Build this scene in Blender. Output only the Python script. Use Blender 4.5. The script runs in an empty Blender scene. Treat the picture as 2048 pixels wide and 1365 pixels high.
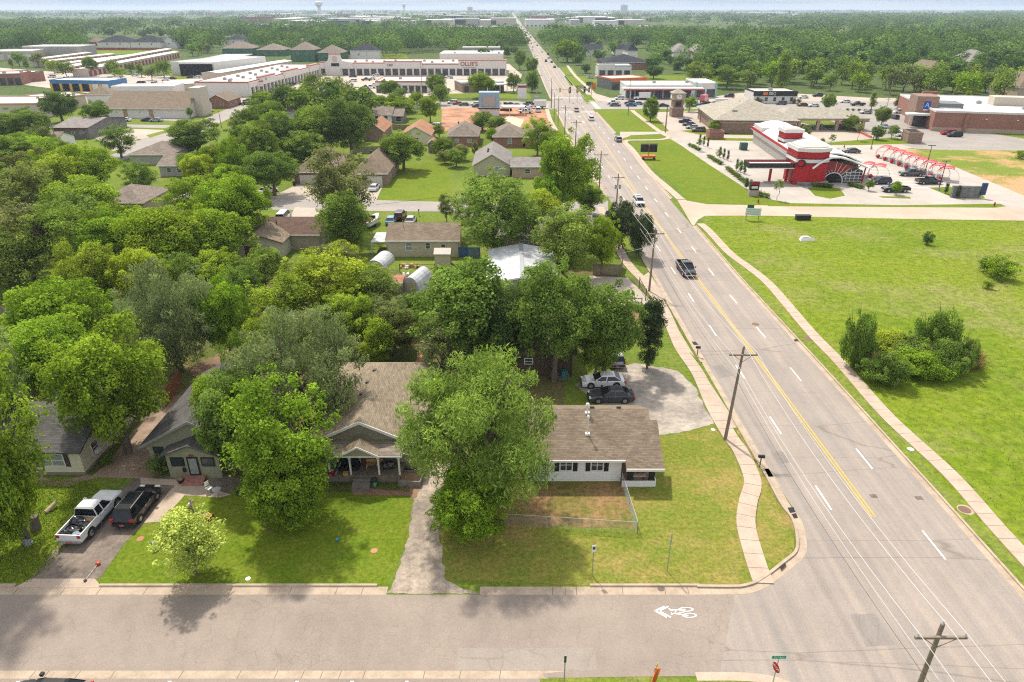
import bpy, bmesh, math, random
import numpy as np
from mathutils import Vector, Matrix, Euler
R = math.radians
scene = bpy.context.scene
COL = scene.collection
# ------------------------------------------------------------------ camera, sky, sun, exposure
H = 38.0
FPX = 1365.3
PITCH = R(25.986)
cam_d = bpy.data.cameras.new('camera')
cam = bpy.data.objects.new('camera', cam_d); COL.objects.link(cam)
cam.location = (0, 0, H); cam.rotation_euler = (R(90) - PITCH, 0, 0)
cam_d.sensor_width = 36; cam_d.lens = 36 * FPX / 2048
cam_d.clip_start = 0.5; cam_d.clip_end = 60000
scene.camera = cam
SUN_EL, SUN_AZ = 57, -25           # azimuth clockwise from +Y
world = bpy.data.worlds.new('World'); scene.world = world; world.use_nodes = True
nt = world.node_tree; nt.nodes.clear()
sky = nt.nodes.new('ShaderNodeTexSky'); sky.sky_type = 'NISHITA'; sky.sun_disc = False
sky.sun_elevation = R(SUN_EL); sky.sun_rotation = R(SUN_AZ); sky.dust_density = 2.0; sky.air_density = 1.0
bg = nt.nodes.new('ShaderNodeBackground'); bg.inputs[1].default_value = 0.15
wo = nt.nodes.new('ShaderNodeOutputWorld')
tc = nt.nodes.new('ShaderNodeTexCoord'); mp = nt.nodes.new('ShaderNodeMapping')
mp.inputs['Scale'].default_value = (1, 1, 7)
nz = nt.nodes.new('ShaderNodeTexNoise'); nz.inputs['Scale'].default_value = 3.2; nz.inputs['Detail'].default_value = 8
rp = nt.nodes.new('ShaderNodeValToRGB')
rp.color_ramp.elements[0].position = .34; rp.color_ramp.elements[1].position = .56
mx = nt.nodes.new('ShaderNodeMixRGB'); mx.inputs[2].default_value = (7.6, 7.35, 7.0, 1)
ml = nt.nodes.new('ShaderNodeMath'); ml.operation = 'MULTIPLY'; ml.inputs[1].default_value = .75
nt.links.new(tc.outputs['Generated'], mp.inputs[0]); nt.links.new(mp.outputs[0], nz.inputs['Vector'])
nt.links.new(nz.outputs['Fac'], rp.inputs[0]); nt.links.new(rp.outputs[0], ml.inputs[0]); nt.links.new(ml.outputs[0], mx.inputs[0])
sx = nt.nodes.new('ShaderNodeSeparateXYZ'); nt.links.new(tc.outputs['Generated'], sx.inputs[0])
hr = nt.nodes.new('ShaderNodeValToRGB'); hr.color_ramp.elements[0].position = .02; hr.color_ramp.elements[0].color = (1, 1, 1, 1); hr.color_ramp.elements[1].position = .22; hr.color_ramp.elements[1].color = (0, 0, 0, 1)
nt.links.new(sx.outputs[2], hr.inputs[0])
mc = nt.nodes.new('ShaderNodeMapping'); mc.inputs['Scale'].default_value = (1, 1, 30); nt.links.new(tc.outputs['Generated'], mc.inputs[0])
n2 = nt.nodes.new('ShaderNodeTexNoise'); n2.inputs['Scale'].default_value = 5; n2.inputs['Detail'].default_value = 8; nt.links.new(mc.outputs[0], n2.inputs['Vector'])
cr2 = nt.nodes.new('ShaderNodeValToRGB'); cr2.color_ramp.elements[0].position = .4; cr2.color_ramp.elements[0].color = (.52, .63, .80, 1); cr2.color_ramp.elements[1].position = .62; cr2.color_ramp.elements[1].color = (.74, .79, .86, 1)
nt.links.new(n2.outputs['Fac'], cr2.inputs[0])
sc2 = nt.nodes.new('ShaderNodeVectorMath'); sc2.operation = 'SCALE'; sc2.inputs['Scale'].default_value = 4.3; nt.links.new(cr2.outputs[0], sc2.inputs[0])
m2 = nt.nodes.new('ShaderNodeMixRGB'); nt.links.new(hr.outputs[0], m2.inputs[0]); nt.links.new(mx.outputs[0], m2.inputs[1]); nt.links.new(sc2.outputs[0], m2.inputs[2])
nt.links.new(sky.outputs[0], mx.inputs[1]); nt.links.new(m2.outputs[0], bg.inputs[0]); nt.links.new(bg.outputs[0], wo.inputs[0])
sd = bpy.data.lights.new('sun', 'SUN'); sd.energy = 3.6; sd.angle = R(2.2); sd.color = (1, .93, .82)
sun = bpy.data.objects.new('sun', sd); COL.objects.link(sun)
sv = Vector((math.sin(R(SUN_AZ)) * math.cos(R(SUN_EL)), math.cos(R(SUN_AZ)) * math.cos(R(SUN_EL)), math.sin(R(SUN_EL))))
sun.rotation_euler = sv.to_track_quat('Z', 'Y').to_euler(); sun.location = (0, 0, 120)
vs = scene.view_settings
vs.view_transform = 'Standard'; vs.look = 'None'; vs.gamma = 1; vs.use_curve_mapping = False; vs.exposure = 0.64
scene.cycles.max_bounces = 5; scene.cycles.diffuse_bounces = 2; scene.cycles.glossy_bounces = 2
scene.cycles.transmission_bounces = 3; scene.cycles.volume_bounces = 0; scene.cycles.transparent_max_bounces = 4
scene.cycles.caustics_reflective = False; scene.cycles.caustics_refractive = False
scene.cycles.sample_clamp_indirect = 4; scene.cycles.use_denoising = False; scene.cycles.filter_width = 1.15
# ------------------------------------------------------------------ surveying: photo pixel -> ground point
SP, CP = math.sin(PITCH), math.cos(PITCH)
def G(x, y, z=0.0):
 v = (y - 682.5) / FPX; d = SP + v * CP; w = CP - v * SP; t = (H - z) / d
 return ((x - 1024) / FPX * t, w * t)
def HZ(y, Y):                      # height seen at row y at depth Y
 v = (y - 682.5) / FPX; return H - Y / (CP - v * SP) * (SP + v * CP)
def PXM(py):                       # pixels per metre on the ground at row py
 v = (py - 682.5) / FPX; return FPX * (SP + v * CP) / H
def GP(pts, z=0.0): return [G(x, y, z) for x, y in pts]
# ------------------------------------------------------------------ materials
MATS = {}
def nodes(name):
 m = bpy.data.materials.new(name); m.use_nodes = True; t = m.node_tree
 b = t.nodes['Principled BSDF']; b.inputs['Specular IOR Level'].default_value = .25
 MATS[name] = m; return m, t, b
def N(t, typ, **k):
 n = t.nodes.new('ShaderNode' + typ)
 for a, v in k.items():
  if a.startswith('i_'): n.inputs[a[2:].replace('_', ' ')].default_value = v
  else: setattr(n, a, v)
 return n
def rgb(c): return (c[0], c[1], c[2], 1)
def noise(t, vec, sc, det=4, rough=.6):
 n = N(t, 'TexNoise'); n.inputs['Scale'].default_value = sc; n.inputs['Detail'].default_value = det
 n.inputs['Roughness'].default_value = rough; t.links.new(vec, n.inputs['Vector']); return n.outputs['Fac']
def ramp(t, fac, stops, interp='LINEAR'):
 r = N(t, 'ValToRGB'); r.color_ramp.interpolation = interp; e = r.color_ramp.elements
 while len(e) < len(stops): e.new(.5)
 for q, (p, c) in zip(e, stops): q.position = p; q.color = rgb(c) if len(c) == 3 else c
 t.links.new(fac, r.inputs[0]); return r.outputs[0]
def mix(t, fac, a, b, mode='MIX'):
 m = N(t, 'MixRGB', blend_type=mode)
 if isinstance(fac, float): m.inputs[0].default_value = fac
 else: t.links.new(fac, m.inputs[0])
 for i, q in ((1, a), (2, b)):
  if isinstance(q, (tuple, list)): m.inputs[i].default_value = rgb(q)
  else: t.links.new(q, m.inputs[i])
 return m.outputs[0]
def bump(t, b, h, strength=.3, dist=.05):
 n = N(t, 'Bump'); n.inputs['Strength'].default_value = strength; n.inputs['Distance'].default_value = dist
 t.links.new(h, n.inputs['Height']); t.links.new(n.outputs[0], b.inputs['Normal'])
def co(t, kind='Object'): return N(t, 'TexCoord').outputs[kind]
def world_co(t): return N(t, 'NewGeometry').outputs['Position']
def plain(name, c, rough=.6, metal=0., var=.12, sc=3., spec=.3):
 if name in MATS: return MATS[name]
 m, t, b = nodes(name); b.inputs['Roughness'].default_value = rough; b.inputs['Metallic'].default_value = metal
 b.inputs['Specular IOR Level'].default_value = spec
 if var:
  f = noise(t, co(t), sc, 5)
  k = ramp(t, f, [(.3, (1 - var,) * 3), (.7, (1 + var,) * 3)])
  t.links.new(mix(t, 1., c, k, 'MULTIPLY'), b.inputs['Base Color'])
 else: b.inputs['Base Color'].default_value = rgb(c)
 return m
def grassmat(name, c1, c2, c3, patch=None, psc=.12, pamt=(.5, .65), bs=.5, fine=2.2):
 m, t, b = nodes(name); w = world_co(t); b.inputs['Roughness'].default_value = .95; b.inputs['Specular IOR Level'].default_value = .04
 big = noise(t, w, .045, 5, .65); mid = noise(t, w, .45, 5, .7); fn = noise(t, w, fine, 6, .75)
 c = mix(t, ramp(t, big, [(.38, (0,) * 3), (.62, (1,) * 3)]), c1, c2)
 c = mix(t, ramp(t, mid, [(.42, (0,) * 3), (.68, (.75,) * 3)]), c, c3)
 if patch:
  p = noise(t, w, psc, 7, .7); c = mix(t, ramp(t, p, [(pamt[0], (0,) * 3), (pamt[1], (.85,) * 3)]), c, patch)
 c = mix(t, 1., c, ramp(t, fn, [(.3, (.55,) * 3), (.5, (1,) * 3), (.72, (1.5, 1.45, 1.3))]), 'MULTIPLY')
 mp = N(t, 'Mapping'); mp.inputs['Scale'].default_value = (3, 8, 3); t.links.new(w, mp.inputs[0])
 f2 = noise(t, mp.outputs[0], 2.3, 3, .8)
 c = mix(t, 1., c, ramp(t, f2, [(.3, (.75,) * 3), (.7, (1.25,) * 3)]), 'MULTIPLY')
 t.links.new(c, b.inputs['Base Color']); bump(t, b, fn, bs, .12); return m
def cracks(t, w, sc, width, warp=1.5):
 n = N(t, 'TexNoise'); n.inputs['Scale'].default_value = sc * 1.3; n.inputs['Detail'].default_value = 5; t.links.new(w, n.inputs['Vector'])
 a = N(t, 'VectorMath', operation='MULTIPLY_ADD'); a.inputs[1].default_value = (warp / sc * .35,) * 3
 t.links.new(n.outputs['Color'], a.inputs[0]); t.links.new(w, a.inputs[2])
 v = N(t, 'TexVoronoi', feature='DISTANCE_TO_EDGE'); v.inputs['Scale'].default_value = sc; t.links.new(a.outputs[0], v.inputs['Vector'])
 return ramp(t, v.outputs['Distance'], [(0, (1,) * 3), (width, (0,) * 3)])
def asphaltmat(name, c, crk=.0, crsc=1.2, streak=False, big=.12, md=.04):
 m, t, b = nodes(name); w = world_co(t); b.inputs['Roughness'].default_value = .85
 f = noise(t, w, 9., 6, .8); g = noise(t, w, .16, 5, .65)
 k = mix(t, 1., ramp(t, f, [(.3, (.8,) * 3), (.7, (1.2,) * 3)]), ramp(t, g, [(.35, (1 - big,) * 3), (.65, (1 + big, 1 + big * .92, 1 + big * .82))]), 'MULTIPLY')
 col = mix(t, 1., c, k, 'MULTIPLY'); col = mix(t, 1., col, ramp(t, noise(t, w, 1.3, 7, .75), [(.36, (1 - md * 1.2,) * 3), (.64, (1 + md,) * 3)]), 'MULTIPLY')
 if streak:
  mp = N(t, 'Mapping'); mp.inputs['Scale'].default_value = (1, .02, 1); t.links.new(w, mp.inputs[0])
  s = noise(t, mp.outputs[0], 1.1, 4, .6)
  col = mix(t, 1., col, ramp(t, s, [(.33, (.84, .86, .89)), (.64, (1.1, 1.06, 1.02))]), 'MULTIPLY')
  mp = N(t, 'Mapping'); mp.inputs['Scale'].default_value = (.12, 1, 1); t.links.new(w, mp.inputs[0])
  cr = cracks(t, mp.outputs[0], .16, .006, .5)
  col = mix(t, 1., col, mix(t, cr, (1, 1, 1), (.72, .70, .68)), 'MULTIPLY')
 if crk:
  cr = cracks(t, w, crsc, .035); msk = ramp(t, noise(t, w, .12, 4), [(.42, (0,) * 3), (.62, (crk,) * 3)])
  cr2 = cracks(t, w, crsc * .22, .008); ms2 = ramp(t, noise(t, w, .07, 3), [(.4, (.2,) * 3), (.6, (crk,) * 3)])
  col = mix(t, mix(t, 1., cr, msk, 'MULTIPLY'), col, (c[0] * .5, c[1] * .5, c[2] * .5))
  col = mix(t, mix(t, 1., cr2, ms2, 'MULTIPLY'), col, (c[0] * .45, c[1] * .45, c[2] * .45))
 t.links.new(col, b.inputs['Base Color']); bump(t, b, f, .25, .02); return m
def concmat(name, c, joint=0., ang=0, sc=.5, st=.25):
 m, t, b = nodes(name); w = world_co(t); b.inputs['Roughness'].default_value = .8
 f = noise(t, w, 6., 5, .7); g = noise(t, w, sc, 6, .7)
 k = mix(t, 1., ramp(t, f, [(.3, (.9,) * 3), (.7, (1.1,) * 3)]), ramp(t, g, [(.32, (1 - st, 1 - st * 1.1, 1 - st * 1.25)), (.6, (1.06,) * 3)]), 'MULTIPLY')
 col = mix(t, 1., c, k, 'MULTIPLY')
 if joint:
  br = N(t, 'TexBrick'); br.offset = 0; br.inputs['Scale'].default_value = 1; br.inputs['Brick Width'].default_value = joint
  br.inputs['Row Height'].default_value = joint; br.inputs['Mortar Size'].default_value = .02
  br.inputs['Color1'].default_value = (1, 1, 1, 1); br.inputs['Color2'].default_value = (.93, .93, .92, 1); br.inputs['Mortar'].default_value = (.6, .56, .52, 1)
  t.links.new(w, br.inputs['Vector']); col = mix(t, 1., col, br.outputs['Color'], 'MULTIPLY')
 t.links.new(col, b.inputs['Base Color']); return m
def brickmat(name, c1, c2, mort, bw=.4, rh=.13, ms=.012):
 m, t, b = nodes(name); o = co(t); b.inputs['Roughness'].default_value = .85
 s = N(t, 'SeparateXYZ'); t.links.new(o, s.inputs[0]); ad = N(t, 'Math', operation='ADD'); t.links.new(s.outputs[0], ad.inputs[0]); t.links.new(s.outputs[1], ad.inputs[1])
 cb = N(t, 'CombineXYZ'); t.links.new(ad.outputs[0], cb.inputs[0]); t.links.new(s.outputs[2], cb.inputs[1])
 br = N(t, 'TexBrick'); br.inputs['Scale'].default_value = 1; br.inputs['Brick Width'].default_value = bw; br.inputs['Row Height'].default_value = rh
 br.inputs['Mortar Size'].default_value = ms; br.inputs['Color1'].default_value = rgb(c1); br.inputs['Color2'].default_value = rgb(c2); br.inputs['Mortar'].default_value = rgb(mort)
 t.links.new(cb.outputs[0], br.inputs['Vector'])
 k = ramp(t, noise(t, o, .8, 5), [(.3, (.85,) * 3), (.7, (1.12,) * 3)])
 t.links.new(mix(t, 1., br.outputs['Color'], k, 'MULTIPLY'), b.inputs['Base Color']); return m
def shinglemat(name, c, var=.2):
 m, t, b = nodes(name); o = co(t); b.inputs['Roughness'].default_value = .95; b.inputs['Specular IOR Level'].default_value = .1
 s = N(t, 'SeparateXYZ'); t.links.new(o, s.inputs[0]); ad = N(t, 'Math', operation='ADD'); t.links.new(s.outputs[0], ad.inputs[0]); t.links.new(s.outputs[1], ad.inputs[1])
 mu = N(t, 'Math', operation='MULTIPLY'); mu.inputs[1].default_value = 2.4; t.links.new(s.outputs[2], mu.inputs[0])
 cb = N(t, 'CombineXYZ'); t.links.new(ad.outputs[0], cb.inputs[0]); t.links.new(mu.outputs[0], cb.inputs[1])
 br = N(t, 'TexBrick'); br.inputs['Scale'].default_value = 1; br.inputs['Brick Width'].default_value = .5; br.inputs['Row Height'].default_value = .17
 br.inputs['Mortar Size'].default_value = .012; br.inputs['Color1'].default_value = rgb([q * (1 - var) for q in c]); br.inputs['Color2'].default_value = rgb([q * (1 + var) for q in c])
 br.inputs['Mortar'].default_value = rgb([q * .55 for q in c]); t.links.new(cb.outputs[0], br.inputs['Vector'])
 k = ramp(t, noise(t, o, .7, 6, .7), [(.3, (.82,) * 3), (.7, (1.15,) * 3)])
 f = ramp(t, noise(t, o, 8, 3, .8), [(.3, (.8,) * 3), (.7, (1.2,) * 3)])
 t.links.new(mix(t, 1., mix(t, 1., br.outputs['Color'], k, 'MULTIPLY'), f, 'MULTIPLY'), b.inputs['Base Color']); return m
def sidingmat(name, c, period=.2, axis=2, dark=.72, soft=.1):
 m, t, b = nodes(name); o = co(t); b.inputs['Roughness'].default_value = .6
 s = N(t, 'SeparateXYZ'); t.links.new(o, s.inputs[0])
 if axis == 2: src = s.outputs[2]
 else:
  ad = N(t, 'Math', operation='ADD'); t.links.new(s.outputs[0], ad.inputs[0]); t.links.new(s.outputs[1], ad.inputs[1]); src = ad.outputs[0]
 d = N(t, 'Math', operation='DIVIDE'); d.inputs[1].default_value = period; t.links.new(src, d.inputs[0])
 fr = N(t, 'Math', operation='FRACT'); t.links.new(d.outputs[0], fr.inputs[0])
 k = ramp(t, fr.outputs[0], [(0, (dark,) * 3), (soft, (dark,) * 3), (soft + .1, (1,) * 3), (1, (.96,) * 3)])
 n = ramp(t, noise(t, o, 1.2, 5, .7), [(.3, (.9, .89, .87)), (.7, (1.05,) * 3)])
 t.links.new(mix(t, 1., mix(t, 1., c, k, 'MULTIPLY'), n, 'MULTIPLY'), b.inputs['Base Color']); return m
def leafmat(name, dark, light, tr=.45):
 """foliage: hue comes from the object's colour, clump-to-clump variation from the 'tint' attribute"""
 m, t, b = nodes(name); t.nodes.remove(b); out = t.nodes['Material Output']
 oi = N(t, 'ObjectInfo'); at = N(t, 'Attribute', attribute_name='tint')
 base = mix(t, at.outputs['Fac'], dark, light)
 c = mix(t, 1., base, oi.outputs['Color'], 'MULTIPLY')
 df = N(t, 'BsdfDiffuse'); tl = N(t, 'BsdfTranslucent'); mxs = N(t, 'MixShader'); mxs.inputs[0].default_value = tr
 t.links.new(c, df.inputs[0]); t.links.new(mix(t, 1., c, (1.1, 1.15, .55), 'MULTIPLY'), tl.inputs[0])
 t.links.new(df.outputs[0], mxs.inputs[1]); t.links.new(tl.outputs[0], mxs.inputs[2]); t.links.new(mxs.outputs[0], out.inputs[0]); return m
def paintmat(name):
 m, t, b = nodes(name); oi = N(t, 'ObjectInfo'); t.links.new(oi.outputs['Color'], b.inputs['Base Color'])
 b.inputs['Roughness'].default_value = .28; b.inputs['Coat Weight'].default_value = .6; b.inputs['Coat Roughness'].default_value = .08; return m
grass = grassmat('grass_mat', (.085, .135, .018), (.125, .17, .02), (.15, .17, .04), patch=(.22, .18, .075), psc=.06, pamt=(.58, .75))
lush = grassmat('lush_grass', (.092, .148, .012), (.12, .162, .012), (.155, .178, .024), fine=3.0)
field = grassmat('field_grass', (.10, .158, .010), (.145, .19, .014), (.165, .19, .03), patch=(.20, .195, .07), psc=.05, pamt=(.5, .66), fine=1.1, bs=.6)
verge = grassmat('verge_grass', (.10, .155, .02), (.14, .18, .025), (.185, .19, .055))
cornergr = grassmat('corner_grass', (.13, .155, .022), (.205, .185, .042), (.115, .165, .022), patch=(.30, .205, .08), psc=.11, pamt=(.49, .66), fine=3)
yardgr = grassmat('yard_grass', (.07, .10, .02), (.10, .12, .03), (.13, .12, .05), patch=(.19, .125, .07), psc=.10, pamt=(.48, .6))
wood_floor = grassmat('far_ground', (.05, .085, .022), (.075, .105, .03), (.10, .12, .045), fine=.5)
asph = asphaltmat('side_asphalt', (.24, .198, .165), crk=.45, crsc=1.5)
asphm = asphaltmat('main_asphalt', (.262, .228, .198), streak=True, big=.07)
asphp = asphaltmat('patch_asphalt', (.255, .218, .185), crk=.5, crsc=.5)
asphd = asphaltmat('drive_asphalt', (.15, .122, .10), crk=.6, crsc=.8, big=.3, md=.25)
asphl = asphaltmat('lot_asphalt', (.26, .235, .21), big=.1)
conc = concmat('gutter_concrete', (.37, .295, .22), joint=0, sc=.7)
walkc = concmat('walk_concrete', (.39, .31, .24), joint=0, st=.15)
lotc = concmat('lot_concrete', (.37, .315, .26), joint=5.0, sc=.08, st=.12)
whitec = concmat('white_concrete', (.37, .335, .295), joint=4.5, sc=.1, st=.12)
drivec = concmat('drive_concrete', (.27, .195, .14), joint=0, sc=.5, st=.4)
gravel = asphaltmat('gravel', (.30, .25, .20), big=.35, md=.28)
gravelw = asphaltmat('white_gravel', (.29, .255, .215), big=.3, md=.2)
dirt = asphaltmat('red_dirt', (.34, .165, .09), big=.4)
dirtb = asphaltmat('brown_dirt', (.20, .125, .075), big=.4)
white_line = plain('line_white', (.72, .71, .68), .7, var=.15, sc=6)
yellow_line = plain('line_yellow', (.58, .33, .06), .7, var=.25, sc=6)
joint_m = plain('joint_dark', (.15, .11, .08), .9)
# ------------------------------------------------------------------ mesh helpers
class MB:
 def __init__(s): s.v = []; s.f = []; s.m = []
 def add(s, vs, fs, m=0):
  o = len(s.v); s.v += [tuple(q) for q in vs]; s.f += [tuple(i + o for i in f) for f in fs]; s.m += [m] * len(fs); return s
 def box(s, x0, x1, y0, y1, z0, z1, m=0):
  return s.add([(x0, y0, z0), (x1, y0, z0), (x1, y1, z0), (x0, y1, z0), (x0, y0, z1), (x1, y0, z1), (x1, y1, z1), (x0, y1, z1)],
                     [(3, 2, 1, 0), (4, 5, 6, 7), (0, 1, 5, 4), (1, 2, 6, 5), (2, 3, 7, 6), (3, 0, 4, 7)], m)
 def cbox(s, c, d, m=0): return s.box(c[0] - d[0] / 2, c[0] + d[0] / 2, c[1] - d[1] / 2, c[1] + d[1] / 2, c[2] - d[2] / 2, c[2] + d[2] / 2, m)
 def hexa(s, a, b, m=0):        # two quads a (bottom) b (top), same winding seen from above ccw
  return s.add(list(a) + list(b), [(3, 2, 1, 0), (4, 5, 6, 7), (0, 1, 5, 4), (1, 2, 6, 5), (2, 3, 7, 6), (3, 0, 4, 7)], m)
 def poly(s, p, m=0): return s.add(p, [tuple(range(len(p)))], m)
 def slab(s, p, t, m=0):        # polygon with vertical thickness downward
  n = len(p); q = [(a[0], a[1], a[2] - t) for a in p]
  fs = [tuple(range(n)), tuple(range(2 * n - 1, n - 1, -1))] + [(i, i + n, (i + 1) % n + n, (i + 1) % n) for i in range(n)]
  return s.add(list(p) + q, fs, m)
 def prism(s, p, z0, z1, m=0):
  return s.slab([(a[0], a[1], z1) for a in p], z1 - z0, m)
 def xprism(s, prof, y0, y1, m=0):   # profile (x,z) swept along y
  n = len(prof); fs = [tuple(range(n)), tuple(range(2 * n - 1, n - 1, -1))] + [(i, i + n, (i + 1) % n + n, (i + 1) % n) for i in range(n)]
  return s.add([(a, y0, b) for a, b in prof] + [(a, y1, b) for a, b in prof], fs, m)
 def cyl(s, p0, p1, r0, r1=None, n=8, m=0, cap=True):
  r1 = r0 if r1 is None else r1; p0 = Vector(p0); p1 = Vector(p1); d = (p1 - p0)
  if d.length < 1e-6: return s
  q = d.to_track_quat('Z', 'Y'); vs = []
  for p, r in ((p0, r0), (p1, r1)):
   for k in range(n): vs.append(p + q @ Vector((r * math.cos(2 * math.pi * k / n), r * math.sin(2 * math.pi * k / n), 0)))
  fs = [(k, (k + 1) % n, (k + 1) % n + n, k + n) for k in range(n)]
  if cap: fs += [tuple(range(n - 1, -1, -1)), tuple(range(n, 2 * n))]
  return s.add(vs, fs, m)
 def tube(s, pts, r, n=6, m=0):
  for a, b in zip(pts[:-1], pts[1:]): s.cyl(a, b, r if not callable(r) else r(a), None, n, m)
  return s
 def ball(s, c, r, m=0, nu=10, nv=7, jit=0, rnd=random):
  rx, ry, rz = (r, r, r) if isinstance(r, (int, float)) else r; vs = []; fs = []
  for i in range(nv + 1):
   th = math.pi * i / nv
   for k in range(nu):
    ph = 2 * math.pi * k / nu; j = 1 + (rnd.uniform(-jit, jit) if jit else 0)
    vs.append((c[0] + rx * j * math.sin(th) * math.cos(ph), c[1] + ry * j * math.sin(th) * math.sin(ph), c[2] + rz * j * math.cos(th)))
  for i in range(nv):
   for k in range(nu): fs.append((i * nu + k, (i + 1) * nu + k, (i + 1) * nu + (k + 1) % nu, i * nu + (k + 1) % nu))
  return s.add(vs, fs, m)
 def mesh(s, name, mats, smooth=False):
  me = bpy.data.meshes.new(name); me.from_pydata(s.v, [], s.f)
  for q in (mats if isinstance(mats, (list, tuple)) else [mats]): me.materials.append(q)
  me.polygons.foreach_set('material_index', s.m)
  if smooth: me.polygons.foreach_set('use_smooth', [True] * len(me.polygons))
  me.update()
  bm = bmesh.new(); bm.from_mesh(me); bmesh.ops.recalc_face_normals(bm, faces=bm.faces); bm.to_mesh(me); bm.free()
  return me
 def build(s, name, mats, parent=None, loc=(0, 0, 0), rz=0, smooth=False):
  o = bpy.data.objects.new(name, s.mesh(name, mats, smooth)); COL.objects.link(o)
  o.location = loc; o.rotation_euler = (0, 0, rz)
  if parent: o.parent = parent
  return o
def tag(o, label=None, cat=None, group=None, kind=None):
 if label: o['label'] = label
 if cat: o['category'] = cat
 if group: o['group'] = group
 if kind: o['kind'] = kind
 return o
def E(name, label, cat, loc=(0, 0, 0), rz=0, group=None):
 o = bpy.data.objects.new(name, None); COL.objects.link(o); o.empty_display_size = .5
 o.location = loc if len(loc) == 3 else (loc[0], loc[1], 0); o.rotation_euler = (0, 0, rz); return tag(o, label, cat, group)
KIDS = {}
def copy_tree(o, parent=None):
 c = o.copy(); COL.objects.link(c); c.parent = parent
 for ch in list(o.children): copy_tree(ch, c)
 return c
def hue(o, c):
 o.color = rgb(c)
 return o
def flat(name, pts, z, m, kind='structure'):
 me = bpy.data.meshes.new(name); me.from_pydata([(a, b, z) for a, b in pts], [], [tuple(range(len(pts)))]); me.materials.append(m)
 bm = bmesh.new(); bm.from_mesh(me); bmesh.ops.triangulate(bm, faces=bm.faces, ngon_method='EAR_CLIP')
 for f in bm.faces:
  if f.normal.z < 0: f.normal_flip()
 bm.to_mesh(me); bm.free()
 o = bpy.data.objects.new(name, me); COL.objects.link(o)
 if kind: o['kind'] = kind
 return o
def smoothline(pts, n=6):
 """Catmull-Rom through 2-D points"""
 P = [Vector(p) for p in pts]; P = [P[0] * 2 - P[1]] + P + [P[-1] * 2 - P[-2]]; out = []
 for i in range(1, len(P) - 2):
  for k in range(n):
   t = k / n; a, b, c, d = P[i - 1:i + 3]
   out.append(.5 * ((2 * b) + (c - a) * t + (2 * a - 5 * b + 4 * c - d) * t * t + (3 * b - a - 3 * c + d) * t ** 3))
 return [tuple(q) for q in out] + [tuple(P[-2])]
def offs(pts, d):
 out = []
 for i, p in enumerate(pts):
  a = Vector(pts[max(i - 1, 0)]); b = Vector(pts[min(i + 1, len(pts) - 1)]); t = (b - a).normalized(); out.append((p[0] - t.y * d, p[1] + t.x * d))
 return out
def strip(name, pts, d0, d1, z0, z1, m, kind='structure'):
 """ribbon between offsets d0,d1 (left positive) of a polyline; z1>z0 gives it real sides"""
 A = offs(pts, d0); B = offs(pts, d1); b = MB(); n = len(pts)
 if z1 > z0 + 1e-6:
  vs = [(x, y, z1) for x, y in A] + [(x, y, z1) for x, y in B] + [(x, y, z0) for x, y in A] + [(x, y, z0) for x, y in B]
  fs = []
  for i in range(n - 1): fs += [(i, i + 1, n + i + 1, n + i), (i, 2 * n + i, 2 * n + i + 1, i + 1), (n + i, n + i + 1, 3 * n + i + 1, 3 * n + i)]
  fs += [(0, n, 3 * n, 2 * n), (n - 1, 3 * n - 1, 4 * n - 1, 2 * n - 1)]
 else:
  vs = [(x, y, z1) for x, y in A] + [(x, y, z1) for x, y in B]; fs = [(i, i + 1, n + i + 1, n + i) for i in range(n - 1)]
 b.add(vs, fs); o = b.build(name, m)
 for p in o.data.polygons:
  pass
 if kind: o['kind'] = kind
 return o
def interp(tab, y):
 for (y0, a), (y1, b) in zip(tab[:-1], tab[1:]):
  if y <= y1: return a + (b - a) * max(0, (y - y0)) / (y1 - y0)
 return tab[-1][1]
# ------------------------------------------------------------------ THE SETTING: ground, roads, pavements
flat('ground', [(22000 * math.cos(a * math.pi / 24), 22000 * math.sin(a * math.pi / 24)) for a in range(48)], 0, wood_floor)
flat('grass_ground', [(-260, 8), (330, 8), (330, 330), (-260, 330)], .004, grass)
LE = [(10, 24.2), (30, 23.9), (50, 23.6), (80, 23.1), (112, 22.6), (150, 21.6), (190, 20.6), (240, 19.3), (300, 18.6), (400, 18.3), (720, 18.6), (1100, 18.4), (2000, 15), (5000, 6), (9000, -6)]
RE = [(10, 36.8), (30, 36.6), (47, 36.4), (70, 36.0), (100, 35.2), (150, 34.9), (220, 34.7), (300, 33.8), (400, 33.0), (700, 32.4), (1100, 30.4), (2000, 27), (5000, 17), (9000, 4)]
def Lx(y): return interp(LE, y)
def Rx(y): return interp(RE, y)
ys = [10, 20, 28.4] ; yy = 50
ysm = [y for y in list(range(48, 400, 8)) + list(range(400, 1200, 50)) + [1500, 2000, 3000, 5000, 9000]]
corner = smoothline(GP([(1470, 1190), (1500, 1187), (1536, 1173), (1583, 1137), (1610, 1112), (1613, 1080), (1602, 1040)]), 5)
lower = GP([(1720, 1500), (1620, 1400), (1560, 1362), (1500, 1348), (1440, 1345)])
lower = smoothline(lower, 4)
flat('main_road', [(Rx(y), y) for y in reversed(ysm)] + [(Rx(30), 30), (Rx(12), 12), (23.2, 12)] + lower + corner + [(Lx(y), y) for y in ysm], .012, asphm)
xs = G(1470, 1190)
flat('side_street', [(-95, G(0, 1342)[1]), (G(1478, 1345)[0], G(0, 1342)[1]), (G(1478, 1190)[0], G(0, 1190)[1]), (-95, G(0, 1190)[1])], .008, asph)
flat('road_patch', GP([(916, 1297), (1189, 1296), (1195, 1341), (916, 1341)]), .012, asphp)
yg0 = G(0, 1190)[1]; yg1 = G(0, 1175)[1]
def gutter_run(x0, x1):
 flat('gutter', [(x0, yg0), (x1, yg0), (x1, yg1 + .05), (x0, yg1 + .05)], .010, conc)
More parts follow.
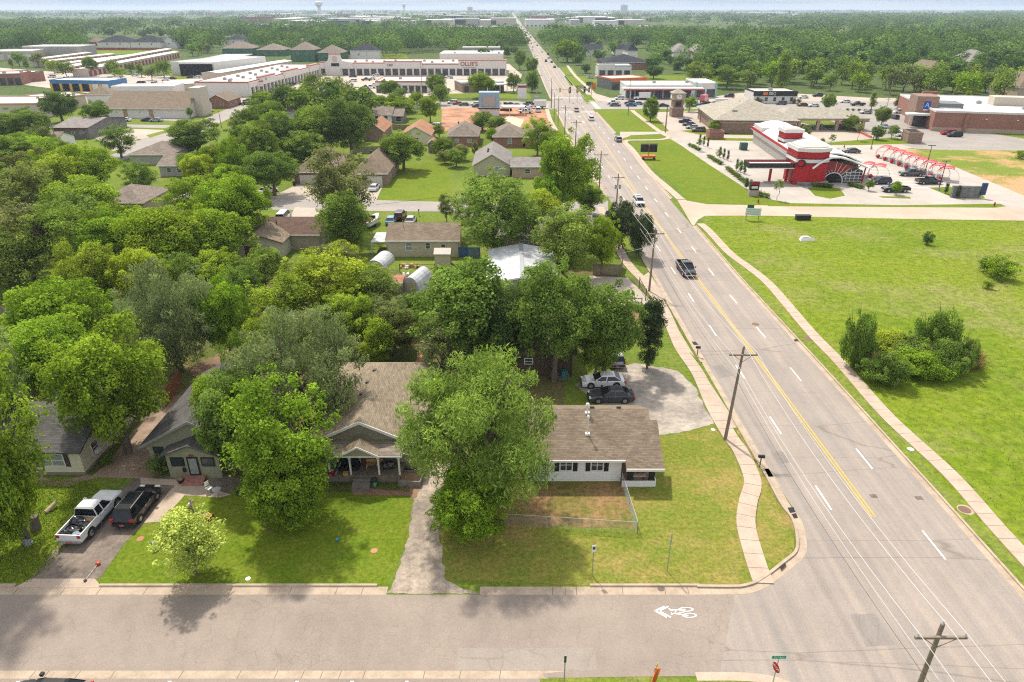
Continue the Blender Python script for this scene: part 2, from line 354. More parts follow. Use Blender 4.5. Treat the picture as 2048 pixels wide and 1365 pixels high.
gutter_run(-95, G(775, 1180)[0]); gutter_run(G(960, 1180)[0], G(1470, 1180)[0])
def kerb_run(x0, x1):
 o = MB().hexa([(x0, yg1, 0), (x1, yg1, 0), (x1, yg1 + .24, 0), (x0, yg1 + .24, 0)], [(x0, yg1 + .05, .13), (x1, yg1 + .05, .13), (x1, yg1 + .24, .13), (x0, yg1 + .24, .13)]).build('kerb', conc); o['kind'] = 'structure'
kerb_run(-95, G(32, 1172)[0]); kerb_run(G(200, 1172)[0], G(755, 1172)[0]); kerb_run(G(1180, 1172)[0], G(1400, 1172)[0])
cg = smoothline(GP([(1398, 1189), (1470, 1189.5), (1500, 1187), (1536, 1173), (1583, 1137), (1610, 1112), (1613, 1080), (1602, 1040), (1577, 1006), (1540, 938)]), 5)
strip('gutter', cg, 0, .62, .016, .016, conc)
strip('kerb', cg, .6, .82, 0, .14, conc)
gy = smoothline([(Lx(y), y) for y in (50, 54, 58)], 2)
def side_gutter(side, y0, y1, kerb=True, z=.016):
 pts = [((Lx(y) if side < 0 else Rx(y)), y) for y in np.linspace(y0, y1, max(3, int((y1 - y0) / 5)))]
 s = 1 if side < 0 else -1
 strip('gutter', pts, 0 if s > 0 else 0, s * .6, z, z, conc)
 if kerb: strip('kerb', pts, s * .58, s * .78, 0, .13, conc)
side_gutter(-1, 50, 60); side_gutter(-1, 60, 72, kerb=False); side_gutter(-1, 72, 86); side_gutter(-1, 86, 92); side_gutter(-1, 92, 102, kerb=False); side_gutter(-1, 102, 143)
side_gutter(-1, 152, 226); side_gutter(-1, 236, 290)
side_gutter(1, 12, 129); side_gutter(1, 150, 222); side_gutter(1, 238, 290); side_gutter(1, 335, 520); side_gutter(-1, 335, 520)
yn0 = G(0, 1342)[1]; yn1 = G(0, 1358)[1]
flat('gutter', [(-60, yn1), (G(1170, 1350)[0], yn1), (G(1170, 1350)[0], yn0), (-60, yn0)], .012, conc)
flat('parking_strip', [(-60, 16), (G(1062, 1365)[0], 16), (G(1080, 1362)[0], yn1), (-60, yn1)], .010, asph)
for px in (85, 340, 595, 705, 815):
 x, y = G(px, 1366); b = MB(); b.poly([(x - .5, y - 2.5, .016), (x - .3, y - 2.5, .016), (x + .05, y + .12, .016), (x - .15, y + .12, .016)]); b.build('bay_line', white_line)['kind'] = 'structure'
flat('road_verge', [(G(1062, 1365)[0], 16), (22.6, 16), G(1560, 1371), G(1490, 1358), G(1300, 1355), G(1095, 1356)], .014, verge)
flat('lay_by', GP([(1150, 1341), (1478, 1341), (1480, 1352), (1300, 1354), (1090, 1356), (1085, 1348)]), .015, asph)
lw = smoothline(GP([(1390, 1345), (1470, 1345), (1530, 1350), (1575, 1362), (1625, 1395)]), 4)
strip('gutter', lw, -.62, 0, .018, .018, walkc)
b = MB()
for px in (31, 125, 197, 290, 460, 580, 672, 724, 862, 1105, 1130, 1153, 1245, 1330, 1376, 1413):
 x, y = G(px, 1183); b.poly([(x - .03, yg0, .0145), (x + .015, yg0, .0145), (x + .06, yg1, .0145), (x + .02, yg1, .0145)])
for px in (65, 92, 155, 225, 362, 478, 552, 605, 643, 680, 728, 848, 920, 1000):
 x, y = G(px, 1350); b.poly([(x - .05, yn1, .0165), (x - .01, yn1, .0165), (x + .06, yn0, .0165), (x + .02, yn0, .0165)])
b.build('pavement_joint', joint_m)['kind'] = 'structure'
wl = smoothline(GP([(1527, 1168), (1510, 1120), (1492, 1052), (1496, 1005), (1505, 962), (1482, 905), (1460, 874), (1426, 815), (1397, 750), (1363, 700), (1345, 660), (1327, 620), (1297, 573), (1265, 540), (1244, 510), (1218, 455), (1200, 415)]), 5)
strip('pavement', wl, -.75, .75, .0, .10, walkc)
wl2 = smoothline(GP([(1196, 366), (1176, 331), (1140, 288), (1129, 272)]), 4); strip('pavement', wl2, -.75, .75, 0, .1, walkc)
wl3 = smoothline(GP([(1112, 262), (1100, 240), (1090, 205)]), 4); strip('pavement', wl3, -.8, .8, 0, .1, walkc)
wr = smoothline(GP([(2150, 1230), (2075, 1145), (1990, 1052), (1900, 950), (1779, 838), (1712, 763), (1676, 722), (1618, 662), (1541, 572), (1499, 537), (1459, 507), (1418, 463), (1400, 448)]), 5)
strip('pavement', wr, -.75, .75, 0, .10, walkc)
wr2 = smoothline(GP([(1362, 400), (1330, 372), (1296, 342), (1264, 300), (1250, 283), (1290, 281), (1322, 280), (1338, 275), (1322, 266), (1274, 230), (1264, 221)]), 4)
strip('pavement', wr2, -.9, .9, 0, .1, walkc)
wr3 = smoothline(GP([(1200, 203), (1180, 180), (1150, 152), (1135, 132)]), 3); strip('pavement', wr3, -1, 1, 0, .1, walkc)
b = MB()
for line in (wl, wr):
 acc = 0
 for p, q in zip(line[:-1], line[1:]):
  L = math.dist(p, q); k = 1.5 - acc
  while k < L:
   t = Vector((q[0] - p[0], q[1] - p[1])) / L; c = Vector(p) + t * k; n = Vector((-t.y, t.x)) * .74; e = t * .02
   b.poly([(*(c - n - e), .104), (*(c - n + e), .104), (*(c + n + e), .104), (*(c + n - e), .104)]); k += 1.5
  acc = (L - (k - 1.5))
b.build('pavement_joint', joint_m)['kind'] = 'structure'
cyc = .2975 * H
k = 0; ymk = MB(); wmk = MB()
def quadline(mb, xa, ya, xb, yb, w, z=.018): mb.poly([(xa - w / 2, ya, z), (xa + w / 2, ya, z), (xb + w / 2, yb, z), (xb - w / 2, yb, z)])
tops = [1.1294, 1.4306, 1.8637] + [2.1613 + .2985 * i for i in range(0, 22)]
for q in tops:
 y = q * H; quadline(wmk, Rx(y - 3.2) - 3.25, y - 3.2, Rx(y) - 3.25, y, .14)
for i in range(0, 24):
 y = (1.2819 + .2985 * i) * H; quadline(wmk, Lx(y - 3.2) + 3.25, y - 3.2, Lx(y) + 3.25, y, .14)
for y in np.arange(345, 900, 12): quadline(wmk, Rx(y) - 3.3, y, Rx(y + 3) - 3.3, y + 3, .2); quadline(wmk, Lx(y) + 3.3, y, Lx(y + 3) + 3.3, y + 3, .2)
def mid(y): return (Lx(y) + Rx(y)) / 2
seg = [44.6] + list(np.arange(50, 156, 6))
for a, c in zip(seg[:-1], seg[1:]):
 for o in (-.15, .15): quadline(ymk, mid(a) + o, a, mid(c) + o, c, .13)
def turn(y): return interp([(150, 0), (185, .9), (215, 1.7), (300, 1.7)], y)
seg = list(np.arange(152, 292, 7))
for a, c in zip(seg[:-1], seg[1:]):
 for s in (-1, 1):
  quadline(ymk, mid(a) + s * (turn(a) + .1), a, mid(c) + s * (turn(c) + .1), c, .16)
seg = list(np.arange(340, 1000, 20))
for a, c in zip(seg[:-1], seg[1:]):
 for s in (-1, 1): quadline(ymk, mid(a) + s * 1.7, a, mid(c) + s * 1.7, c, .22)
ymk.build('yellow_centre_line', yellow_line)['kind'] = 'structure'
for y in (288, 291.5, 338, 341): quadline(wmk, Lx(y) + .3, y, 0, y, 0) if False else wmk.poly([(Lx(y) + .4, y, .018), (Rx(y) - .4, y, .018), (Rx(y) - .4, y + .5, .018), (Lx(y) + .4, y + .5, .018)])
for i in range(9):
 y = 300 + i * 3.4; wmk.poly([(Rx(y) + 1.5, y, .02), (Rx(y) + 3.6, y, .02), (Rx(y) + 3.6, y + .9, .02), (Rx(y) + 1.5, y + .9, .02)])
for y in (262, 276): wmk.poly([(mid(y) - .15, y, .018), (mid(y) + .15, y, .018), (mid(y) + .15, y + 3, .018), (mid(y) - .15, y + 3, .018)]); wmk.poly([(mid(y) - 1.1, y + 2.2, .019), (mid(y) + .15, y + 1.3, .019), (mid(y) + .15, y + 3.1, .019)])
wmk.build('white_lane_dashes', white_line)['kind'] = 'structure'
def ground_line(mb, pts, w, z=.017):
 P = [Vector(G(*p)) for p in pts]
 for a, c in zip(P[:-1], P[1:]):
  t = (c - a).normalized(); n = Vector((-t.y, t.x)) * w / 2; e = t * w * .3
  mb.poly([(*(a - n - e), z), (*(c - n + e), z), (*(c + n + e), z), (*(a + n - e), z)])
b = MB()
for dx in (0, 8): ground_line(b, [(1328 + dx, 1214), (1310 + dx, 1222.5), (1333 + dx, 1235)], .11, .017 + dx * .0001)
def ring(mb, cx, cy, rx, ry, w=.12):
 P = [G(cx + rx * math.cos(a * math.pi / 10), cy + ry * math.sin(a * math.pi / 10)) for a in range(21)]
 c = Vector(G(cx, cy))
 for p, q in zip(P[:-1], P[1:]):
  p = Vector(p); q = Vector(q); mb.poly([(*p, .0172), (*q, .0172), (*(c + (q - c) * .74), .0172), (*(c + (p - c) * .74), .0172)])
ring(b, 1372, 1219.5, 15.5, 4.4); ring(b, 1379, 1231.5, 15, 4.6)
ground_line(b, [(1370, 1219.5), (1352, 1220.5), (1350, 1228), (1376, 1231.5)], .07, .0176)
ground_line(b, [(1352, 1220.5), (1340, 1221)], .07, .0178); ground_line(b, [(1338, 1218), (1342, 1222)], .08, .0182)
ground_line(b, [(1350, 1228), (1343, 1228)], .07, .0184); ground_line(b, [(1343, 1226.5), (1344, 1230)], .08, .0186)
ground_line(b, [(1370, 1219.5), (1366, 1226), (1350, 1228)], .06, .0188)
o = b.build('bicycle_lane_symbol', white_line); o['kind'] = 'structure'
iron = plain('rusty_iron', (.17, .10, .07), .7, .3)
darkhole = plain('drain_dark', (.02, .017, .015), .8)
patchd = asphaltmat('dark_patch', (.21, .185, .165), crk=.4, crsc=1., big=.1)
def disc(name, px, py, r, m, z, n=16):
 x, y = G(px, py); flat(name, [(x + r * math.cos(a * 2 * math.pi / n), y + r * math.sin(a * 2 * math.pi / n)) for a in range(n)], z, m)
disc('manhole_cover', 1929, 1020, .5, iron, .02); disc('manhole_ring', 1931, 1020, .66, conc, .017)
disc('manhole_cover', 1616, 678, .6, iron, .02); disc('manhole_cover', 1511, 649, .5, iron, .018); disc('manhole_cover', 1322, 1178, .25, asphd, .022)
disc('water_meter_lid', 748, 1102, .27, plain('clay_lid', (.42, .2, .12), .8), .02); disc('water_meter_lid', 496, 1158, .2, plain('pale_lid', (.6, .6, .58), .8), .03)
disc('water_meter_lid', 281, 1078, .28, dirt, .02); disc('water_meter_lid', 1821, 899, .33, plain('grey_lid', (.42, .45, .44), .8), .03); disc('water_meter_lid', 1426, 860, .22, plain('pale_lid', (.6, .6, .58), .8), .03)
for q in ([(1575, 1016), (1587, 1015), (1591, 1025), (1580, 1027)], [(1582, 1029), (1592, 1027), (1596, 1037), (1585, 1038)], [(1383, 684), (1391, 684), (1397, 690), (1388, 691)], [(1587, 680), (1595, 678), (1598, 683), (1590, 684)]):
 flat('storm_drain', GP(q), .02, darkhole)
flat('storm_inlet', GP([(1559, 1139), (1569, 1129), (1572, 1133), (1562, 1143)]), .143, darkhole)
for q in ((1747, 993), (1838, 997)):
 x, y = G(*q); flat('valve_patch', [(x - .3, y - .25), (x + .3, y - .25), (x + .3, y + .25), (x - .3, y + .25)], .0165, asphd)
jr = random.Random(21)
def sheet(name, pts, z, m):
 W = GP(pts)
 if name.split('_')[0] in ('gravel', 'bare', 'side', 'worn', 'building', 'corner', 'back', 'yard', 'open', 'sloping', 'front', 'site') and name != 'back_street' and name != 'back_street_lane':
  a = .11 if name.startswith(('gravel', 'bare', 'worn', 'building', 'yard')) else .06; out = []; ph = jr.uniform(0, 6); c_ = 0
  for p, q in zip(W, W[1:] + W[:1]):
   n = min(max(1, int(math.dist(p, q) / .35)), 90)
   for i in range(n):
    t = i / n; c_ += .35; w_ = a * .7 * (math.sin(c_ * 1.1 + ph) + math.sin(c_ * 2.3)) * math.sin(math.pi * t); out.append((p[0] + (q[0] - p[0]) * t + (jr.gauss(0, a * .7) + w_) * (i > 0), p[1] + (q[1] - p[1]) * t + (jr.gauss(0, a * .5) + w_ * .4) * (i > 0)))
  W = out
 return flat(name, W, z, m)
flat('field', GP([(1402, 436), (1412, 432), (1800, 438), (2090, 446), (2600, 452), (3300, 1500), (2650, 1500)]) + [(38.4, 18), (38.4, 40), (37.6, 75), (37.0, 105), (36.8, 120)], .008, field)
vg = [(Rx(y) + .75, y) for y in (14, 30, 50, 70, 90, 110, 124)]
strip('road_verge', [(a + .1, b_) for a, b_ in vg], -1.1, 0, .014, .014, verge)
sheet('front_lawn', [(190, 1170), (265, 1076), (345, 990), (480, 985), (700, 985), (822, 990), (818, 1060), (795, 1130), (770, 1172)], .012, lush)
sheet('side_lawn', [(-300, 1172), (40, 1172), (85, 1155), (180, 1050), (215, 985), (190, 952), (75, 955), (-300, 960)], .012, lush)
sheet('corner_lawn', [(885, 1160), (880, 1060), (930, 1000), (1060, 960), (1240, 960), (1250, 866), (1340, 872), (1425, 850), (1450, 880), (1490, 962), (1478, 1052), (1510, 1165), (1470, 1172), (1180, 1172)], .013, cornergr)
sheet('worn_lawn', [(1000, 985), (1060, 966), (1245, 966), (1272, 1058), (1000, 1050)], .017, grassmat('worn_grass', (.13, .12, .03), (.20, .145, .055), (.12, .13, .03), patch=(.25, .15, .075), psc=.3, pamt=(.42, .6)))
sheet('verge_lawn', [(1529, 1160), (1512, 1052), (1521, 962), (1500, 905), (1472, 862), (1480, 858), (1520, 915), (1560, 990), (1588, 1045), (1588, 1100), (1548, 1152)], .013, cornergr)
for q in ([(1424, 733), (1446, 730), (1466, 752), (1440, 757)], [(1541, 905), (1565, 903), (1582, 925), (1556, 928)], [(1700, 1230), (1752, 1228), (1790, 1290), (1733, 1294)], [(1368, 500), (1400, 500), (1404, 505), (1371, 505)]): flat('road_patch', GP(q), .0165, patchd)
sheet('gravel_drive', [(770, 1188), (790, 1160), (815, 1080), (825, 1010), (845, 960), (868, 925), (900, 925), (880, 1000), (878, 1060), (884, 1120), (890, 1160), (960, 1188)], .018, gravel)
sheet('gravel_lot', [(1240, 735), (1270, 726), (1355, 742), (1390, 775), (1428, 848), (1380, 862), (1318, 872), (1280, 862), (1210, 820), (1150, 770)], .016, gravelw)
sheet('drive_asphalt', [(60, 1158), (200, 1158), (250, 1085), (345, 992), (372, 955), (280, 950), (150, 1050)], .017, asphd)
sheet('drive_apron', [(28, 1176), (205, 1176), (190, 1158), (62, 1158)], .02, walkc)
sheet('concrete_drive', [(180, 955), (283, 958), (325, 955), (316, 905), (330, 840), (365, 790), (325, 800), (250, 880), (220, 925)], .018, drivec)
sheet('concrete_path', [(281, 956), (352, 960), (362, 972), (281, 968)], .022, walkc); sheet('concrete_path', [(350, 965), (400, 970), (462, 990), (440, 996), (345, 990)], .026, walkc); sheet('concrete_path', [(345, 976), (380, 980), (322, 1044), (288, 1047)], .03, walkc)
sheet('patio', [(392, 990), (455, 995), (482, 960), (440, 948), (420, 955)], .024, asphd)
sheet('curved_path', [(80, 955), (120, 962), (178, 950), (190, 957), (130, 975), (70, 968)], .02, drivec)
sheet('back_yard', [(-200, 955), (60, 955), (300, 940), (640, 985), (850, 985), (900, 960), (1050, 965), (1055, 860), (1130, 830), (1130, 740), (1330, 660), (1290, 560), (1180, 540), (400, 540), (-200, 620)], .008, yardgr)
sheet('brick_walk', [(708, 975), (818, 985), (820, 992), (705, 990)], .02, brickmat('path_brick', (.20, .10, .08), (.26, .14, .10), (.12, .09, .07)))
sheet('side_yard_dirt', [(850, 985), (820, 1000), (820, 960), (845, 890), (880, 900), (860, 960)], .016, dirtb)
sheet('bare_earth', [(815, 745), (850, 690), (842, 730), (850, 755), (838, 765)], .012, dirt)
sheet('bare_earth', [(380, 740), (470, 690), (520, 700), (470, 760), (400, 790)], .012, dirtb)
sheet('bare_earth', [(0, 612), (60, 580), (110, 570), (40, 608), (-60, 625)], .012, dirt)
sheet('yard_lawn', [(-100, 600), (60, 560), (110, 530), (110, 575), (40, 620), (-60, 640)], .010, lush)
sheet('concrete_lot', [(1178, 552), (1255, 556), (1300, 600), (1285, 612), (1175, 612)], .016, lotc)
sheet('drive_apron', [(1275, 560), (1297, 545), (1335, 600), (1306, 592)], .014, walkc)
sheet('drive_apron', [(1330, 640), (1345, 640), (1390, 715), (1364, 690)], .014, walkc)
sheet('drive_apron', [(1395, 752), (1408, 748), (1478, 855), (1452, 858), (1430, 830)], .014, walkc)
sheet('backyard_lawn', [(800, 520), (918, 520), (940, 505), (960, 560), (870, 560), (800, 545)], .012, verge)
sheet('back_street', [(-120, 440), (0, 385), (250, 380), (420, 402), (545, 414), (700, 420), (880, 424), (1000, 428), (1215, 436), (1232, 455), (1000, 445), (880, 421), (545, 417), (420, 420), (200, 425), (-120, 470)], .012, asphl)
sheet('back_street_lane', [(540, 392), (640, 398), (880, 404), (1100, 408), (1216, 402), (1216, 432), (880, 424), (545, 420)], .014, asphl)
sheet('house_drive', [(593, 370), (665, 370), (650, 400), (540, 396)], .018, lotc)
sheet('house_drive', [(700, 368), (766, 372), (752, 402), (690, 400)], .018, lotc)
sheet('house_drive', [(590, 415), (636, 417), (640, 445), (575, 445)], .018, lotc)
sheet('open_lawn', [(768, 372), (790, 330), (875, 325), (905, 345), (895, 402), (757, 402)], .012, lush)
sheet('open_lawn', [(1085, 275), (1128, 278), (1190, 365), (1200, 400), (1140, 400)], .010, verge)
sheet('curving_street', [(60, 250), (222, 249), (360, 251), (408, 238), (445, 222), (470, 212), (505, 206), (505, 216), (480, 228), (440, 246), (408, 262), (355, 281), (312, 292), (282, 303), (255, 318), (215, 330), (190, 322), (250, 300), (275, 281), (355, 257), (222, 255), (60, 258)], .010, asphl)
sheet('concrete_yard', [(165, 262), (262, 258), (345, 261), (275, 281), (255, 300), (225, 302), (200, 282)], .012, lotc)
sheet('car_park', [(200, 234), (380, 244), (382, 236), (378, 234), (205, 234)], .016, asphl)
sheet('grass_island', [(292, 271), (350, 256), (345, 262), (300, 276)], .020, verge)
sheet('hotel_drive', [(350, 395), (395, 373), (400, 375), (420, 402), (350, 400)], .016, lotc)
sheet('house_lawn', [(325, 362), (395, 365), (370, 380), (330, 390)], .014, lush)
y0, y1 = G(0, 219)[1], G(0, 203)[1]
flat('cross_street', [(-330, y0 + 22), (-120, y0 + 14), (-60, y0 + 1), (25, y0), (60, y0 + 1), (400, y0 + 2), (400, y1 - 2), (60, y1), (25, y1), (-60, y1 + 2), (-120, y1 + 15), (-330, y1 + 26)], .010, asphl)
sheet('shopping_car_park', [(420, 190), (512, 195), (800, 197), (880, 190), (1032, 182), (1044, 150), (1018, 128), (640, 130), (512, 168), (440, 178)], .014, lotc)
sheet('grass_bank', [(855, 196), (1062, 198), (1058, 186), (1010, 186), (880, 188)], .018, lush)
sheet('building_site', [(882, 262), (1075, 262), (1108, 250), (1090, 222), (1060, 216), (884, 216)], .014, dirt)
sheet('site_pad', [(1005, 258), (1040, 256), (1048, 240), (1020, 232), (1000, 240)], .020, concmat('pale_clay', (.55, .38, .27), st=.2))
sheet('left_lots', [(-80, 160), (10, 165), (200, 190), (430, 195), (520, 188), (470, 150), (330, 152), (160, 148), (0, 136), (-80, 132)], .010, lotc)
sheet('concrete_street', [(1345, 384), (1374, 402), (1414, 409), (1560, 412), (2000, 414), (2060, 420), (2400, 470), (2400, 500), (2100, 448), (2048, 442), (1800, 438), (1536, 432), (1410, 432), (1396, 440), (1388, 452), (1384, 450)], .014, concmat('street_concrete', (.41, .325, .25), joint=6, sc=.1, st=.15))
sheet('restaurant_lot', [(1337, 277), (1400, 276), (1560, 281), (1700, 290), (1760, 292), (1840, 300), (1880, 310), (2090, 395), (2150, 420), (2060, 420), (1995, 414), (1590, 409), (1545, 400), (1500, 383)], .012, whitec)
sheet('bank_lot', [(1240, 282), (1262, 271), (1330, 268), (1345, 277), (1400, 283), (1700, 295), (2060, 300), (2060, 280), (1830, 285), (1700, 262), (1620, 250), (1560, 235), (1500, 222), (1440, 215), (1400, 222), (1290, 226), (1330, 262), (1240, 264)], .010, lotc)
sheet('grocery_lot', [(1660, 242), (1690, 212), (1830, 212), (1850, 245), (2120, 290), (2120, 305), (1880, 300), (1830, 298), (1720, 262)], .014, asphl)
sheet('service_road', [(1560, 283), (1740, 288), (1830, 290), (1900, 297), (2120, 303), (2120, 292), (1840, 285), (1700, 282)], .018, asphl)
sheet('far_lots', [(1190, 203), (1300, 205), (1560, 204), (2050, 215), (2050, 200), (1740, 196), (1600, 188), (1480, 186), (1420, 195), (1220, 196), (1160, 178)], .008, lotc)
for p in ([(1195, 224), (1262, 224), (1318, 264), (1245, 264), (1225, 255)], [(1272, 224), (1300, 222), (1338, 262), (1330, 264), (1290, 240)], [(1160, 188), (1180, 190), (1192, 203), (1172, 206)],
          [(1244, 277), (1262, 273), (1322, 274), (1318, 279), (1256, 283)]): sheet('lawn', p, .018, lush)
sheet('sloping_lawn', [(1262, 287), (1330, 281), (1342, 279), (1360, 290), (1500, 386), (1545, 403), (1590, 410), (1560, 411), (1414, 407), (1376, 400)], .018, lush)
for p in ([(1615, 376), (1640, 372), (1680, 378), (1690, 392), (1660, 398), (1630, 392)], [(1756, 393), (1820, 394), (1822, 398), (1765, 396)], [(1858, 376), (1900, 374), (1965, 390), (1970, 397), (1910, 397)], [(1536, 406), (1800, 411), (2000, 408), (2012, 413), (1990, 416), (1536, 413)],
          [(1400, 222), (1450, 222), (1440, 228), (1390, 226)], [(1360, 262), (1420, 258), (1460, 268), (1400, 270)], [(1610, 290), (1700, 282), (1790, 275), (1830, 288), (1700, 291)], [(1400, 276), (1540, 278), (1536, 283), (1410, 281)],
          [(1440, 262), (1540, 266), (1560, 272), (1450, 270)]): sheet('grass_island', p, .022, lush)
sheet('red_field', [(1775, 298), (1840, 300), (2120, 302), (2120, 400), (2048, 392), (1900, 330)], .016, grassmat('red_field', (.12, .17, .02), (.16, .20, .03), (.15, .18, .04), patch=(.48, .26, .15), psc=.035, pamt=(.44, .54)))
for p in ([(1120, 135), (1145, 136), (1155, 150), (1130, 150)], [(1128, 152), (1250, 156), (1260, 168), (1140, 172)], [(1290, 150), (1500, 155), (1500, 166), (1290, 166)], [(168, 96), (350, 100), (360, 104), (180, 112)], [(755, 108), (810, 108), (820, 122), (765, 122)], [(340, 142), (520, 135), (520, 150), (340, 160)], [(460, 190), (512, 190), (512, 196), (460, 196)]):
 sheet('lawn', p, .016, lush)
b = MB()
for i in range(13):
 x, y = G(1640 + i * 13, 300 + i * 6.2); b.poly([(x, y, .022), (x + 6.5, y - 1.2, .022), (x + 6.5, y - .95, .022), (x, y + .25, .022)])
b.build('bay_line', white_line)['kind'] = 'structure'
# ------------------------------------------------------------------ TREES
leaf = leafmat('leaves', (.85, .92, .95), (3.15, 2.95, 2.9), .4)
leaf_far = leafmat('leaves_far', (.75, .85, .9), (3.0, 2.8, 2.2), .25)
bark = plain('bark', (.13, .105, .08), .95, var=.3, sc=6)
def crown_np(seed, n, rx, rz, z0, lobes, lr, leafs, kind='round', flat_=.75, core=.55):
 """leaf quads around many lobes: returns verts, tint"""
 r = np.random.RandomState(seed); C = []; T = []; LR = []
 k = 0
 while k < lobes:
  u = r.uniform(-1, 1, 3)
  q = np.linalg.norm(u)
  if q > 1 or q < core * r.uniform(.5, 1): continue
  if kind == 'cone': u[0] *= (1 - (u[2] + 1) / 2.15); u[1] *= (1 - (u[2] + 1) / 2.15)
  if kind == 'column': pass
  if kind in ('round', 'airy', 'droop') and u[2] < -.55 and q > .5 and r.rand() < .35: continue
  C.append((u[0] * (rx - lr * .5), u[1] * (rx - lr * .5), z0 + rz + u[2] * (rz - lr * .4)))
  LR.append(lr * r.uniform(.6, 1.35)); T.append(r.uniform(0, 1)); k += 1
 if kind in ('round', 'airy', 'droop'):
  for _ in range(int(lobes * .45)):
   u = r.normal(size=3); u[2] = abs(u[2]) * .9 - .25; u /= np.linalg.norm(u); e = r.uniform(.9, 1.12)
   C.append((u[0] * rx * e, u[1] * rx * e, z0 + rz + u[2] * rz * e)); LR.append(lr * r.uniform(.3, .55)); T.append(r.uniform(.2, 1))
 C = np.array(C); LR = np.array(LR); T = np.array(T); lobes = len(C)
 i = r.choice(lobes, n, p=LR ** 2 / (LR ** 2).sum())
 d = r.normal(size=(n, 3)); d[:, 2] += .35 if kind != 'droop' else .1; d /= np.linalg.norm(d, axis=1)[:, None]
 if kind == 'airy': rad = r.uniform(.2, 1.15, n)
 else: rad = 1 - .35 * r.rand(n) ** 1.5 + .12 * r.normal(size=n)
 P = C[i] + d * (LR[i] * rad)[:, None] * np.array([1, 1, flat_])
 if kind == 'droop': P[:, 2] -= .25 * rad * r.rand(n) * LR[i]
 P[:, 2] = np.maximum(P[:, 2], z0 * .6 + .05)
 nrm = d * .6 + r.normal(size=(n, 3)) * .5 + np.array([0, 0, .6]); nrm /= np.linalg.norm(nrm, axis=1)[:, None]
 a = np.cross(nrm, r.normal(size=(n, 3))); a /= np.linalg.norm(a, axis=1)[:, None]; b = np.cross(nrm, a)
 s = leafs * r.uniform(.55, 1.3, n)[:, None]; w = s * r.uniform(.45, .8, n)[:, None]
 if kind == 'droop': a[:, 2] -= .8; a /= np.linalg.norm(a, axis=1)[:, None]; s = s * 1.5; w = w * .6
 V = np.stack([P - a * s * .5, P + b * w * .5, P + a * s * .5, P - b * w * .5], 1).reshape(-1, 3)
 hh = (P[:, 2] - z0) / (2 * rz)
 tint = np.clip(.08 + T[i] * .55 + r.normal(size=n) * .17, 0, 1)
 return V, np.repeat(tint, 4), C, LR
def quads_mesh(name, V, tint, m):
 n = len(V) // 4; me = bpy.data.meshes.new(name)
 me.vertices.add(len(V)); me.vertices.foreach_set('co', V.astype(np.float32).ravel())
 me.loops.add(4 * n); me.loops.foreach_set('vertex_index', np.arange(4 * n, dtype=np.int32))
 me.polygons.add(n); me.polygons.foreach_set('loop_start', np.arange(0, 4 * n, 4, dtype=np.int32))
 at = me.attributes.new('tint', 'FLOAT', 'POINT'); at.data.foreach_set('value', tint.astype(np.float32))
 me.materials.append(m); me.update(calc_edges=True); return me
def trunk_mesh(name, h, r0, C, seed, nl=9, spread=.8, reach=None):
 rr = random.Random(seed); b = MB(); zs = h
 pts = [Vector((rr.uniform(-.15, .15) * i, rr.uniform(-.15, .15) * i, zs * i / 4)) for i in range(5)]
 for i in range(4): b.cyl(pts[i], pts[i + 1], r0 * (1 - .16 * i), r0 * (1 - .16 * (i + 1)), 7, cap=False)
 idx = list(range(len(C))); rr.shuffle(idx)
 for k in idx[:nl]:
  c = Vector(C[k]) * spread + Vector((0, 0, C[k][2] * (1 - spread))); s = pts[rr.choice([2, 3, 4])]
  m_ = (s + c) / 2 + Vector((rr.uniform(-.4, .4), rr.uniform(-.4, .4), rr.uniform(-.2, .7)))
  b.cyl(s, m_, r0 * .45, r0 * .25, 5, cap=False); b.cyl(m_, c, r0 * .25, r0 * .08, 5, cap=False)
  for _ in range(2):
   e = c + Vector((rr.uniform(-1, 1), rr.uniform(-1, 1), rr.uniform(-.1, .9))) * (reach or 1.1); b.cyl(m_.lerp(c, .6), e, r0 * .12, r0 * .04, 4, cap=False)
 return b.mesh(name, bark)
PROTO = {}
SPEC = {
 'round': (5.2, 4.9, 1.6, 58, 1.35, 31000, .29, 'round'), 'roundb': (5.0, 5.2, 1.5, 48, 1.5, 31000, .30, 'round'),
 'dense': (4.6, 5.8, .5, 80, 1.25, 27000, .31, 'round'), 'droop': (5.4, 5.4, .9, 70, 1.35, 34000, .26, 'droop'),
 'airy': (4.6, 5.8, 1.5, 52, 1.25, 16000, .30, 'airy'), 'low': (5.2, 3.6, .8, 60, 1.3, 24000, .32, 'round'), 'thick': (3.2, 2.0, -.3, 46, .9, 16000, .22, 'round'),
 'cedar': (2.0, 5.0, .6, 60, .8, 17000, .22, 'dense'), 'column': (.55, 1.9, .15, 20, .36, 3500, .12, 'cone'),
 'young': (1.9, 2.4, .7, 32, .75, 10000, .17, 'round'), 'sapling': (.95, 1.2, 1.7, 13, .42, 1300, .16, 'airy'),
 'bush': (1.2, .9, 0, 16, .5, 3600, .13, 'round'), 'scrub': (2.2, 1.6, 0, 26, .8, 5200, .2, 'airy'),
 'cone': (2.6, 5.0, 1.0, 46, .9, 9000, .26, 'cone'), 'far': (5.2, 5.2, 1.5, 34, 1.8, 1500, .95, 'round'), 'farb': (5.6, 4.4, 1.2, 26, 2.2, 1500, .95, 'round'), 'farc': (3.4, 5.6, 1.5, 30, 1.4, 1200, .85, 'cone')}
HT = {k: v[2] + 2 * v[1] for k, v in SPEC.items()}
TRND = random.Random(7)
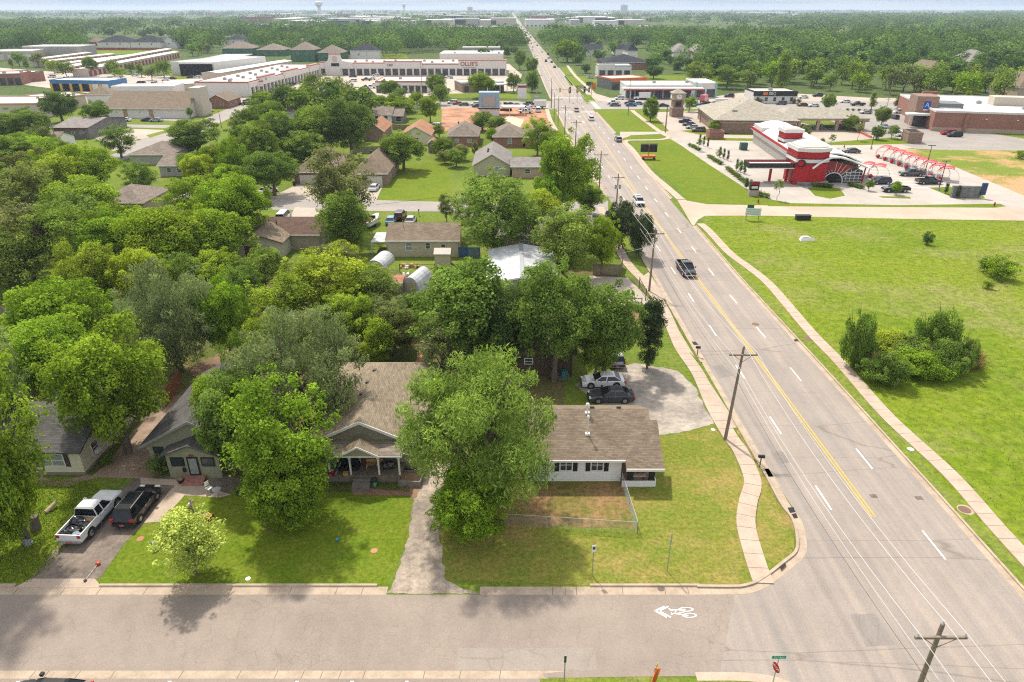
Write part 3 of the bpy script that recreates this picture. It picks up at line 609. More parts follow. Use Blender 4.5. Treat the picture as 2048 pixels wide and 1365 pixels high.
def proto(kind, var=0):
 key = (kind, var)
 if key not in PROTO:
  rx, rz, z0, lb, lr, n, ls, st = SPEC[kind]; sd_ = hash(kind) % 97 if False else sum(map(ord, kind)) + 31 * var
  V, t_, C, LR = crown_np(sd_, n, rx, rz, z0, lb, lr, ls, st)
  far = kind.startswith('far')
  cm = quads_mesh('crown', V, t_, leaf_far if far else leaf)
  r0 = {'round': .42, 'roundb': .45, 'dense': .4, 'droop': .45, 'airy': .32, 'low': .3, 'cedar': .2, 'column': .06, 'young': .12, 'sapling': .05, 'bush': .05, 'scrub': .07, 'cone': .2}.get(kind, .35)
  tm = trunk_mesh('trunk', z0 + rz * (.9 if kind not in ('cedar', 'column', 'cone') else 1.5), r0, C, sd_, 4 if far else (14 if kind == 'airy' else 9), .85, {'sapling': .35, 'bush': .3, 'young': .5, 'column': .1, 'scrub': .6}.get(kind))
  PROTO[key] = (tm, cm)
 return PROTO[key]
def tree_at(x, y, h, w, kind, col, label, group=None, name='tree', z=0, cat='tree', parts=True):
 var = TRND.randint(0, 1) if kind in ('round', 'roundb', 'dense', 'droop', 'airy', 'young') else 0
 tm, cm = proto(kind, var); sz = h / HT[kind]; sx = w / (2 * SPEC[kind][0] + SPEC[kind][4] * .9)
 rz = TRND.uniform(0, 6.28); j = TRND.uniform(.92, 1.08)
 root = bpy.data.objects.new(name, None) ; COL.objects.link(root); root.location = (x, y, z); root.rotation_euler = (0, 0, rz); root.scale = (sx * j, sx / j, sz)
 tag(root, label, cat, group)
 for nm, me in (('trunk', tm), ('crown', cm)):
  c = bpy.data.objects.new(nm, me); COL.objects.link(c); c.parent = root
  if nm == 'crown': hue(c, col)
 return root
GREEN = {'dark': (.065, .105, .03), 'mid': (.10, .148, .028), 'lime': (.155, .205, .022), 'bright': (.125, .19, .018), 'silver': (.135, .165, .075),
         'yellow': (.27, .30, .08), 'olive': (.115, .135, .045), 'cedar': (.045, .065, .03), 'fresh': (.13, .18, .035)}
def jit(c, rnd=TRND, a=.12):
 k = rnd.uniform(1 - a, 1 + a); return (c[0] * k * rnd.uniform(.93, 1.08), c[1] * k, c[2] * k * rnd.uniform(.85, 1.15))
def T(cx, top, base, w, kind, col, label, bx=None, group=None, name='tree', cat='tree'):
 """tree from what the photo shows: crown centre column, top row, row of the foot, crown width in pixels"""
 bx = cx if bx is None else bx
 x, y = G(bx, base); dep = y / (CP - (base - 682.5) / FPX * SP)
 h = HZ(top, y + .3); rowmid = (top + base) / 2; v = (rowmid - 682.5) / FPX
 width = w / FPX * (y / (CP - v * SP)); h = max(h, .6)
 xc = (cx - 1024) / FPX * (y / (CP - v * SP))
 return tree_at((x + xc * 2) / 3, y, h, width, kind, jit(GREEN[col], a=.06), label, group, name, cat=cat)
NEAR = [
 (-2, 640, 1078, 215, 'airy', 'lime', 'tall loose light green tree at the left edge in front of the cream house'),
 (20, 870, 1085, 110, 'dense', 'bright', 'leaning bright green tree beside the long grass left of the white pickup'),
 (-40, 850, 1120, 180, 'low', 'bright', 'low bright green tree cut off by the left edge above the kerb'),
 (232, 640, 905, 250, 'round', 'bright', 'dense bright green tree over the driveway between the cream house and the green-grey house'),
 (120, 640, 800, 190, 'roundb', 'bright', 'bright green tree behind the dark roof of the cream house'),
 (52, 655, 790, 190, 'airy', 'fresh', 'thin-leaved grey-green tree behind the cream house at the left edge'),
 (-20, 650, 900, 160, 'droop', 'silver', 'silver-green tree leaving the picture left of the cream house'),
 (125, 560, 705, 215, 'low', 'bright', 'broad domed bright green tree beside the wooden fence at the left edge'),
 (345, 527, 742, 210, 'droop', 'silver', 'large silver-green elm above the bare brown yard'),
 (455, 550, 728, 120, 'round', 'bright', 'bright green tree with a thin dark trunk right of the silver-green elm'),
 (185, 476, 640, 130, 'round', 'lime', 'tall lime green tree rising highest behind the domed bright green tree'),
 (285, 500, 640, 130, 'roundb', 'lime', 'lime green tree right of the tallest lime green tree'),
 (365, 498, 620, 90, 'airy', 'fresh', 'small thin-leaved tree in front of the fallen grey shed roof'),
 (490, 525, 640, 90, 'airy', 'mid', 'small green tree with bare twigs beside the cream gabled house'),
 (482, 748, 950, 170, 'roundb', 'mid', 'dark green tree covering the roof of the green-grey house'),
 (445, 745, 880, 130, 'round', 'bright', 'bright green tree hanging over the back of the green-grey house'),
 (610, 612, 880, 270, 'droop', 'silver', 'largest silver-green tree, behind the tan-roofed porch house'),
 (505, 660, 840, 120, 'droop', 'mid', 'grey-green tree between the two houses with dark and tan roofs'),
 (572, 735, 1018, 225, 'airy', 'bright', 'big dark green tree left of the porch house'),
 (575, 885, 1052, 165, 'dense', 'bright', 'bushy bright green tree in front of the porch house corner'),
 (528, 960, 1062, 65, 'young', 'bright', 'young tree with a thin stem at the shaded edge of the front lawn'),
 (383, 1022, 1152, 142, 'young', 'yellow', 'small pale yellow-green tree alone on the lawn near the kerb'),
 (962, 706, 1012, 340, 'droop', 'fresh', 'huge rounded elm with feathery light green leaves in front of the white house'),
 (940, 935, 1078, 165, 'dense', 'bright', 'lower dark green tree under the huge elm beside the gravel drive'),
 (935, 518, 738, 240, 'dense', 'mid', 'big dark green tree above the empty green yard'),
 (1015, 560, 745, 130, 'roundb', 'dark', 'dark tree behind the huge elm and in front of the brown garage'),
 (885, 640, 765, 110, 'airy', 'silver', 'grey twiggy tree at the corner of the empty yard'),
 (1110, 520, 762, 185, 'round', 'mid', 'spreading green tree over the brown wooden garage'),
 (1196, 562, 748, 155, 'roundb', 'mid', 'green tree with a leaning trunk above the parked white sedan', 1240),
 (1192, 640, 765, 90, 'round', 'mid', 'lower green tree between the garage and the white sedan'),
 (1299, 585, 738, 66, 'cedar', 'cedar', 'narrow dark cedar beside the pavement and the gravel lot'),
 (560, 545, 690, 150, 'airy', 'lime', 'lime green tree with open branches above the largest silver-green tree'),
 (650, 495, 650, 190, 'airy', 'lime', 'wide lime green pecan with open branches in the back gardens'),
 (750, 530, 640, 110, 'airy', 'fresh', 'open-branched tree left of the white arched shed'),
 (705, 580, 700, 130, 'round', 'lime', 'yellow-green rounded tree in the middle of the overgrown gardens'),
 (775, 590, 690, 110, 'airy', 'olive', 'olive green thin tree in front of the arched white shed'),
 (540, 620, 760, 110, 'dense', 'lime', 'lime green tree above the left half of the silver-green tree'),
 (830, 580, 660, 70, 'dense', 'mid', 'small dark tree at the foot of the arched white shed'),
 (755, 640, 735, 80, 'young', 'bright', 'small green tree at the edge of the empty back yard'),
 (990, 340, 525, 175, 'airy', 'fresh', 'tall airy cottonwood beside the grey-roofed tan house'),
 (940, 370, 470, 80, 'airy', 'silver', 'half-bare grey tree at the side of the open green lot'),
 (1040, 380, 500, 90, 'round', 'fresh', 'green tree right of the tall airy cottonwood'),
 (1135, 262, 438, 130, 'round', 'bright', 'dense bright green tree left of the main road by the pavement'),
 (1180, 370, 430, 60, 'dense', 'mid', 'dark green tree at the end of the residential street'),
 (1075, 232, 312, 70, 'airy', 'lime', 'thin lime tree beside the brick house near the building site'),
 (1130, 405, 560, 150, 'airy', 'fresh', 'pale green tree in front of the long grey roof'),
 (1205, 425, 548, 75, 'round', 'lime', 'lime green tree beside the wooden gate near the pavement'),
 (1240, 400, 500, 70, 'low', 'cedar', 'dark cedar leaning over the main road'),
 (1280, 425, 515, 60, 'low', 'cedar', 'dark cedar closest to the road beside the utility pole'),
 (683, 285, 462, 140, 'airy', 'olive', 'tall spiky olive-green pecan in front of the two garages'),
 (688, 380, 508, 115, 'dense', 'mid', 'dense green tree in front of the spiky pecan'),
 (545, 298, 392, 110, 'round', 'mid', 'rounded green tree beside the brick house with the white garage door'),
 (806, 262, 342, 100, 'round', 'mid', 'rounded green tree on the open lawn beside the garages'),
 (470, 345, 500, 150, 'round', 'bright', 'bright green tree at the bend of the residential street'),
 (400, 300, 350, 90, 'low', 'mid', 'green tree behind the low grey ranch house'),
 (435, 425, 545, 170, 'roundb', 'bright', 'bright green tree left of the cream gabled house'),
 (340, 405, 560, 200, 'round', 'bright', 'wide lime green tree in the middle of the left gardens'),
 (230, 420, 560, 130, 'dense', 'bright', 'bright green tree covering the hidden brown roof'),
 (120, 300, 420, 130, 'round', 'lime', 'tall yellow-green tree left of the curving street'),
 (180, 285, 400, 120, 'round', 'bright', 'bright green tree near the grey roof with red trim'),
 (60, 320, 470, 150, 'airy', 'olive', 'olive thin-leaved tree at the left side of the gardens'),
 (165, 350, 470, 150, 'roundb', 'lime', 'yellow-green broad tree left of the hidden brown roof'),
 (50, 400, 560, 160, 'airy', 'olive', 'olive green tree above the yard with the white cover'),
 (130, 400, 560, 140, 'airy', 'fresh', 'grey-green tree in front of the yellow-green broad tree'),
 (238, 250, 316, 85, 'airy', 'mid', 'open dark tree beside the curving street'),
 (280, 320, 400, 80, 'airy', 'mid', 'half-bare tree in front of the low grey ranch house'),
 (395, 235, 310, 110, 'roundb', 'mid', 'wide dark tree beside the curving street'),
 (475, 230, 300, 40, 'airy', 'olive', 'thin twiggy tree right of the wide dark tree'),
 (500, 210, 290, 60, 'round', 'mid', 'dark green tree above the curving street bend'),
 (55, 215, 290, 110, 'round', 'mid', 'large grey-green tree in front of the long beige building'),
 (120, 180, 245, 78, 'round', 'dark', 'rounded dark tree between the beige building and the church'),
 (195, 200, 262, 60, 'round', 'mid', 'mid green tree in front of the long brown church roof'),
 (30, 270, 370, 120, 'dense', 'mid', 'green tree at the left edge below the beige building'),
 (85, 310, 400, 70, 'low', 'bright', 'low bright green tree at the left edge lawn'),
 (405, 188, 225, 34, 'cone', 'dark', 'dark conifer beside the church chimney'),
 (395, 183, 222, 26, 'cone', 'dark', 'narrow conifer left of the church chimney end'),
 (380, 215, 238, 16, 'young', 'mid', 'small rounded tree by the church entrance'),
 (182, 112, 152, 30, 'round', 'mid', 'dark tree standing among the storage rows'),
 (610, 260, 340, 110, 'dense', 'mid', 'dense dark tree behind the brick house with the white garage door'),
 (560, 225, 330, 90, 'dense', 'dark', 'dark green tree in front of the grey hip roof'),
 (520, 240, 350, 90, 'dense', 'mid', 'dark green tree left of the grey hip roof'),
 (640, 215, 320, 110, 'roundb', 'mid', 'dark green tree at the middle of the tree belt'),
 (700, 195, 320, 110, 'round', 'dark', 'tall dark tree in front of the shopping centre car park'),
 (570, 165, 240, 70, 'airy', 'dark', 'thin dark tree at the end of the diagonal shopping wing'),
 (640, 145, 225, 80, 'airy', 'mid', 'tall green tree in front of the diagonal shopping wing'),
 (665, 160, 235, 60, 'airy', 'dark', 'loose dark tree at the left end of the car park'),
 (778, 158, 196, 46, 'round', 'mid', 'round green tree in front of the small shops building'),
 (872, 146, 194, 46, 'round', 'mid', 'round green tree right of the small shops building'),
 (963, 144, 196, 62, 'round', 'bright', 'round green tree on the grass bank beside the brick restaurant'),
 (750, 190, 222, 60, 'low', 'bright', 'low bright green bushes behind the white cottage'),
 (800, 195, 225, 80, 'low', 'bright', 'spreading bright green tree behind the white cottage'),
 (860, 190, 245, 45, 'round', 'bright', 'bright green tree at the edge of the building site'),
 (965, 222, 262, 55, 'dense', 'mid', 'dense tree standing in the red building site'),
 (995, 232, 275, 55, 'dense', 'mid', 'low tree between the two brick hip-roofed houses'),
 (985, 255, 290, 30, 'young', 'bright', 'small bright green tree between the brick houses'),
 (878, 248, 278, 30, 'young', 'mid', 'small green tree beside the orange-roofed house'),
 (890, 275, 310, 40, 'airy', 'olive', 'small grey tree beside the brown garden shed'),
 (950, 280, 318, 16, 'airy', 'olive', 'dead brown little tree at the back of the open lot'),
 (893, 385, 445, 36, 'airy', 'olive', 'brown twiggy tree beside the residential street'),
 (1027, 145, 186, 30, 'round', 'mid', 'dark tree beside the road at the shopping centre corner'),
 (1040, 98, 140, 26, 'round', 'mid', 'round tree beside the road above the shopping centre'),
 (1063, 113, 150, 30, 'round', 'mid', 'green tree close to the left side of the far road'),
 (1064, 140, 185, 30, 'dense', 'mid', 'dark tree close to the road left of the traffic lights'),
 (1135, 77, 125, 55, 'round', 'bright', 'large light green tree right of the far road'),
 (1172, 128, 147, 22, 'low', 'dark', 'dark clump beside the auto shop'),
 (1212, 156, 170, 18, 'bush', 'dark', 'dark rounded bush in front of the orange store'),
 (1308, 130, 158, 40, 'round', 'dark', 'rounded dark tree behind the orange store'),
 (1302, 192, 243, 36, 'dense', 'mid', 'dark green oak by the lawn and the clock tower'),
 (1379, 193, 224, 30, 'round', 'bright', 'bright tree right of the clock tower'),
 (1400, 120, 175, 60, 'airy', 'fresh', 'tall thin green trees behind the fuel station'),
 (1455, 128, 178, 60, 'airy', 'fresh', 'light green tree behind the white fuel station wing'),
 (1430, 240, 266, 30, 'young', 'bright', 'small bright tree beside the bank parking'),
 (1565, 100, 190, 60, 'cone', 'fresh', 'pointed pale green tree behind the smokehouse'),
 (1745, 182, 220, 26, 'cone', 'fresh', 'pointed green tree left of the grocery sign'),
 (1796, 186, 218, 24, 'cone', 'olive', 'brownish conical tree behind the grocery sign'),
 (1878, 183, 214, 22, 'cone', 'bright', 'bright conical cypress at left behind the grocery roof'),
 (1907, 182, 214, 22, 'cone', 'olive', 'duller conical cypress in the middle behind the grocery roof'),
 (1932, 182, 220, 26, 'cone', 'bright', 'tall conical cypress at right behind the grocery roof'),
 (1657, 188, 222, 34, 'low', 'mid', 'round tree in front of the smokehouse car park'),
 (1765, 212, 252, 38, 'round', 'mid', 'dark green tree in the grocery car park'),
 (1717, 245, 282, 22, 'sapling', 'olive', 'thin street tree on the strip beside the bank drive'),
 (1785, 250, 278, 26, 'young', 'mid', 'small round tree beside the grocery bin store'),
 (1755, 252, 280, 30, 'low', 'mid', 'low dark bushes beside the bank drive-through'),
 (1700, 230, 262, 40, 'low', 'mid', 'dark hedge-like bushes along the bank drive-through'),
 (1663, 268, 296, 18, 'sapling', 'mid', 'young street tree beside the low lawn behind the red tower'),
 (1643, 276, 292, 14, 'young', 'bright', 'tiny round tree behind the red tower'),
 (1398, 278, 303, 18, 'sapling', 'mid', 'leftmost sapling of the row along the sloping lawn'),
 (1438, 298, 327, 18, 'sapling', 'mid', 'second sapling from the left along the sloping lawn'),
 (1479, 322, 357, 26, 'sapling', 'mid', 'third sapling from the left along the sloping lawn'),
 (1556, 358, 401, 24, 'sapling', 'fresh', 'sapling nearest the street at the foot of the sloping lawn'),
 (1610, 248, 285, 26, 'airy', 'olive', 'thin brownish tree beside the bank drive-through roof'),
 (1794, 362, 390, 24, 'young', 'bright', 'small tree in front of the parked black pickup'),
 (1738, 360, 382, 20, 'young', 'mid', 'small bush-like tree beside the blue car at the restaurant'),
 (1714, 622, 735, 72, 'thick', 'mid', 'tall left bush of the thicket in the green field'),
 (1870, 622, 715, 105, 'thick', 'mid', 'tall right bush of the thicket in the green field'),
 (1790, 668, 705, 115, 'thick', 'lime', 'yellow-green middle bush of the thicket in the green field'),
 (1900, 680, 745, 95, 'thick', 'mid', 'dark bush right of the middle of the thicket'),
 (1835, 680, 725, 120, 'thick', 'mid', 'dark central bush of the thicket'),
 (1768, 705, 765, 100, 'thick', 'mid', 'lower left bush of the thicket next to the dry grass'),
 (1850, 700, 748, 120, 'thick', 'bright', 'bright low bush at the front of the thicket'),
 (1932, 675, 735, 50, 'thick', 'mid', 'small dark bush at the right end of the thicket'),
 (1797, 712, 768, 55, 'young', 'lime', 'lime bush at the very front of the thicket'),
 (1856, 462, 490, 28, 'scrub', 'dark', 'small dark bush alone in the green field'),
 (2002, 512, 558, 80, 'scrub', 'bright', 'bright bush group at the right side of the green field'),
 (1975, 512, 545, 40, 'scrub', 'mid', 'small dark bush left of the bright bush group'),
 (1975, 560, 578, 26, 'bush', 'lime', 'tiny lime bush alone in the green field'),
 (318, 912, 950, 50, 'bush', 'mid', 'clipped round bush at the corner of the green-grey house'),
 (215, 905, 928, 30, 'bush', 'mid', 'small bush at the foot of the big tree beside the cream house'),
 (2040, 300, 318, 30, 'bush', 'lime', 'low bush at the edge of the red field'),
]
for t_ in NEAR:
 nm = {'bush': 'bush', 'scrub': 'bush', 'cedar': 'cedar_tree', 'sapling': 'sapling', 'cone': 'conical_tree'}.get(t_[4], 'tree')
 T(*t_[:7], bx=t_[7] if len(t_) > 7 else None, name=nm, cat='bush' if nm == 'bush' else 'tree')
ARB = [(1403, 307, 'left'), (1409, 309, 'middle'), (1416, 312, 'right'), (1547, 333, 0), (1553, 336, 0), (1559, 338, 0)]
for gi, (cx, by, wh) in enumerate([(1408, 292, 'farthest'), (1567 - 153 + 0, 0, '')][:1] + [(1448, 318, 'second'), (1482, 345, 'third'), (1501 + 0, 381, 'nearest')]):
 for k, p_ in enumerate(('left', 'middle', 'right')):
  bx = cx - 8 + 8 * k; b_ = by - 3 + 3.5 * k
  T(bx, b_ - [22, 23, 26, 24][gi], b_, 6.5 + gi * .9, 'column', 'cedar', f'{p_} arborvitae of the {wh} clump of three along the sloping lawn', name='arborvitae')
for cx, top, by, lb in ((1893, 364, 388, 'narrow arborvitae left of the grey stone sign wall'), (1917, 369, 397, 'narrow arborvitae in front of the grey stone sign wall'), (1958, 373, 396, 'narrow arborvitae right of the grey stone sign wall')):
 T(cx, top, by, 11, 'column', 'cedar', lb, name='arborvitae')
for (x0, y0_, x1, y1_, n, lb) in ((1380, 293, 1398, 302, 5, 'low hedge bush between the first and second arborvitae clumps'), (1418, 316, 1440, 330, 7, 'low hedge bush between the second and third arborvitae clumps'), (1455, 340, 1495, 372, 11, 'low hedge bush between the third and fourth arborvitae clumps'), (1510, 388, 1533, 396, 4, 'low hedge bush beside the restaurant entrance sign'),
                              (1615, 372, 1660, 376, 8, 'low shrub in the bed below the red tower'), (1700, 372, 1722, 378, 5, 'low shrub in the bed right of the red entrance'), (1695, 222, 1822, 226, 12, 'low hedge bush along the grocery car park')):
 for i in range(n):
  a = i / (n - 1); px_, py_ = x0 + (x1 - x0) * a, y0_ + (y1_ - y0_) * a
  x, y = G(px_, py_); tree_at(x, y, 1.0, 1.9, 'bush', jit(GREEN['mid']), lb, group=lb.replace('bush', 'bushes').replace('shrub', 'shrubs'), name='hedge_bush', cat='bush')
KEEP = []        # rectangles in photo pixels of the foot row where nothing is planted
def inpoly(x, y, P):
 c = False; j = len(P) - 1
 for i in range(len(P)):
  if (P[i][1] > y) != (P[j][1] > y) and x < (P[j][0] - P[i][0]) * (y - P[i][1]) / (P[j][1] - P[i][1]) + P[i][0]: c = not c
  j = i
 return c
mrn = random.Random(11)
ZONES = [  # polygon in photo pixels of the feet, count, mean height, spacing, colours, label
 ([(1480, 190), (1490, 165), (1540, 158), (1620, 165), (1760, 172), (1870, 178), (2060, 185), (2060, 212), (1900, 205), (1760, 192), (1640, 182), (1600, 175), (1500, 180)], 42, 11, 'mid', 'leafy tree in the belt behind the smokehouse and the grocery'),
 ([(1440, 180), (1400, 150), (1420, 125), (1600, 118), (2070, 130), (2070, 180), (1850, 172), (1650, 160), (1500, 165)], 95, 13, 'mid', 'broad tree in the woods right of the fuel station'),
 ([(1150, 100), (1200, 92), (1350, 85), (2100, 92), (2100, 128), (1600, 116), (1420, 122), (1330, 112), (1180, 110)], 46, 13, 'dark', 'dark tree in the far woods right of the road'),
 ([(-20, 130), (0, 78), (160, 76), (175, 96), (40, 100)], 18, 14, 'dark', 'dark tree behind the pale warehouses at the upper left'),
 ([(165, 74), (300, 72), (440, 74), (440, 80), (362, 108), (362, 80), (180, 76)], 14, 12, 'dark', 'dark tree among the new black-roofed houses'),
 ([(640, 105), (1000, 102), (1035, 96), (1030, 75), (500, 76), (520, 86), (650, 94)], 34, 13, 'dark', 'dark tree behind the long white shopping centre'),
 ([(355, 112), (425, 100), (430, 112), (380, 120)], 5, 9, 'mid', 'round tree at the top of the storage rows'),
 ([(205, 148), (340, 150), (340, 162), (240, 164), (215, 158)], 7, 8, 'mid', 'green tree in the belt below the storage rows'),
 ([(0, 132), (120, 135), (170, 150), (120, 158), (60, 148), (0, 142)], 7, 8, 'mid', 'green tree above the red brick shops'),
 ([(440, 300), (520, 240), (720, 235), (735, 300), (690, 325), (640, 290), (560, 300), (470, 330)], 12, 10, 'mid', 'dark green tree in the belt behind the brick garages'),
 ([(0, 360), (150, 320), (200, 400), (180, 620), (0, 600)], 7, 10, 'lime', 'leafy tree in the overgrown gardens at the left'),
 ([(210, 470), (460, 440), (500, 560), (480, 620), (300, 640), (200, 560)], 6, 9, 'bright', 'leafy tree in the crowded gardens left of the cream gabled house'),
 ([(0, 280), (90, 290), (150, 330), (120, 380), (0, 380)], 6, 8, 'mid', 'grey-green tree in the gardens below the red-trimmed building'),
 ([(440, 330), (480, 330), (500, 380), (450, 400), (380, 372)], 5, 9, 'bright', 'green tree at the right of the low grey ranch house'),
 ([(520, 560), (700, 540), (800, 600), (800, 720), (700, 740), (560, 680)], 9, 6, 'lime', 'small yellow-green tree of the overgrown gardens in the middle'),
 ([(500, 225), (560, 215), (700, 222), (700, 235), (520, 240)], 8, 9, 'mid', 'dark green tree below the diagonal shopping wing'),
 ([(620, 200), (700, 198), (720, 214), (620, 214)], 6, 8, 'mid', 'tree in front of the left part of the shopping car park'),
 ([(735, 218), (890, 200), (885, 214), (810, 240), (800, 222), (740, 226)], 8, 6, 'mid', 'bushy tree behind the white cottage by the car park'),
 ([(860, 300), (900, 300), (945, 320), (905, 345), (880, 330)], 5, 5, 'mid', 'small garden tree near the brown garden shed'),
 ([(1060, 440), (1180, 445), (1190, 515), (1120, 530)], 3, 8, 'bright', 'light green tree around the tan house beside the main road'),
 ([(1090, 270), (1120, 300), (1150, 360), (1110, 350), (1085, 300)], 4, 6, 'mid', 'small tree on the verge left of the main road'),
 ([(1300, 125), (1460, 132), (1500, 168), (1440, 172), (1380, 160), (1300, 145)], 16, 10, 'mid', 'willowy tree behind the fuel station'),
 ([(1130, 112), (1165, 110), (1200, 124), (1190, 138), (1150, 132)], 6, 10, 'mid', 'tree between the far road and the dark-roofed church'),
 ([(1100, 80), (1130, 76), (1160, 100), (1130, 104)], 6, 11, 'dark', 'dark tree beside the right side of the far road'),
 ([(960, 128), (1036, 118), (1040, 104), (1000, 102), (840, 104), (840, 112), (900, 116)], 8, 9, 'mid', 'green tree behind the right end of the shopping centre'),
]
MASS = {'broad tree in the woods right of the fuel station', 'dark tree in the far woods right of the road', 'dark tree behind the pale warehouses at the upper left', 'dark tree among the new black-roofed houses', 'dark tree behind the long white shopping centre',
 'willowy tree behind the fuel station', 'tree between the far road and the dark-roofed church', 'dark tree beside the right side of the far road', 'green tree behind the right end of the shopping centre'}
MASSED = []
for poly, n, hh, colr, lb in ZONES:
 W = GP(poly); xs_ = [p[0] for p in W]; ys_ = [p[1] for p in W]; placed = []; tries = 0
 sp = math.sqrt(abs(sum(W[i][0] * W[i - 1][1] - W[i - 1][0] * W[i][1] for i in range(len(W)))) / 2 / n) * .75
 while len(placed) < n and tries < n * 80:
  tries += 1; x = mrn.uniform(min(xs_), max(xs_)); y = mrn.uniform(min(ys_), max(ys_))
  if not inpoly(x, y, W) or any((x - a) ** 2 + (y - c) ** 2 < sp * sp for a, c in placed): continue
  placed.append((x, y)); h = hh * mrn.uniform(.75, 1.25); w = min(max(sp * 1.35, h * .75), h * 1.25)
  k = mrn.choice(['far', 'far', 'farb', 'farb', 'farc']) if y > 380 else mrn.choice(['round', 'roundb', 'low'] if y < 250 else ['far', 'farb', 'farb'])
  c = GREEN[mrn.choice({'mid': ['mid', 'bright', 'mid', 'fresh', 'olive', 'mid'], 'dark': ['dark', 'mid', 'dark', 'mid', 'olive'], 'lime': ['lime', 'fresh', 'olive'], 'bright': ['bright', 'lime']}[colr])]
  if hh > 0 and lb in MASS: MASSED.append((x, y, h, w * (.6 if k == 'farc' else 1), mrn.choice(['far', 'farb', 'farc']), mrn.uniform(-.3, .3))); continue
  tree_at(x, y, h, w * (.6 if k == 'farc' else 1), k, jit(c, mrn, .18), lb, group=lb.replace('tree', 'trees', 1), name='tree')
def massed():
 V = []; T_ = []; r = np.random.RandomState(8); src = {}
 for k in ('far', 'farb', 'farc'):
  rx, rz, z0, lb, lr, n, ls, st = SPEC[k]; src[k] = crown_np(3, n, rx, rz, z0, lb, lr, ls, st)[:2]
 for x, y, h, w, k, dt in MASSED:
  v, t = src[k]; a = r.uniform(0, 6.28); c, s_ = math.cos(a), math.sin(a); sx = w / (2 * SPEC[k][0] + 1.5); q = v * np.array([sx, sx, h / HT[k]])
  V.append(np.stack([q[:, 0] * c - q[:, 1] * s_ + x, q[:, 0] * s_ + q[:, 1] * c + y, q[:, 2]], 1)); T_.append(np.clip(t * .8 + .1 + dt, 0, 1))
 o = bpy.data.objects.new('woods', quads_mesh('woods', np.concatenate(V), np.concatenate(T_), leaf_far)); COL.objects.link(o); hue(o, (.06, .105, .026)); tag(o, 'woods around the far churches, shops and warehouses', 'woods', kind='stuff')
massed()
def far_woods():
 r = np.random.RandomState(5); V = []; TT = []
 CL = [[(165, 76), (362, 76), (362, 112), (165, 112)], [(440, 82), (512, 82), (512, 116), (440, 116)], [(1150, 90), (1310, 90), (1310, 146), (1150, 146)], [(1335, 104), (1420, 104), (1420, 126), (1335, 126)], [(1848, 162), (1896, 162), (1896, 178), (1848, 178)], [(1932, 130), (1990, 130), (1990, 146), (1932, 146)], [(1668, 76), (1708, 76), (1708, 85), (1668, 85)], [(1452, 92), (1496, 92), (1496, 104), (1452, 104)]]
 CL = [GP(p) for p in CL]
 def add(x, y, h, w, n, ls, t0):
  d = r.normal(size=(n, 3)); d[:, 2] = np.abs(d[:, 2]) * 1.1 - .35; d /= np.linalg.norm(d, axis=1)[:, None]
  q = 1 + .18 * r.normal(size=n) ; P = np.array([x, y, h * .55]) + d * np.stack([w / 2 * q, w / 2 * q, h * .45 * q], 1)
  P[:, 2] = np.maximum(P[:, 2], .4)
  nr = d + r.normal(size=(n, 3)) * .45 + np.array([0, 0, .3]); nr /= np.linalg.norm(nr, axis=1)[:, None]
  a = np.cross(nr, r.normal(size=(n, 3))); a /= np.linalg.norm(a, axis=1)[:, None]; b = np.cross(nr, a); s = ls * r.uniform(.6, 1.3, n)[:, None]
  V.append(np.stack([P - a * s * .6, P + b * s * .5, P + a * s * .6, P - b * s * .5], 1).reshape(-1, 3))
  TT.append(np.repeat(np.clip(t0 + .09 * r.normal(size=n), 0, 1), 4))
 rows = [(560, 900, 210, 1.6, 18), (900, 1500, 110, 2.5, 22), (1500, 2600, 44, 4.2, 30), (2600, 4500, 20, 7, 42), (4500, 9000, 12, 13, 80)]
 for ya, yb, nq, ls, spc in rows:
  y = ya
  while y < yb:
   hw = y * .86; x = -hw - 60
   while x < hw + 60:
    xx = x + r.uniform(-.45, .45) * spc; yy_ = y + r.uniform(-.45, .45) * spc; x += spc * r.uniform(.8, 1.25)
    if Lx(yy_) - 9 < xx < Rx(yy_) + 9: continue
    ix = 1024 + xx / (yy_ * CP) * FPX * 1.0
    dens = math.sin(xx * .004 + 1.3) * math.sin(yy_ * .0023 + xx * .0011) + math.sin(xx * .0013 - yy_ * .0019)
    if any(ax - 8 < xx < bx_ + 8 and ay - 14 < yy_ < by_ + 8 for ax, bx_, ay, by_ in FARB): continue
    if yy_ < 700 and (xx < 0 or xx < 140) and inpoly(1024 + FPX * xx / (yy_ * CP + H * SP), 682.5 + FPX * (H * CP - yy_ * SP) / (yy_ * CP + H * SP), OPEN): continue
    if yy_ < 1100 and any(inpoly(xx, yy_, p) for p in CL): continue
    if yy_ > 1100 and dens < -.25 and (xx < 800 or yy_ > 2600): continue
    if yy_ > 1350 and (-.5 if yy_ < 1700 else -.72) < xx / yy_ < (.1 if yy_ < 1700 else .38 if yy_ < 3000 else .6) and r.rand() < .86: continue
    h = r.uniform(9, 19) * (1 + .25 * (spc > 30)); add(xx, yy_, h, spc * r.uniform(.9, 1.35), nq, ls, r.uniform(0, .5) if r.rand() < .75 else r.uniform(.5, 1))
   y += spc
 me = quads_mesh('far_woods', np.concatenate(V), np.concatenate(TT), leaf_far)
 o = bpy.data.objects.new('far_woods', me); COL.objects.link(o); hue(o, (.058, .10, .027)); o['kind'] = 'stuff'
 o['label'] = 'dense distant woods running to the hazy horizon'; o['category'] = 'woods'
OPEN = [(0, 132), (-60, 150), (-60, 110), (180, 92), (340, 96), (520, 98), (640, 100), (660, 118), (800, 122), (840, 104), (1010, 96), (1040, 110), (1060, 130), (1200, 140), (1200, 110), (1180, 100), (1240, 92), (1300, 104), (1320, 120), (1400, 140), (1500, 180), (2100, 230), (2100, 300), (0, 300)]
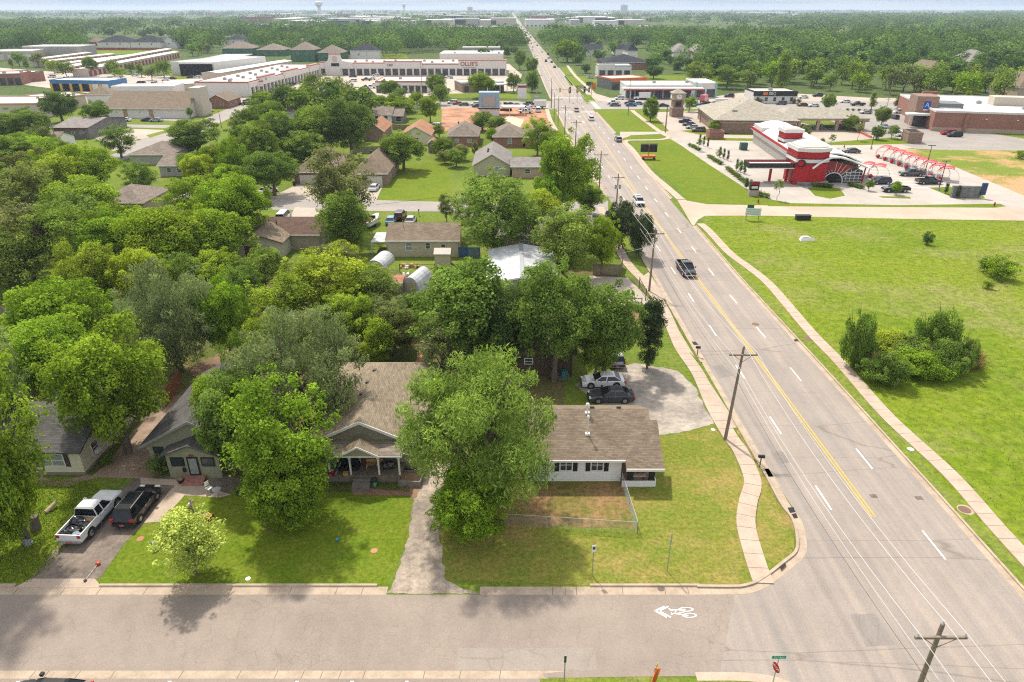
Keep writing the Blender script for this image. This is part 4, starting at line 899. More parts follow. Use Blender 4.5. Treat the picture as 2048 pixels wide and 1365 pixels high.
frn = random.Random(3); FARB = []; FARSPEC = []
def farbox(pxl, pxr, py, dpt, h, c):
 xa, y = G(pxl, py); xb, _ = G(pxr, py); FARSPEC.append((xa, xb, y, y + dpt, h, c)); FARB.append((xa, xb, y, y + dpt))
for q in [(112, 210, 34, 60, 9, 'w'), (230, 265, 33, 40, 8, 'b'), (305, 420, 31, 120, 10, 'w'), (455, 470, 37, 20, 9, 'g'), (0, 110, 27, 160, 8, 'w'), (510, 590, 58, 22, 7, 'w'), (630, 700, 50, 30, 9, 'b'), (722, 758, 53, 30, 9, 'r'), (772, 830, 50, 40, 9, 'w'),
          (845, 965, 61, 24, 6, 'b'), (985, 1012, 61, 24, 6, 'w'), (1095, 1185, 44, 50, 8, 'b'), (1232, 1264, 46, 40, 14, 'w'), (1200, 1310, 32, 260, 10, 'w'), (1330, 1440, 30, 260, 9, 'g'), (1480, 1620, 28, 300, 9, 'w'), (1600, 1720, 33, 160, 8, 'w'), (1740, 1800, 26, 200, 9, 'g'),
          (700, 760, 36, 120, 8, 'w'), (790, 850, 33, 120, 9, 'w'), (860, 920, 36, 90, 8, 'w'), (930, 1010, 34, 110, 8, 'g'), (560, 640, 30, 200, 8, 'w'), (640, 700, 29, 200, 8, 'w'), (880, 1000, 28.5, 240, 9, 'w'), (1060, 1180, 30, 240, 8, 'w'), (420, 520, 28, 240, 8, 'g'),
          (1130, 1180, 37, 60, 7, 'w'), (1440, 1560, 36, 80, 7, 'w'), (560, 610, 43, 40, 7, 'b'), (870, 890, 42, 40, 7, 'w'), (930, 975, 45, 40, 7, 'w'), (1090, 1120, 33, 120, 7, 'r'), (1225, 1262, 66, 26, 5, 'g'), (1280, 1300, 60, 26, 6, 'b')]: farbox(*q)
for i in range(170):
 py = frn.choice([25, 27, 29, 30, 32, 34, 38, 42, 46, 50, 54]); pxl = frn.uniform(60, 1900) if py < 33 else frn.uniform(460, 1250); wd = frn.uniform(16, 60)
 if 1010 < pxl + wd / 2 < 1070: continue
 farbox(pxl, pxl + wd, py, frn.uniform(40, 160), frn.uniform(9, 15), frn.choice('wwwbgr'))
far_woods()
# ------------------------------------------------------------------ BUILDINGS
w_cream = sidingmat('cream_siding', (.60, .55, .40), .14); w_sage = sidingmat('sage_siding', (.27, .27, .18), .16); w_white = sidingmat('white_siding', (.74, .73, .70), .18)
w_tan = sidingmat('tan_siding', (.33, .29, .21), .2); w_beige = sidingmat('beige_siding', (.42, .385, .27), .25, dark=.85); w_brown = sidingmat('brown_boards', (.085, .06, .042), .5, axis=0, dark=.5, soft=.05)
w_grey = plain('grey_wall', (.33, .31, .29)); w_stucco = plain('white_stucco', (.62, .58, .53), .8, var=.05); w_beigep = plain('beige_panel', (.46, .40, .32), .7); w_whitep = plain('white_panel', (.6, .58, .55), .5, var=.06)
brick_r = brickmat('red_brick', (.23, .085, .055), (.29, .12, .08), (.3, .24, .2)); brick_b = brickmat('brown_brick', (.20, .12, .085), (.26, .16, .115), (.3, .26, .22)); brick_d = brickmat('dark_brick', (.12, .075, .06), (.17, .10, .08), (.22, .19, .17))
brick_t = brickmat('tan_brick', (.33, .22, .14), (.39, .27, .18), (.4, .35, .3)); block_g = brickmat('grey_block', (.11, .11, .115), (.19, .185, .18), (.25, .24, .23), .6, .25)
r_tan = shinglemat('tan_shingle', (.23, .185, .13)); r_brown = shinglemat('brown_shingle', (.195, .152, .11)); r_dark = shinglemat('dark_shingle', (.095, .09, .085)); r_grey = shinglemat('grey_shingle', (.22, .20, .185)); r_greyb = shinglemat('greybrown_shingle', (.20, .165, .135))
r_orange = shinglemat('orange_shingle', (.33, .17, .10)); r_black = shinglemat('black_shingle', (.035, .037, .045)); r_sand = shinglemat('sand_shingle', (.33, .30, .24)); r_choc = shinglemat('brown_flat_shingle', (.13, .085, .065))
r_white = plain('white_roofing', (.56, .54, .51), .6, var=.06, sc=.2); r_pale = plain('pale_roofing', (.43, .385, .335), .7, var=.12, sc=.15); r_metal = plain('galvanised_roof', (.42, .43, .44), .45, var=.25, sc=.8)
trimw = plain('white_trim', (.66, .64, .60), .5, var=.05); trimb = plain('black_trim', (.02, .02, .022), .4); trimr = plain('red_brown_trim', (.37, .13, .10), .6); red = plain('red_panel', (.36, .008, .014), .45, var=.05); redm = plain('dark_red', (.26, .03, .03), .5)
glass = plain('window_glass', (.035, .045, .05), .12, var=.3, sc=1.5, spec=.6); curtain = plain('curtained_glass', (.22, .25, .24), .3, var=.3, sc=5); garage = plain('garage_door', (.50, .47, .40), .6); dark = plain('dark_void', (.018, .016, .015), .9); steel = plain('grey_steel', (.32, .33, .34), .45, metal=.4)
wood = plain('weathered_wood', (.18, .14, .105), .9, var=.3, sc=3); woodo = plain('cedar_wood', (.25, .10, .045), .9, var=.25, sc=3); woodg = plain('grey_wood', (.19, .17, .15), .9, var=.3, sc=3); greenw = plain('green_sheathing', (.05, .13, .07), .8); orange = plain('orange_panel', (.60, .16, .05), .6); concp = plain('plain_concrete', (.36, .31, .26), .85); blackm = plain('black_metal', (.022, .023, .025), .4)
def frame_of(p0, p1):
 a = Vector(p0); b = Vector(p1); d = b - a; return a, d.length, math.atan2(d.y, d.x)
def gable(b, x0, x1, y0, y1, z, rh, ov, axis, t=.16, m=0):
 if axis == 'x':
  ym = (y0 + y1) / 2; s = rh / (ym - y0); zo = z - ov * s
  b.slab([(x0 - ov, y0 - ov, zo + t), (x1 + ov, y0 - ov, zo + t), (x1 + ov, ym, z + rh + t), (x0 - ov, ym, z + rh + t)], t, m)
  b.slab([(x0 - ov, ym, z + rh + t), (x1 + ov, ym, z + rh + t), (x1 + ov, y1 + ov, zo + t), (x0 - ov, y1 + ov, zo + t)], t, m)
 else:
  xm = (x0 + x1) / 2; s = rh / (xm - x0); zo = z - ov * s
  b.slab([(x0 - ov, y0 - ov, zo + t), (xm, y0 - ov, z + rh + t), (xm, y1 + ov, z + rh + t), (x0 - ov, y1 + ov, zo + t)], t, m)
  b.slab([(xm, y0 - ov, z + rh + t), (x1 + ov, y0 - ov, zo + t), (x1 + ov, y1 + ov, zo + t), (xm, y1 + ov, z + rh + t)], t, m)
def hip(b, x0, x1, y0, y1, z, rh, ov, t=.14, m=0):
 x0 -= ov; x1 += ov; y0 -= ov; y1 += ov; zz = z + t; k = min(x1 - x0, y1 - y0) / 2
 if x1 - x0 >= y1 - y0: A = (x0 + k, (y0 + y1) / 2, z + rh + t); B = (x1 - k, (y0 + y1) / 2, z + rh + t)
 else: A = ((x0 + x1) / 2, y0 + k, z + rh + t); B = ((x0 + x1) / 2, y1 - k, z + rh + t)
 c = [(x0, y0, zz), (x1, y0, zz), (x1, y1, zz), (x0, y1, zz)]
 F = [(c[0], c[1], B, A), (c[1], c[2], B), (c[2], c[3], A, B), (c[3], c[0], A)] if x1 - x0 >= y1 - y0 else [(c[0], c[1], A), (c[1], c[2], B, A), (c[2], c[3], B), (c[3], c[0], A, B)]
 for f in F:
  f = [p for i, p in enumerate(f) if p != f[i - 1]]
  b.slab(f, t, m)
def win(par, side, u, z, w, h, L, D, gm=glass, fm=trimw, bars=True, name='window', near=True, shut=None):
 """window on wall 'S' (y=0), 'N', 'E' (x=L) or 'W' (x=0); frame with its pane as a child"""
 def P(b, u0, u1, d0, d1, z0, z1, m=0):
  if side == 'S': b.box(u0, u1, -d1, -d0, z0, z1, m)
  elif side == 'N': b.box(u0, u1, D + d0, D + d1, z0, z1, m)
  elif side == 'E': b.box(L + d0, L + d1, u0, u1, z0, z1, m)
  else: b.box(-d1, -d0, u0, u1, z0, z1, m)
 f = MB(); t = .08
 P(f, u - w / 2, u + w / 2, .0, .05, z, z + t); P(f, u - w / 2, u + w / 2, .0, .05, z + h - t, z + h)
 P(f, u - w / 2, u - w / 2 + t, .0, .048, z + t, z + h - t); P(f, u + w / 2 - t, u + w / 2, .0, .048, z + t, z + h - t)
 if bars: P(f, u - w / 2 + t, u + w / 2 - t, .0, .043, z + h / 2 - .03, z + h / 2 + .03)
 if bars == 2: P(f, u - .03, u + .03, .0, .041, z + t, z + h - t)
 o = f.build(name, fm, par); g = MB(); P(g, u - w / 2 + t / 2, u + w / 2 - t / 2, .004, .03, z + t / 2, z + h - t / 2); g.build('pane', gm, o)
 if shut:
  for s in (-1, 1):
   q = MB(); c = u + s * (w / 2 + .24); P(q, c - .2, c + .2, .0, .05, z - .03, z + h + .03)
   for i in range(6): P(q, c - .15, c + .15, .05, .065, z + .1 + i * h / 6.2, z + .1 + i * h / 6.2 + h / 12)
   q.build('shutter', shut, par)
 return o
def door(par, side, u, w, h, L, D, m=trimb, z=0., knob=True, name='door'):
 b = MB()
 def P(u0, u1, d0, d1, z0, z1, mi=0):
  if side == 'S': b.box(u0, u1, -d1, -d0, z0, z1, mi)
  elif side == 'E': b.box(L + d0, L + d1, u0, u1, z0, z1, mi)
  else: b.box(-d1, -d0, u0, u1, z0, z1, mi)
 P(u - w / 2, u + w / 2, 0, .05, z, z + h); P(u - w / 2 + .1, u + w / 2 - .1, .05, .06, z + .2, z + h * .45); P(u - w / 2 + .1, u + w / 2 - .1, .05, .06, z + h * .55, z + h - .15)
 o = b.build(name, m, par)
 if knob: k = MB(); k.ball((u + w * .35, -.09, z + 1) if side == 'S' else (L + .09, u + w * .35, z + 1), .05); k.build('handle', steel, o)
 return o
def house(label, p0, p1, D, h, roof, rh, wm, rm, ov=.45, wins=(), fnd=None, trim=trimw, name='house', cat='house', group=None, wp=True, vents=0, chim=False, extra=None, t=.16):
 """p0,p1: ground points of the front wall (left, right)"""
 a, L, rz = frame_of(p0, p1); root = E(name, label, cat, (a.x, a.y, 0), rz, group)
 b = MB(); b.box(0, L, 0, D, 0, h)
 if roof == 'gx': b.add([(0, 0, h), (0, D, h), (0, D / 2, h + rh), (L, 0, h), (L, D, h), (L, D / 2, h + rh)], [(0, 1, 2), (3, 5, 4), (0, 2, 5, 3), (1, 4, 5, 2)])
 if roof == 'gy': b.add([(0, 0, h), (L, 0, h), (L / 2, 0, h + rh), (0, D, h), (L, D, h), (L / 2, D, h + rh)], [(0, 1, 2), (3, 5, 4), (0, 2, 5, 3), (1, 4, 5, 2)])
 b.build('wall', wm, root); r = MB()
 if roof == 'gx': gable(r, 0, L, 0, D, h, rh, ov, 'x', t)
 elif roof == 'gy': gable(r, 0, L, 0, D, h, rh, ov, 'y', t)
 elif roof == 'hip': hip(r, 0, L, 0, D, h, rh, ov)
 elif roof == 'flat': r.box(.25, L - .25, .25, D - .25, h - .02, h + .06)
 elif roof == 'low': gable(r, 0, L, 0, D, h, rh, ov, 'x', t)
 ro = r.build('roof', rm, root)
 if roof == 'flat':
  q = MB(); q.box(-.06, L + .06, -.06, .24, h - .3, h + .35); q.box(-.06, L + .06, D - .24, D + .06, h - .3, h + .35); q.box(-.058, .24, .24, D - .24, h - .3, h + .348); q.box(L - .24, L + .058, .24, D - .24, h - .3, h + .348)
  q.build('parapet', trim, root)
 else:
  q = MB(); s = rh / (D / 2) if roof == 'gx' else (rh / (L / 2) if roof == 'gy' else 0)
  if roof in ('gx', 'hip', 'low'):
   zz = h - ov * s; q.box(-ov, L + ov, -ov - .06, -ov - .01, zz - .02, zz + .17)
   q.build('fascia', trim, root)
  elif roof == 'gy' and trim:
   for sg in (0, 1):
    xa = -ov if sg == 0 else L + ov; za = h - ov * s; q.hexa([(min(xa, L / 2), -ov - .06, za - .06 if sg == 0 else h + rh - .06), (max(xa, L / 2), -ov - .06, h + rh - .06 if sg == 0 else za - .06), (max(xa, L / 2), -ov - .01, h + rh - .06 if sg == 0 else za - .06), (min(xa, L / 2), -ov - .01, za - .06 if sg == 0 else h + rh - .06)],
                       [(min(xa, L / 2), -ov - .06, (za if sg == 0 else h + rh) + .19), (max(xa, L / 2), -ov - .06, (h + rh if sg == 0 else za) + .19), (max(xa, L / 2), -ov - .01, (h + rh if sg == 0 else za) + .19), (min(xa, L / 2), -ov - .01, (za if sg == 0 else h + rh) + .19)])
   q.build('fascia', trim, root)
 for i in range(vents):
  v = MB(); vx = L * (.3 + .4 * i / max(1, vents - 1)) if roof in ('gx', 'hip') else L * .5 - L * .12; vy = D * .62 if roof in ('gx', 'hip') else D * (.3 + .15 * i)
  zz = h + rh * (.78 if roof in ('gx', 'hip') else .76) + .1; v.box(vx - .2, vx + .2, vy - .2, vy + .2, zz - .1, zz + .35); v.cyl((vx, vy, zz + .3), (vx, vy, zz + .5), .25, .3, 8); v.build('vent', blackm, ro)
 if chim: c = MB(); c.box(L * .3, L * .3 + .7, D * .5, D * .5 + .7, h, h + rh + 1.1); c.build('chimney', brick_r, ro)
 if fnd: c = MB(); c.box(-.04, L + .04, -.04, D + .04, 0, .3); c.build('foundation', fnd, root)
 for w in wins: win(root, w[0], w[1] * (L if w[0] in 'SN' else D), w[2], w[3], w[4], L, D, *(w[5:] if len(w) > 5 else ()))
 if extra: extra(root, L, D, h)
 return root, L, D
def arow(y): return G(0, y)[1]
# -- cream house at the left
x1, yf = G(172, 950); yb = G(285, 830)[1]
def ex(root, L, D, h):
 win(root, 'S', L - 2.65, .95, 2.3, 1.35, L, D, curtain, trimw, 2, shut=plain('brown_shutter', (.06, .045, .04)))
 win(root, 'E', 2.2, .9, 1.1, 1.35, L, D, glass, trimw, True); win(root, 'E', 7.5, 1, .9, 1.2, L, D)
 b = MB(); b.box(L, L + .35, 1.9, 2.5, .95, 1.35); b.build('air_conditioner', trimw, root)
 b = MB(); gable(b, 0, L, 8.4, D, h - .3, 1.5, .3, 'y'); b.build('rear_roof', r_grey, root)
 b = MB(); b.cyl((L - 1.5, 9, 3), (L - 1.5, 9, 5.2), .07, None, 6); b.build('vent_pipe', trimw, root)
house('cream clapboard house with dark grey shingle roof and brown shutters', (x1 - 8.2, yf), (x1, yf), yb - yf, 2.75, 'none', 0, w_cream, r_dark, wins=(), fnd=plain('stone_base', (.2, .17, .14)),
      extra=lambda r, L, D, h: (ex(r, L, D, h), (lambda q: (gable(q, 0, L, 0, 8.4, h, 1.75, .45, 'x'), q.build('front_roof', r_dark, r)))(MB())))
# -- green-grey house with the number over its door
x0, yf = G(308, 938)
def ex(root, L, D, h):
 xa = G(345, 952)[0] - x0; xb = G(448, 952)[0] - x0; yp = -1.35
 b = MB(); b.box(xa, xb, yp, 0, 0, 2.6); b.add([(xa, yp, 2.6), (xb, yp, 2.6), ((xa + xb) / 2, yp, 3.6), (xa, 1.6, 2.6), (xb, 1.6, 2.6), ((xa + xb) / 2, 1.6, 3.6)], [(0, 1, 2), (3, 5, 4), (0, 2, 5, 3), (1, 4, 5, 2)]); v = b.build('entry_porch', w_sage, root)
 b = MB(); gable(b, xa, xb, yp, 1.6, 2.6, 1.0, .4, 'y', .12); b.build('porch_roof', r_dark, v)
 m = (xa + xb) / 2; w3 = MB(); w3.box(m - .5, m + .5, yp - .07, yp - .005, .25, 2.3); d = w3.build('door', trimb, v); g = MB(); g.box(m - .36, m + .36, yp - .085, yp - .07, .5, 2.15); g.build('pane', curtain, d)
 for s in (-1, 1):
  f = MB(); c = m + s * 1.35; f.box(c - .6, c + .6, yp - .06, yp - .005, 1.3, 2.25); o = f.build('window', trimb, v); g = MB(); g.box(c - .48, c + .48, yp - .075, yp - .06, 1.4, 2.15); g.build('pane', glass, o)
 n = text('404', .34, m - .02, yp - .06, 2.45, redm, 'house_number'); n.parent = v
 b = MB(); b.box(m - 1.0, m - .75, yp - .2, yp - .005, .75, 1.15); b.build('mail_box', blackm, v)
 for i, zz in enumerate((.34, .22, .11)):
  b = MB(); b.box(m - .95, m + .95, yp - .5 - i * .34, yp - .0 - i * .34 - .03, 0, zz); b.build('step', brickmat('step_brick%d' % i, (.26, .10, .08), (.36, .17, .14), (.3, .2, .17), .25, .08), v)
 for u in (.9, L - 1.2): win(root, 'S', u, 1.3, .95, 1.15, L, D, glass, trimb, 2)
def text(s, size, x, y, z, m, name, rx=90, rz=0, ext=.015, ax='CENTER'):
 cu = bpy.data.curves.new(name, 'FONT'); cu.body = s; cu.size = size; cu.extrude = ext; cu.align_x = ax; cu.align_y = 'CENTER'
 tmp = bpy.data.objects.new(name + '_tmp', cu); COL.objects.link(tmp); bpy.context.view_layer.update()
 me = bpy.data.meshes.new_from_object(tmp.evaluated_get(bpy.context.evaluated_depsgraph_get())); me.materials.clear(); me.materials.append(m)
 bpy.data.objects.remove(tmp); o = bpy.data.objects.new(name, me); COL.objects.link(o); o.location = (x, y, z); o.rotation_euler = (R(rx), 0, rz); return o
house('green-grey clapboard house with the number 404 above its black-framed door', (x0, yf), (x0 + 8.8, yf), 12.5, 2.9, 'gy', 2.4, w_sage, r_dark, ov=.55, extra=ex, fnd=plain('stone_base', (.2, .17, .14)), trim=plain('grey_trim', (.2, .2, .18)))
# -- tan-roofed porch house
yw = G(0, 938)[1]; yp = G(0, 964)[1]; xc = G(727, 950)[0]; hw = 4.75
ze = HZ(884, yw); zr = HZ(846, yw - .4)
pl, pr = G(652, 965)[0] - (xc - hw), G(803, 965)[0] - (xc - hw); dp = yp - yw
def ex(root, L, D, h):
 b = MB(); b.box(pl, pr, dp, -.01, 0, .62); b.box(pl - .1, pr + .1, dp - .1, -.012, .62, .74); pf = b.build('porch_floor', wood, root)
 zl = HZ(912, yp - .3); zt = h + .15
 b = MB(); b.slab([(pl - .45, dp - .4, zl + .1), (pr + .3, dp - .4, zl + .1), (pr + .3, -.52, zt + .25), (pl - .45, -.52, zt + .25)], .12); pr_ = b.build('porch_roof', r_greyb, root)
 m = (pl + pr) / 2 - .1; b = MB(); zc = zl + 1.0
 b.slab([(m - 1.75, dp - .62, zl + .14), (m, dp - .62, zc + .14), (m, -1.2, zc + .14), (m - 1.75, -1.2, zl + .14)], .1); b.slab([(m, dp - .62, zc + .14), (m + 1.75, dp - .62, zl + .14), (m + 1.75, -1.2, zl + .14), (m, -1.2, zc + .14)], .1); b.build('porch_gable_roof', r_tan, pr_)
 b = MB(); b.add([(m - 1.5, dp - .45, zl + .02), (m + 1.5, dp - .45, zl + .02), (m, dp - .45, zc - .05), (m - 1.5, dp - .4, zl + .02), (m + 1.5, dp - .4, zl + .02), (m, dp - .4, zc - .05)], [(0, 1, 2), (3, 5, 4), (0, 3, 4, 1), (1, 4, 5, 2), (2, 5, 3, 0)]); b.build('porch_gable', w_tan, pr_)
 b = MB(); b.box(pl - .45, pr + .3, dp - .46, dp - .41, zl - .1, zl + .06)
 for s in (-1, 1): b.hexa([(m + s * 1.8, dp - .68, zl - .02), (m, dp - .68, zc - .02), (m, dp - .63, zc - .02), (m + s * 1.8, dp - .63, zl - .02)], [(m + s * 1.8, dp - .68, zl + .16), (m, dp - .68, zc + .16), (m, dp - .63, zc + .16), (m + s * 1.8, dp - .63, zl + .16)])
 b.build('porch_trim', trimw, pr_)
 for px in (658, 700, 757, 798):
  u = G(px, 958, .7)[0] - (xc - hw); b = MB(); b.box(u - .075, u + .075, dp + .0, dp + .15, .741, zl - .02)
  for s in (-1, 1):
   if (px == 658 and s < 0): continue
   b.hexa([(u, dp + .03, zl - .55), (u + s * .09, dp + .03, zl - .6), (u + s * .09, dp + .12, zl - .6), (u, dp + .12, zl - .55)], [(u + s * .42, dp + .03, zl - .03), (u + s * .55, dp + .03, zl - .03), (u + s * .55, dp + .12, zl - .03), (u + s * .42, dp + .12, zl - .03)])
  b.build('porch_post', trimw, root)
 for i, q in enumerate((.56, .42, .28, .14)):
  b = MB(); b.box(m - .75, m + .8, dp - .12 - .3 * (i + 1), dp - .11 - .3 * i, 0, q); b.build('step', woodg, root)
 b = MB(); b.box(m - .45, m + .45, -.06, -.005, .75, 2.75); d_ = b.build('door', plain('brown_door', (.12, .055, .03), .5), root); k = MB(); k.ball((m + .35, -.1, 1.7), .05); k.build('handle', steel, d_)
 b = MB(); b.box(m - .63, m - .45, -.08, -.01, .75, 2.9); b.box(m + .45, m + .63, -.08, -.01, .75, 2.9); b.build('door_frame', trimw, root)
 win(root, 'S', pr - 1.6, 1.55, 1.5, 1.2, L, D, glass, trimw, 2); win(root, 'S', pl + 1.2, 1.55, 1.1, 1.2, L, D, glass, trimw)
 for q in ((3.9, 5.0), (4.1, 7.1), (4.4, 9.3)):
  b = MB(); zz = h + (zr - h) * q[0] / hw - .15; b.box(q[0] - .2, q[0] + .2, q[1] - .18, q[1] + .18, zz, zz + .42); b.build('roof_vent', blackm, root)
house('tan-roofed bungalow with a white-posted front porch', (xc - hw, yw), (xc + hw, yw), 15, ze, 'none', zr - ze, w_tan, r_tan, ov=.5, fnd=None,
      extra=lambda r, L, D, h: (ex(r, L, D, h), (lambda q: (q.add([(0, 0, h), (L, 0, h), (L / 2, 0, zr), (0, 1, h), (L, 1, h), (L / 2, 1, zr)], [(0, 1, 2), (3, 5, 4), (0, 2, 5, 3), (1, 4, 5, 2)]), q.build('gable_wall', w_tan, r)))(MB()),
  (lambda q, s: (q.slab([(-.5, -.5, h - .5 * s + .16), (L / 2, -.5, zr + .16), (L / 2, D - 4.5, zr + .16), (-.5, D + .5, h - .5 * s + .16)], .16), q.slab([(L / 2, -.5, zr + .16), (L + .5, -.5, h - .5 * s + .16), (L + .5, D + .5, h - .5 * s + .16), (L / 2, D - 4.5, zr + .16)], .16), q.slab([(-.5, D + .5, h - .5 * s + .16), (L / 2, D - 4.5, zr + .16), (L + .5, D + .5, h - .5 * s + .16)], .16), q.build('main_roof', r_tan, r)))(MB(), (zr - h) / hw),
  (lambda q, s: ([q.hexa([(sx_, -.58, h - .5 * s - .08), (L / 2, -.58, zr - .08), (L / 2, -.51, zr - .08), (sx_, -.51, h - .5 * s - .08)], [(sx_, -.58, h - .5 * s + .2), (L / 2, -.58, zr + .2), (L / 2, -.51, zr + .2), (sx_, -.51, h - .5 * s + .2)]) for sx_ in (-.5, L + .5)], q.build('gable_trim', trimw, r)))(MB(), (zr - h) / hw)))
# -- white corner house
x0, yf = G(1056, 963); x1 = G(1241, 965)[0]; x2 = G(1309, 972)[0]; yfp = G(0, 973)[1]
def ex(root, L, D, h):
 for px in (1132, 1194): win(root, 'S', (G(px, 930, 1.7)[0] - x0), 1.15, 1.15, 1.3, L, D, glass, trimw, 2, shut=trimb)
 Lr = x2 - x0 + .55; dr = yfp - yf; rdg = 4.3; rz_ = HZ(815, yf + rdg) - .28; s = (rz_ - h) / rdg
 b = MB(); b.slab([(-.5, -.5, h - .5 * s + .14), (L + .2, -.5, h - .5 * s + .14), (L + .2, rdg, rz_ + .14), (-.5, rdg, rz_ + .14)], .16)
 b.slab([(L + .2, dr - .55, h + (dr - .55) * s + .14), (Lr, dr - .55, h + (dr - .55) * s + .14), (Lr, 3.2, h + 3.2 * s + .14), (L + .2, 3.2, h + 3.2 * s + .14)], .16)
 b.slab([(L + .2, 3.2, h + 3.2 * s + .14), (Lr - .65, 3.2, h + 3.2 * s + .14), (Lr - .65, rdg, rz_ + .14), (L + .2, rdg, rz_ + .14)], .16)
 b.slab([(-.5, rdg, rz_ + .14), (Lr - .65, rdg, rz_ + .14), (Lr - .9, 8.3, h + .14), (-.5, 8.3, h + .14)], .16); ro = b.build('roof', r_brown, root)
 b = MB(); b.box(-.5, L + .2, -.58, -.51, h - .5 * s - .06, h - .5 * s + .16); b.box(L + .2, Lr, dr - .63, dr - .56, h + (dr - .55) * s - .1, h + (dr - .55) * s + .15); b.build('fascia', trimw, ro)
 b = MB(); b.box(L, x2 - x0 - .05, 3.4, 8, 0, h - .1); b.add([(x2 - x0 - .05, 3.4, h - .1), (x2 - x0 - .05, 8, h - .1), (x2 - x0 - .05, rdg, rz_ - .1), (L, 3.4, h - .1), (L, 8, h - .1), (L, rdg, rz_ - .1)], [(0, 1, 2), (3, 5, 4)]); b.build('side_wall', w_white, root)
 b = MB(); b.box(L + .01, x2 - x0, dr, 3.39, 0, .5); pf = b.build('porch_floor', plain('porch_boards', (.2, .13, .09)), root)
 b = MB(); b.box(L, x2 - x0 + .04, dr - .08, dr - .005, 0, .62); b.box(x2 - x0 + .001, x2 - x0 + .075, dr, 3.39, 0, .618); b.build('porch_skirt', w_white, root)
 for u in (L + .75, x2 - x0 - .3):
  b = MB(); b.box(u - .22, u + .22, dr + .05, dr + .49, .501, 1.5); b.box(u - .12, u + .12, dr + .15, dr + .39, 1.5, h + dr * s - .2); b.build('porch_column', trimb, root)
 b = MB(); b.box(L + .3, L + 2.3, 3.33, 3.395, 1.1, 2.5); b.build('porch_window', glass, root)
 for (u, v, z0, z1, r_) in ((G(1176, 870, 4)[0] - x0, 1.9, 0, 1.7, .06), (G(1176, 828, 5)[0] - x0, 3.9, 0, .8, .09)):
  zz = h + v * s + .1; b = MB(); b.cyl((u, v, zz + z0), (u, v, zz + z1), r_, None, 8); b.cyl((u, v, zz + z1), (u, v, zz + z1 + .22), r_ * 2.3, r_ * 1.6, 8); b.box(u - .2, u + .2, v - .2, v + .2, zz - .1, zz + .12); b.build('vent_pipe', trimw, ro)
 for px in (1184, 1237): u = G(px, 813, 5)[0] - x0; b = MB(); b.box(u - .2, u + .2, rdg + .05, rdg + .25, rz_, rz_ + .24); b.build('ridge_vent', blackm, ro)
house('white corner house with brown roof, black shutters and a small open porch', (x0, yf), (x1, yf), 8, 2.75, 'none', 0, w_white, r_brown, fnd=None, extra=ex)
tag(flat('porch_mat', [(0, 0), (1, 0), (1, 1)], -3, asph), kind='structure') if False else None
# -- brown board building behind
def ex(root, L, D, h):
 win(root, 'S', 1.2, 1.5, 1.0, .8, L, D); door(root, 'S', L * .72, 1.3, 2.1, L, D, w_brown)
 for i in range(3): b = MB(); b.box(L * .6, L * .95, -.3 * (i + 1), -.3 * i - .01, 0, .45 - .14 * i); b.build('step', wood, root)
house('dark brown board building behind the parked sedans', G(1036, 752), G(1143, 752), 8.5, 3.2, 'gx', 2.2, w_brown, r_brown, ov=.5, extra=ex, trim=plain('brown_trim', (.09, .06, .045)))
house('low tan building under the spreading trees behind the brown board building', G(1030, 690), G(1125, 690), 6, 2.9, 'gx', 1.6, w_brown, r_greyb, ov=.4)
# -- white metal-roofed workshop
z_ = 3.4; xa, ya = G(975, 566, z_); xb, _ = G(1114, 566, z_); yb_ = G(0, 500, z_)[1]
house('long workshop with a patched white metal roof', (xa, ya), (xb, ya), yb_ - ya, 3.3, 'gy', .9, w_grey, r_metal, ov=.3, extra=lambda r, L, D, h: (lambda b: (b.box(L / 2 - .3, L / 2 + .3, -.3, D + .3, h + .98, h + 1.15), b.build('ridge_cap', steel, r)))(MB()))
# -- beige long house with garden
def ex(root, L, D, h):
 b = MB(); b.box(-3, -.02, 1, 6.5, 2.2, 2.32); b.box(-3, -2.85, 1, 1.15, 0, 2.2); b.box(-.4, -.25, 1, 1.15, 0, 2.2); b.build('carport', r_metal, root)
 b = MB(); b.cyl((L * .2, 3, h + 1), (L * .2, 3, h + 2.6), .05, None, 6); b.build('vent_pipe', steel, root)
house('beige house with a wide brown roof behind the fenced garden', G(777, 514), G(917, 514), 8.5, 2.9, 'gx', 1.7, w_beige, r_brown, ov=.35, extra=ex, wins=[('S', .30, 1.1, 1.2, 1.5, curtain), ('S', .57, 1.4, .9, 1.1), ('S', .79, 1.0, .9, 1.3)])
# -- grey-roofed house behind the cottonwood
house('tan house with a long grey roof beside the main road', G(1000, 500), G(1180, 503), 10, 2.9, 'gx', 2.0, w_tan, r_grey, ov=.4, wins=[('S', .06, 1.2, .9, 1.3), ('S', .27, .8, 1.6, 1.9, curtain, trimw, 2)])
# -- cream gabled house
def ex(root, L, D, h):
 b = MB(); wx0, wx1 = L * .12, L * .68; b.box(wx0, wx1, -4.5, 0, 0, h); b.add([(wx0, -4.5, h), (wx1, -4.5, h), ((wx0 + wx1) / 2, -4.5, h + 1.4), (wx0, 2, h), (wx1, 2, h), ((wx0 + wx1) / 2, 2, h + 1.4)], [(0, 1, 2), (0, 2, 5, 3), (1, 4, 5, 2)]); v = b.build('front_wing', plain('cream_wall', (.52, .48, .39)), root)
 b = MB(); gable(b, wx0, wx1, -4.5, 2.6, h, 1.4, .4, 'y'); b.build('wing_roof', r_brown, v)
 b = MB(); b.box(wx0 + 2.4, wx0 + 5, -4.56, -4.505, .1, 2.1); b.build('garage_door', plain('brown_door', (.12, .055, .03), .5), v)
 for q in (.06, .3, .5): b = MB(); b.cyl((L * q, 2.5, h + 1), (L * q, 2.5, h + 1.9), .09, None, 6); b.build('vent_pipe', blackm, root)
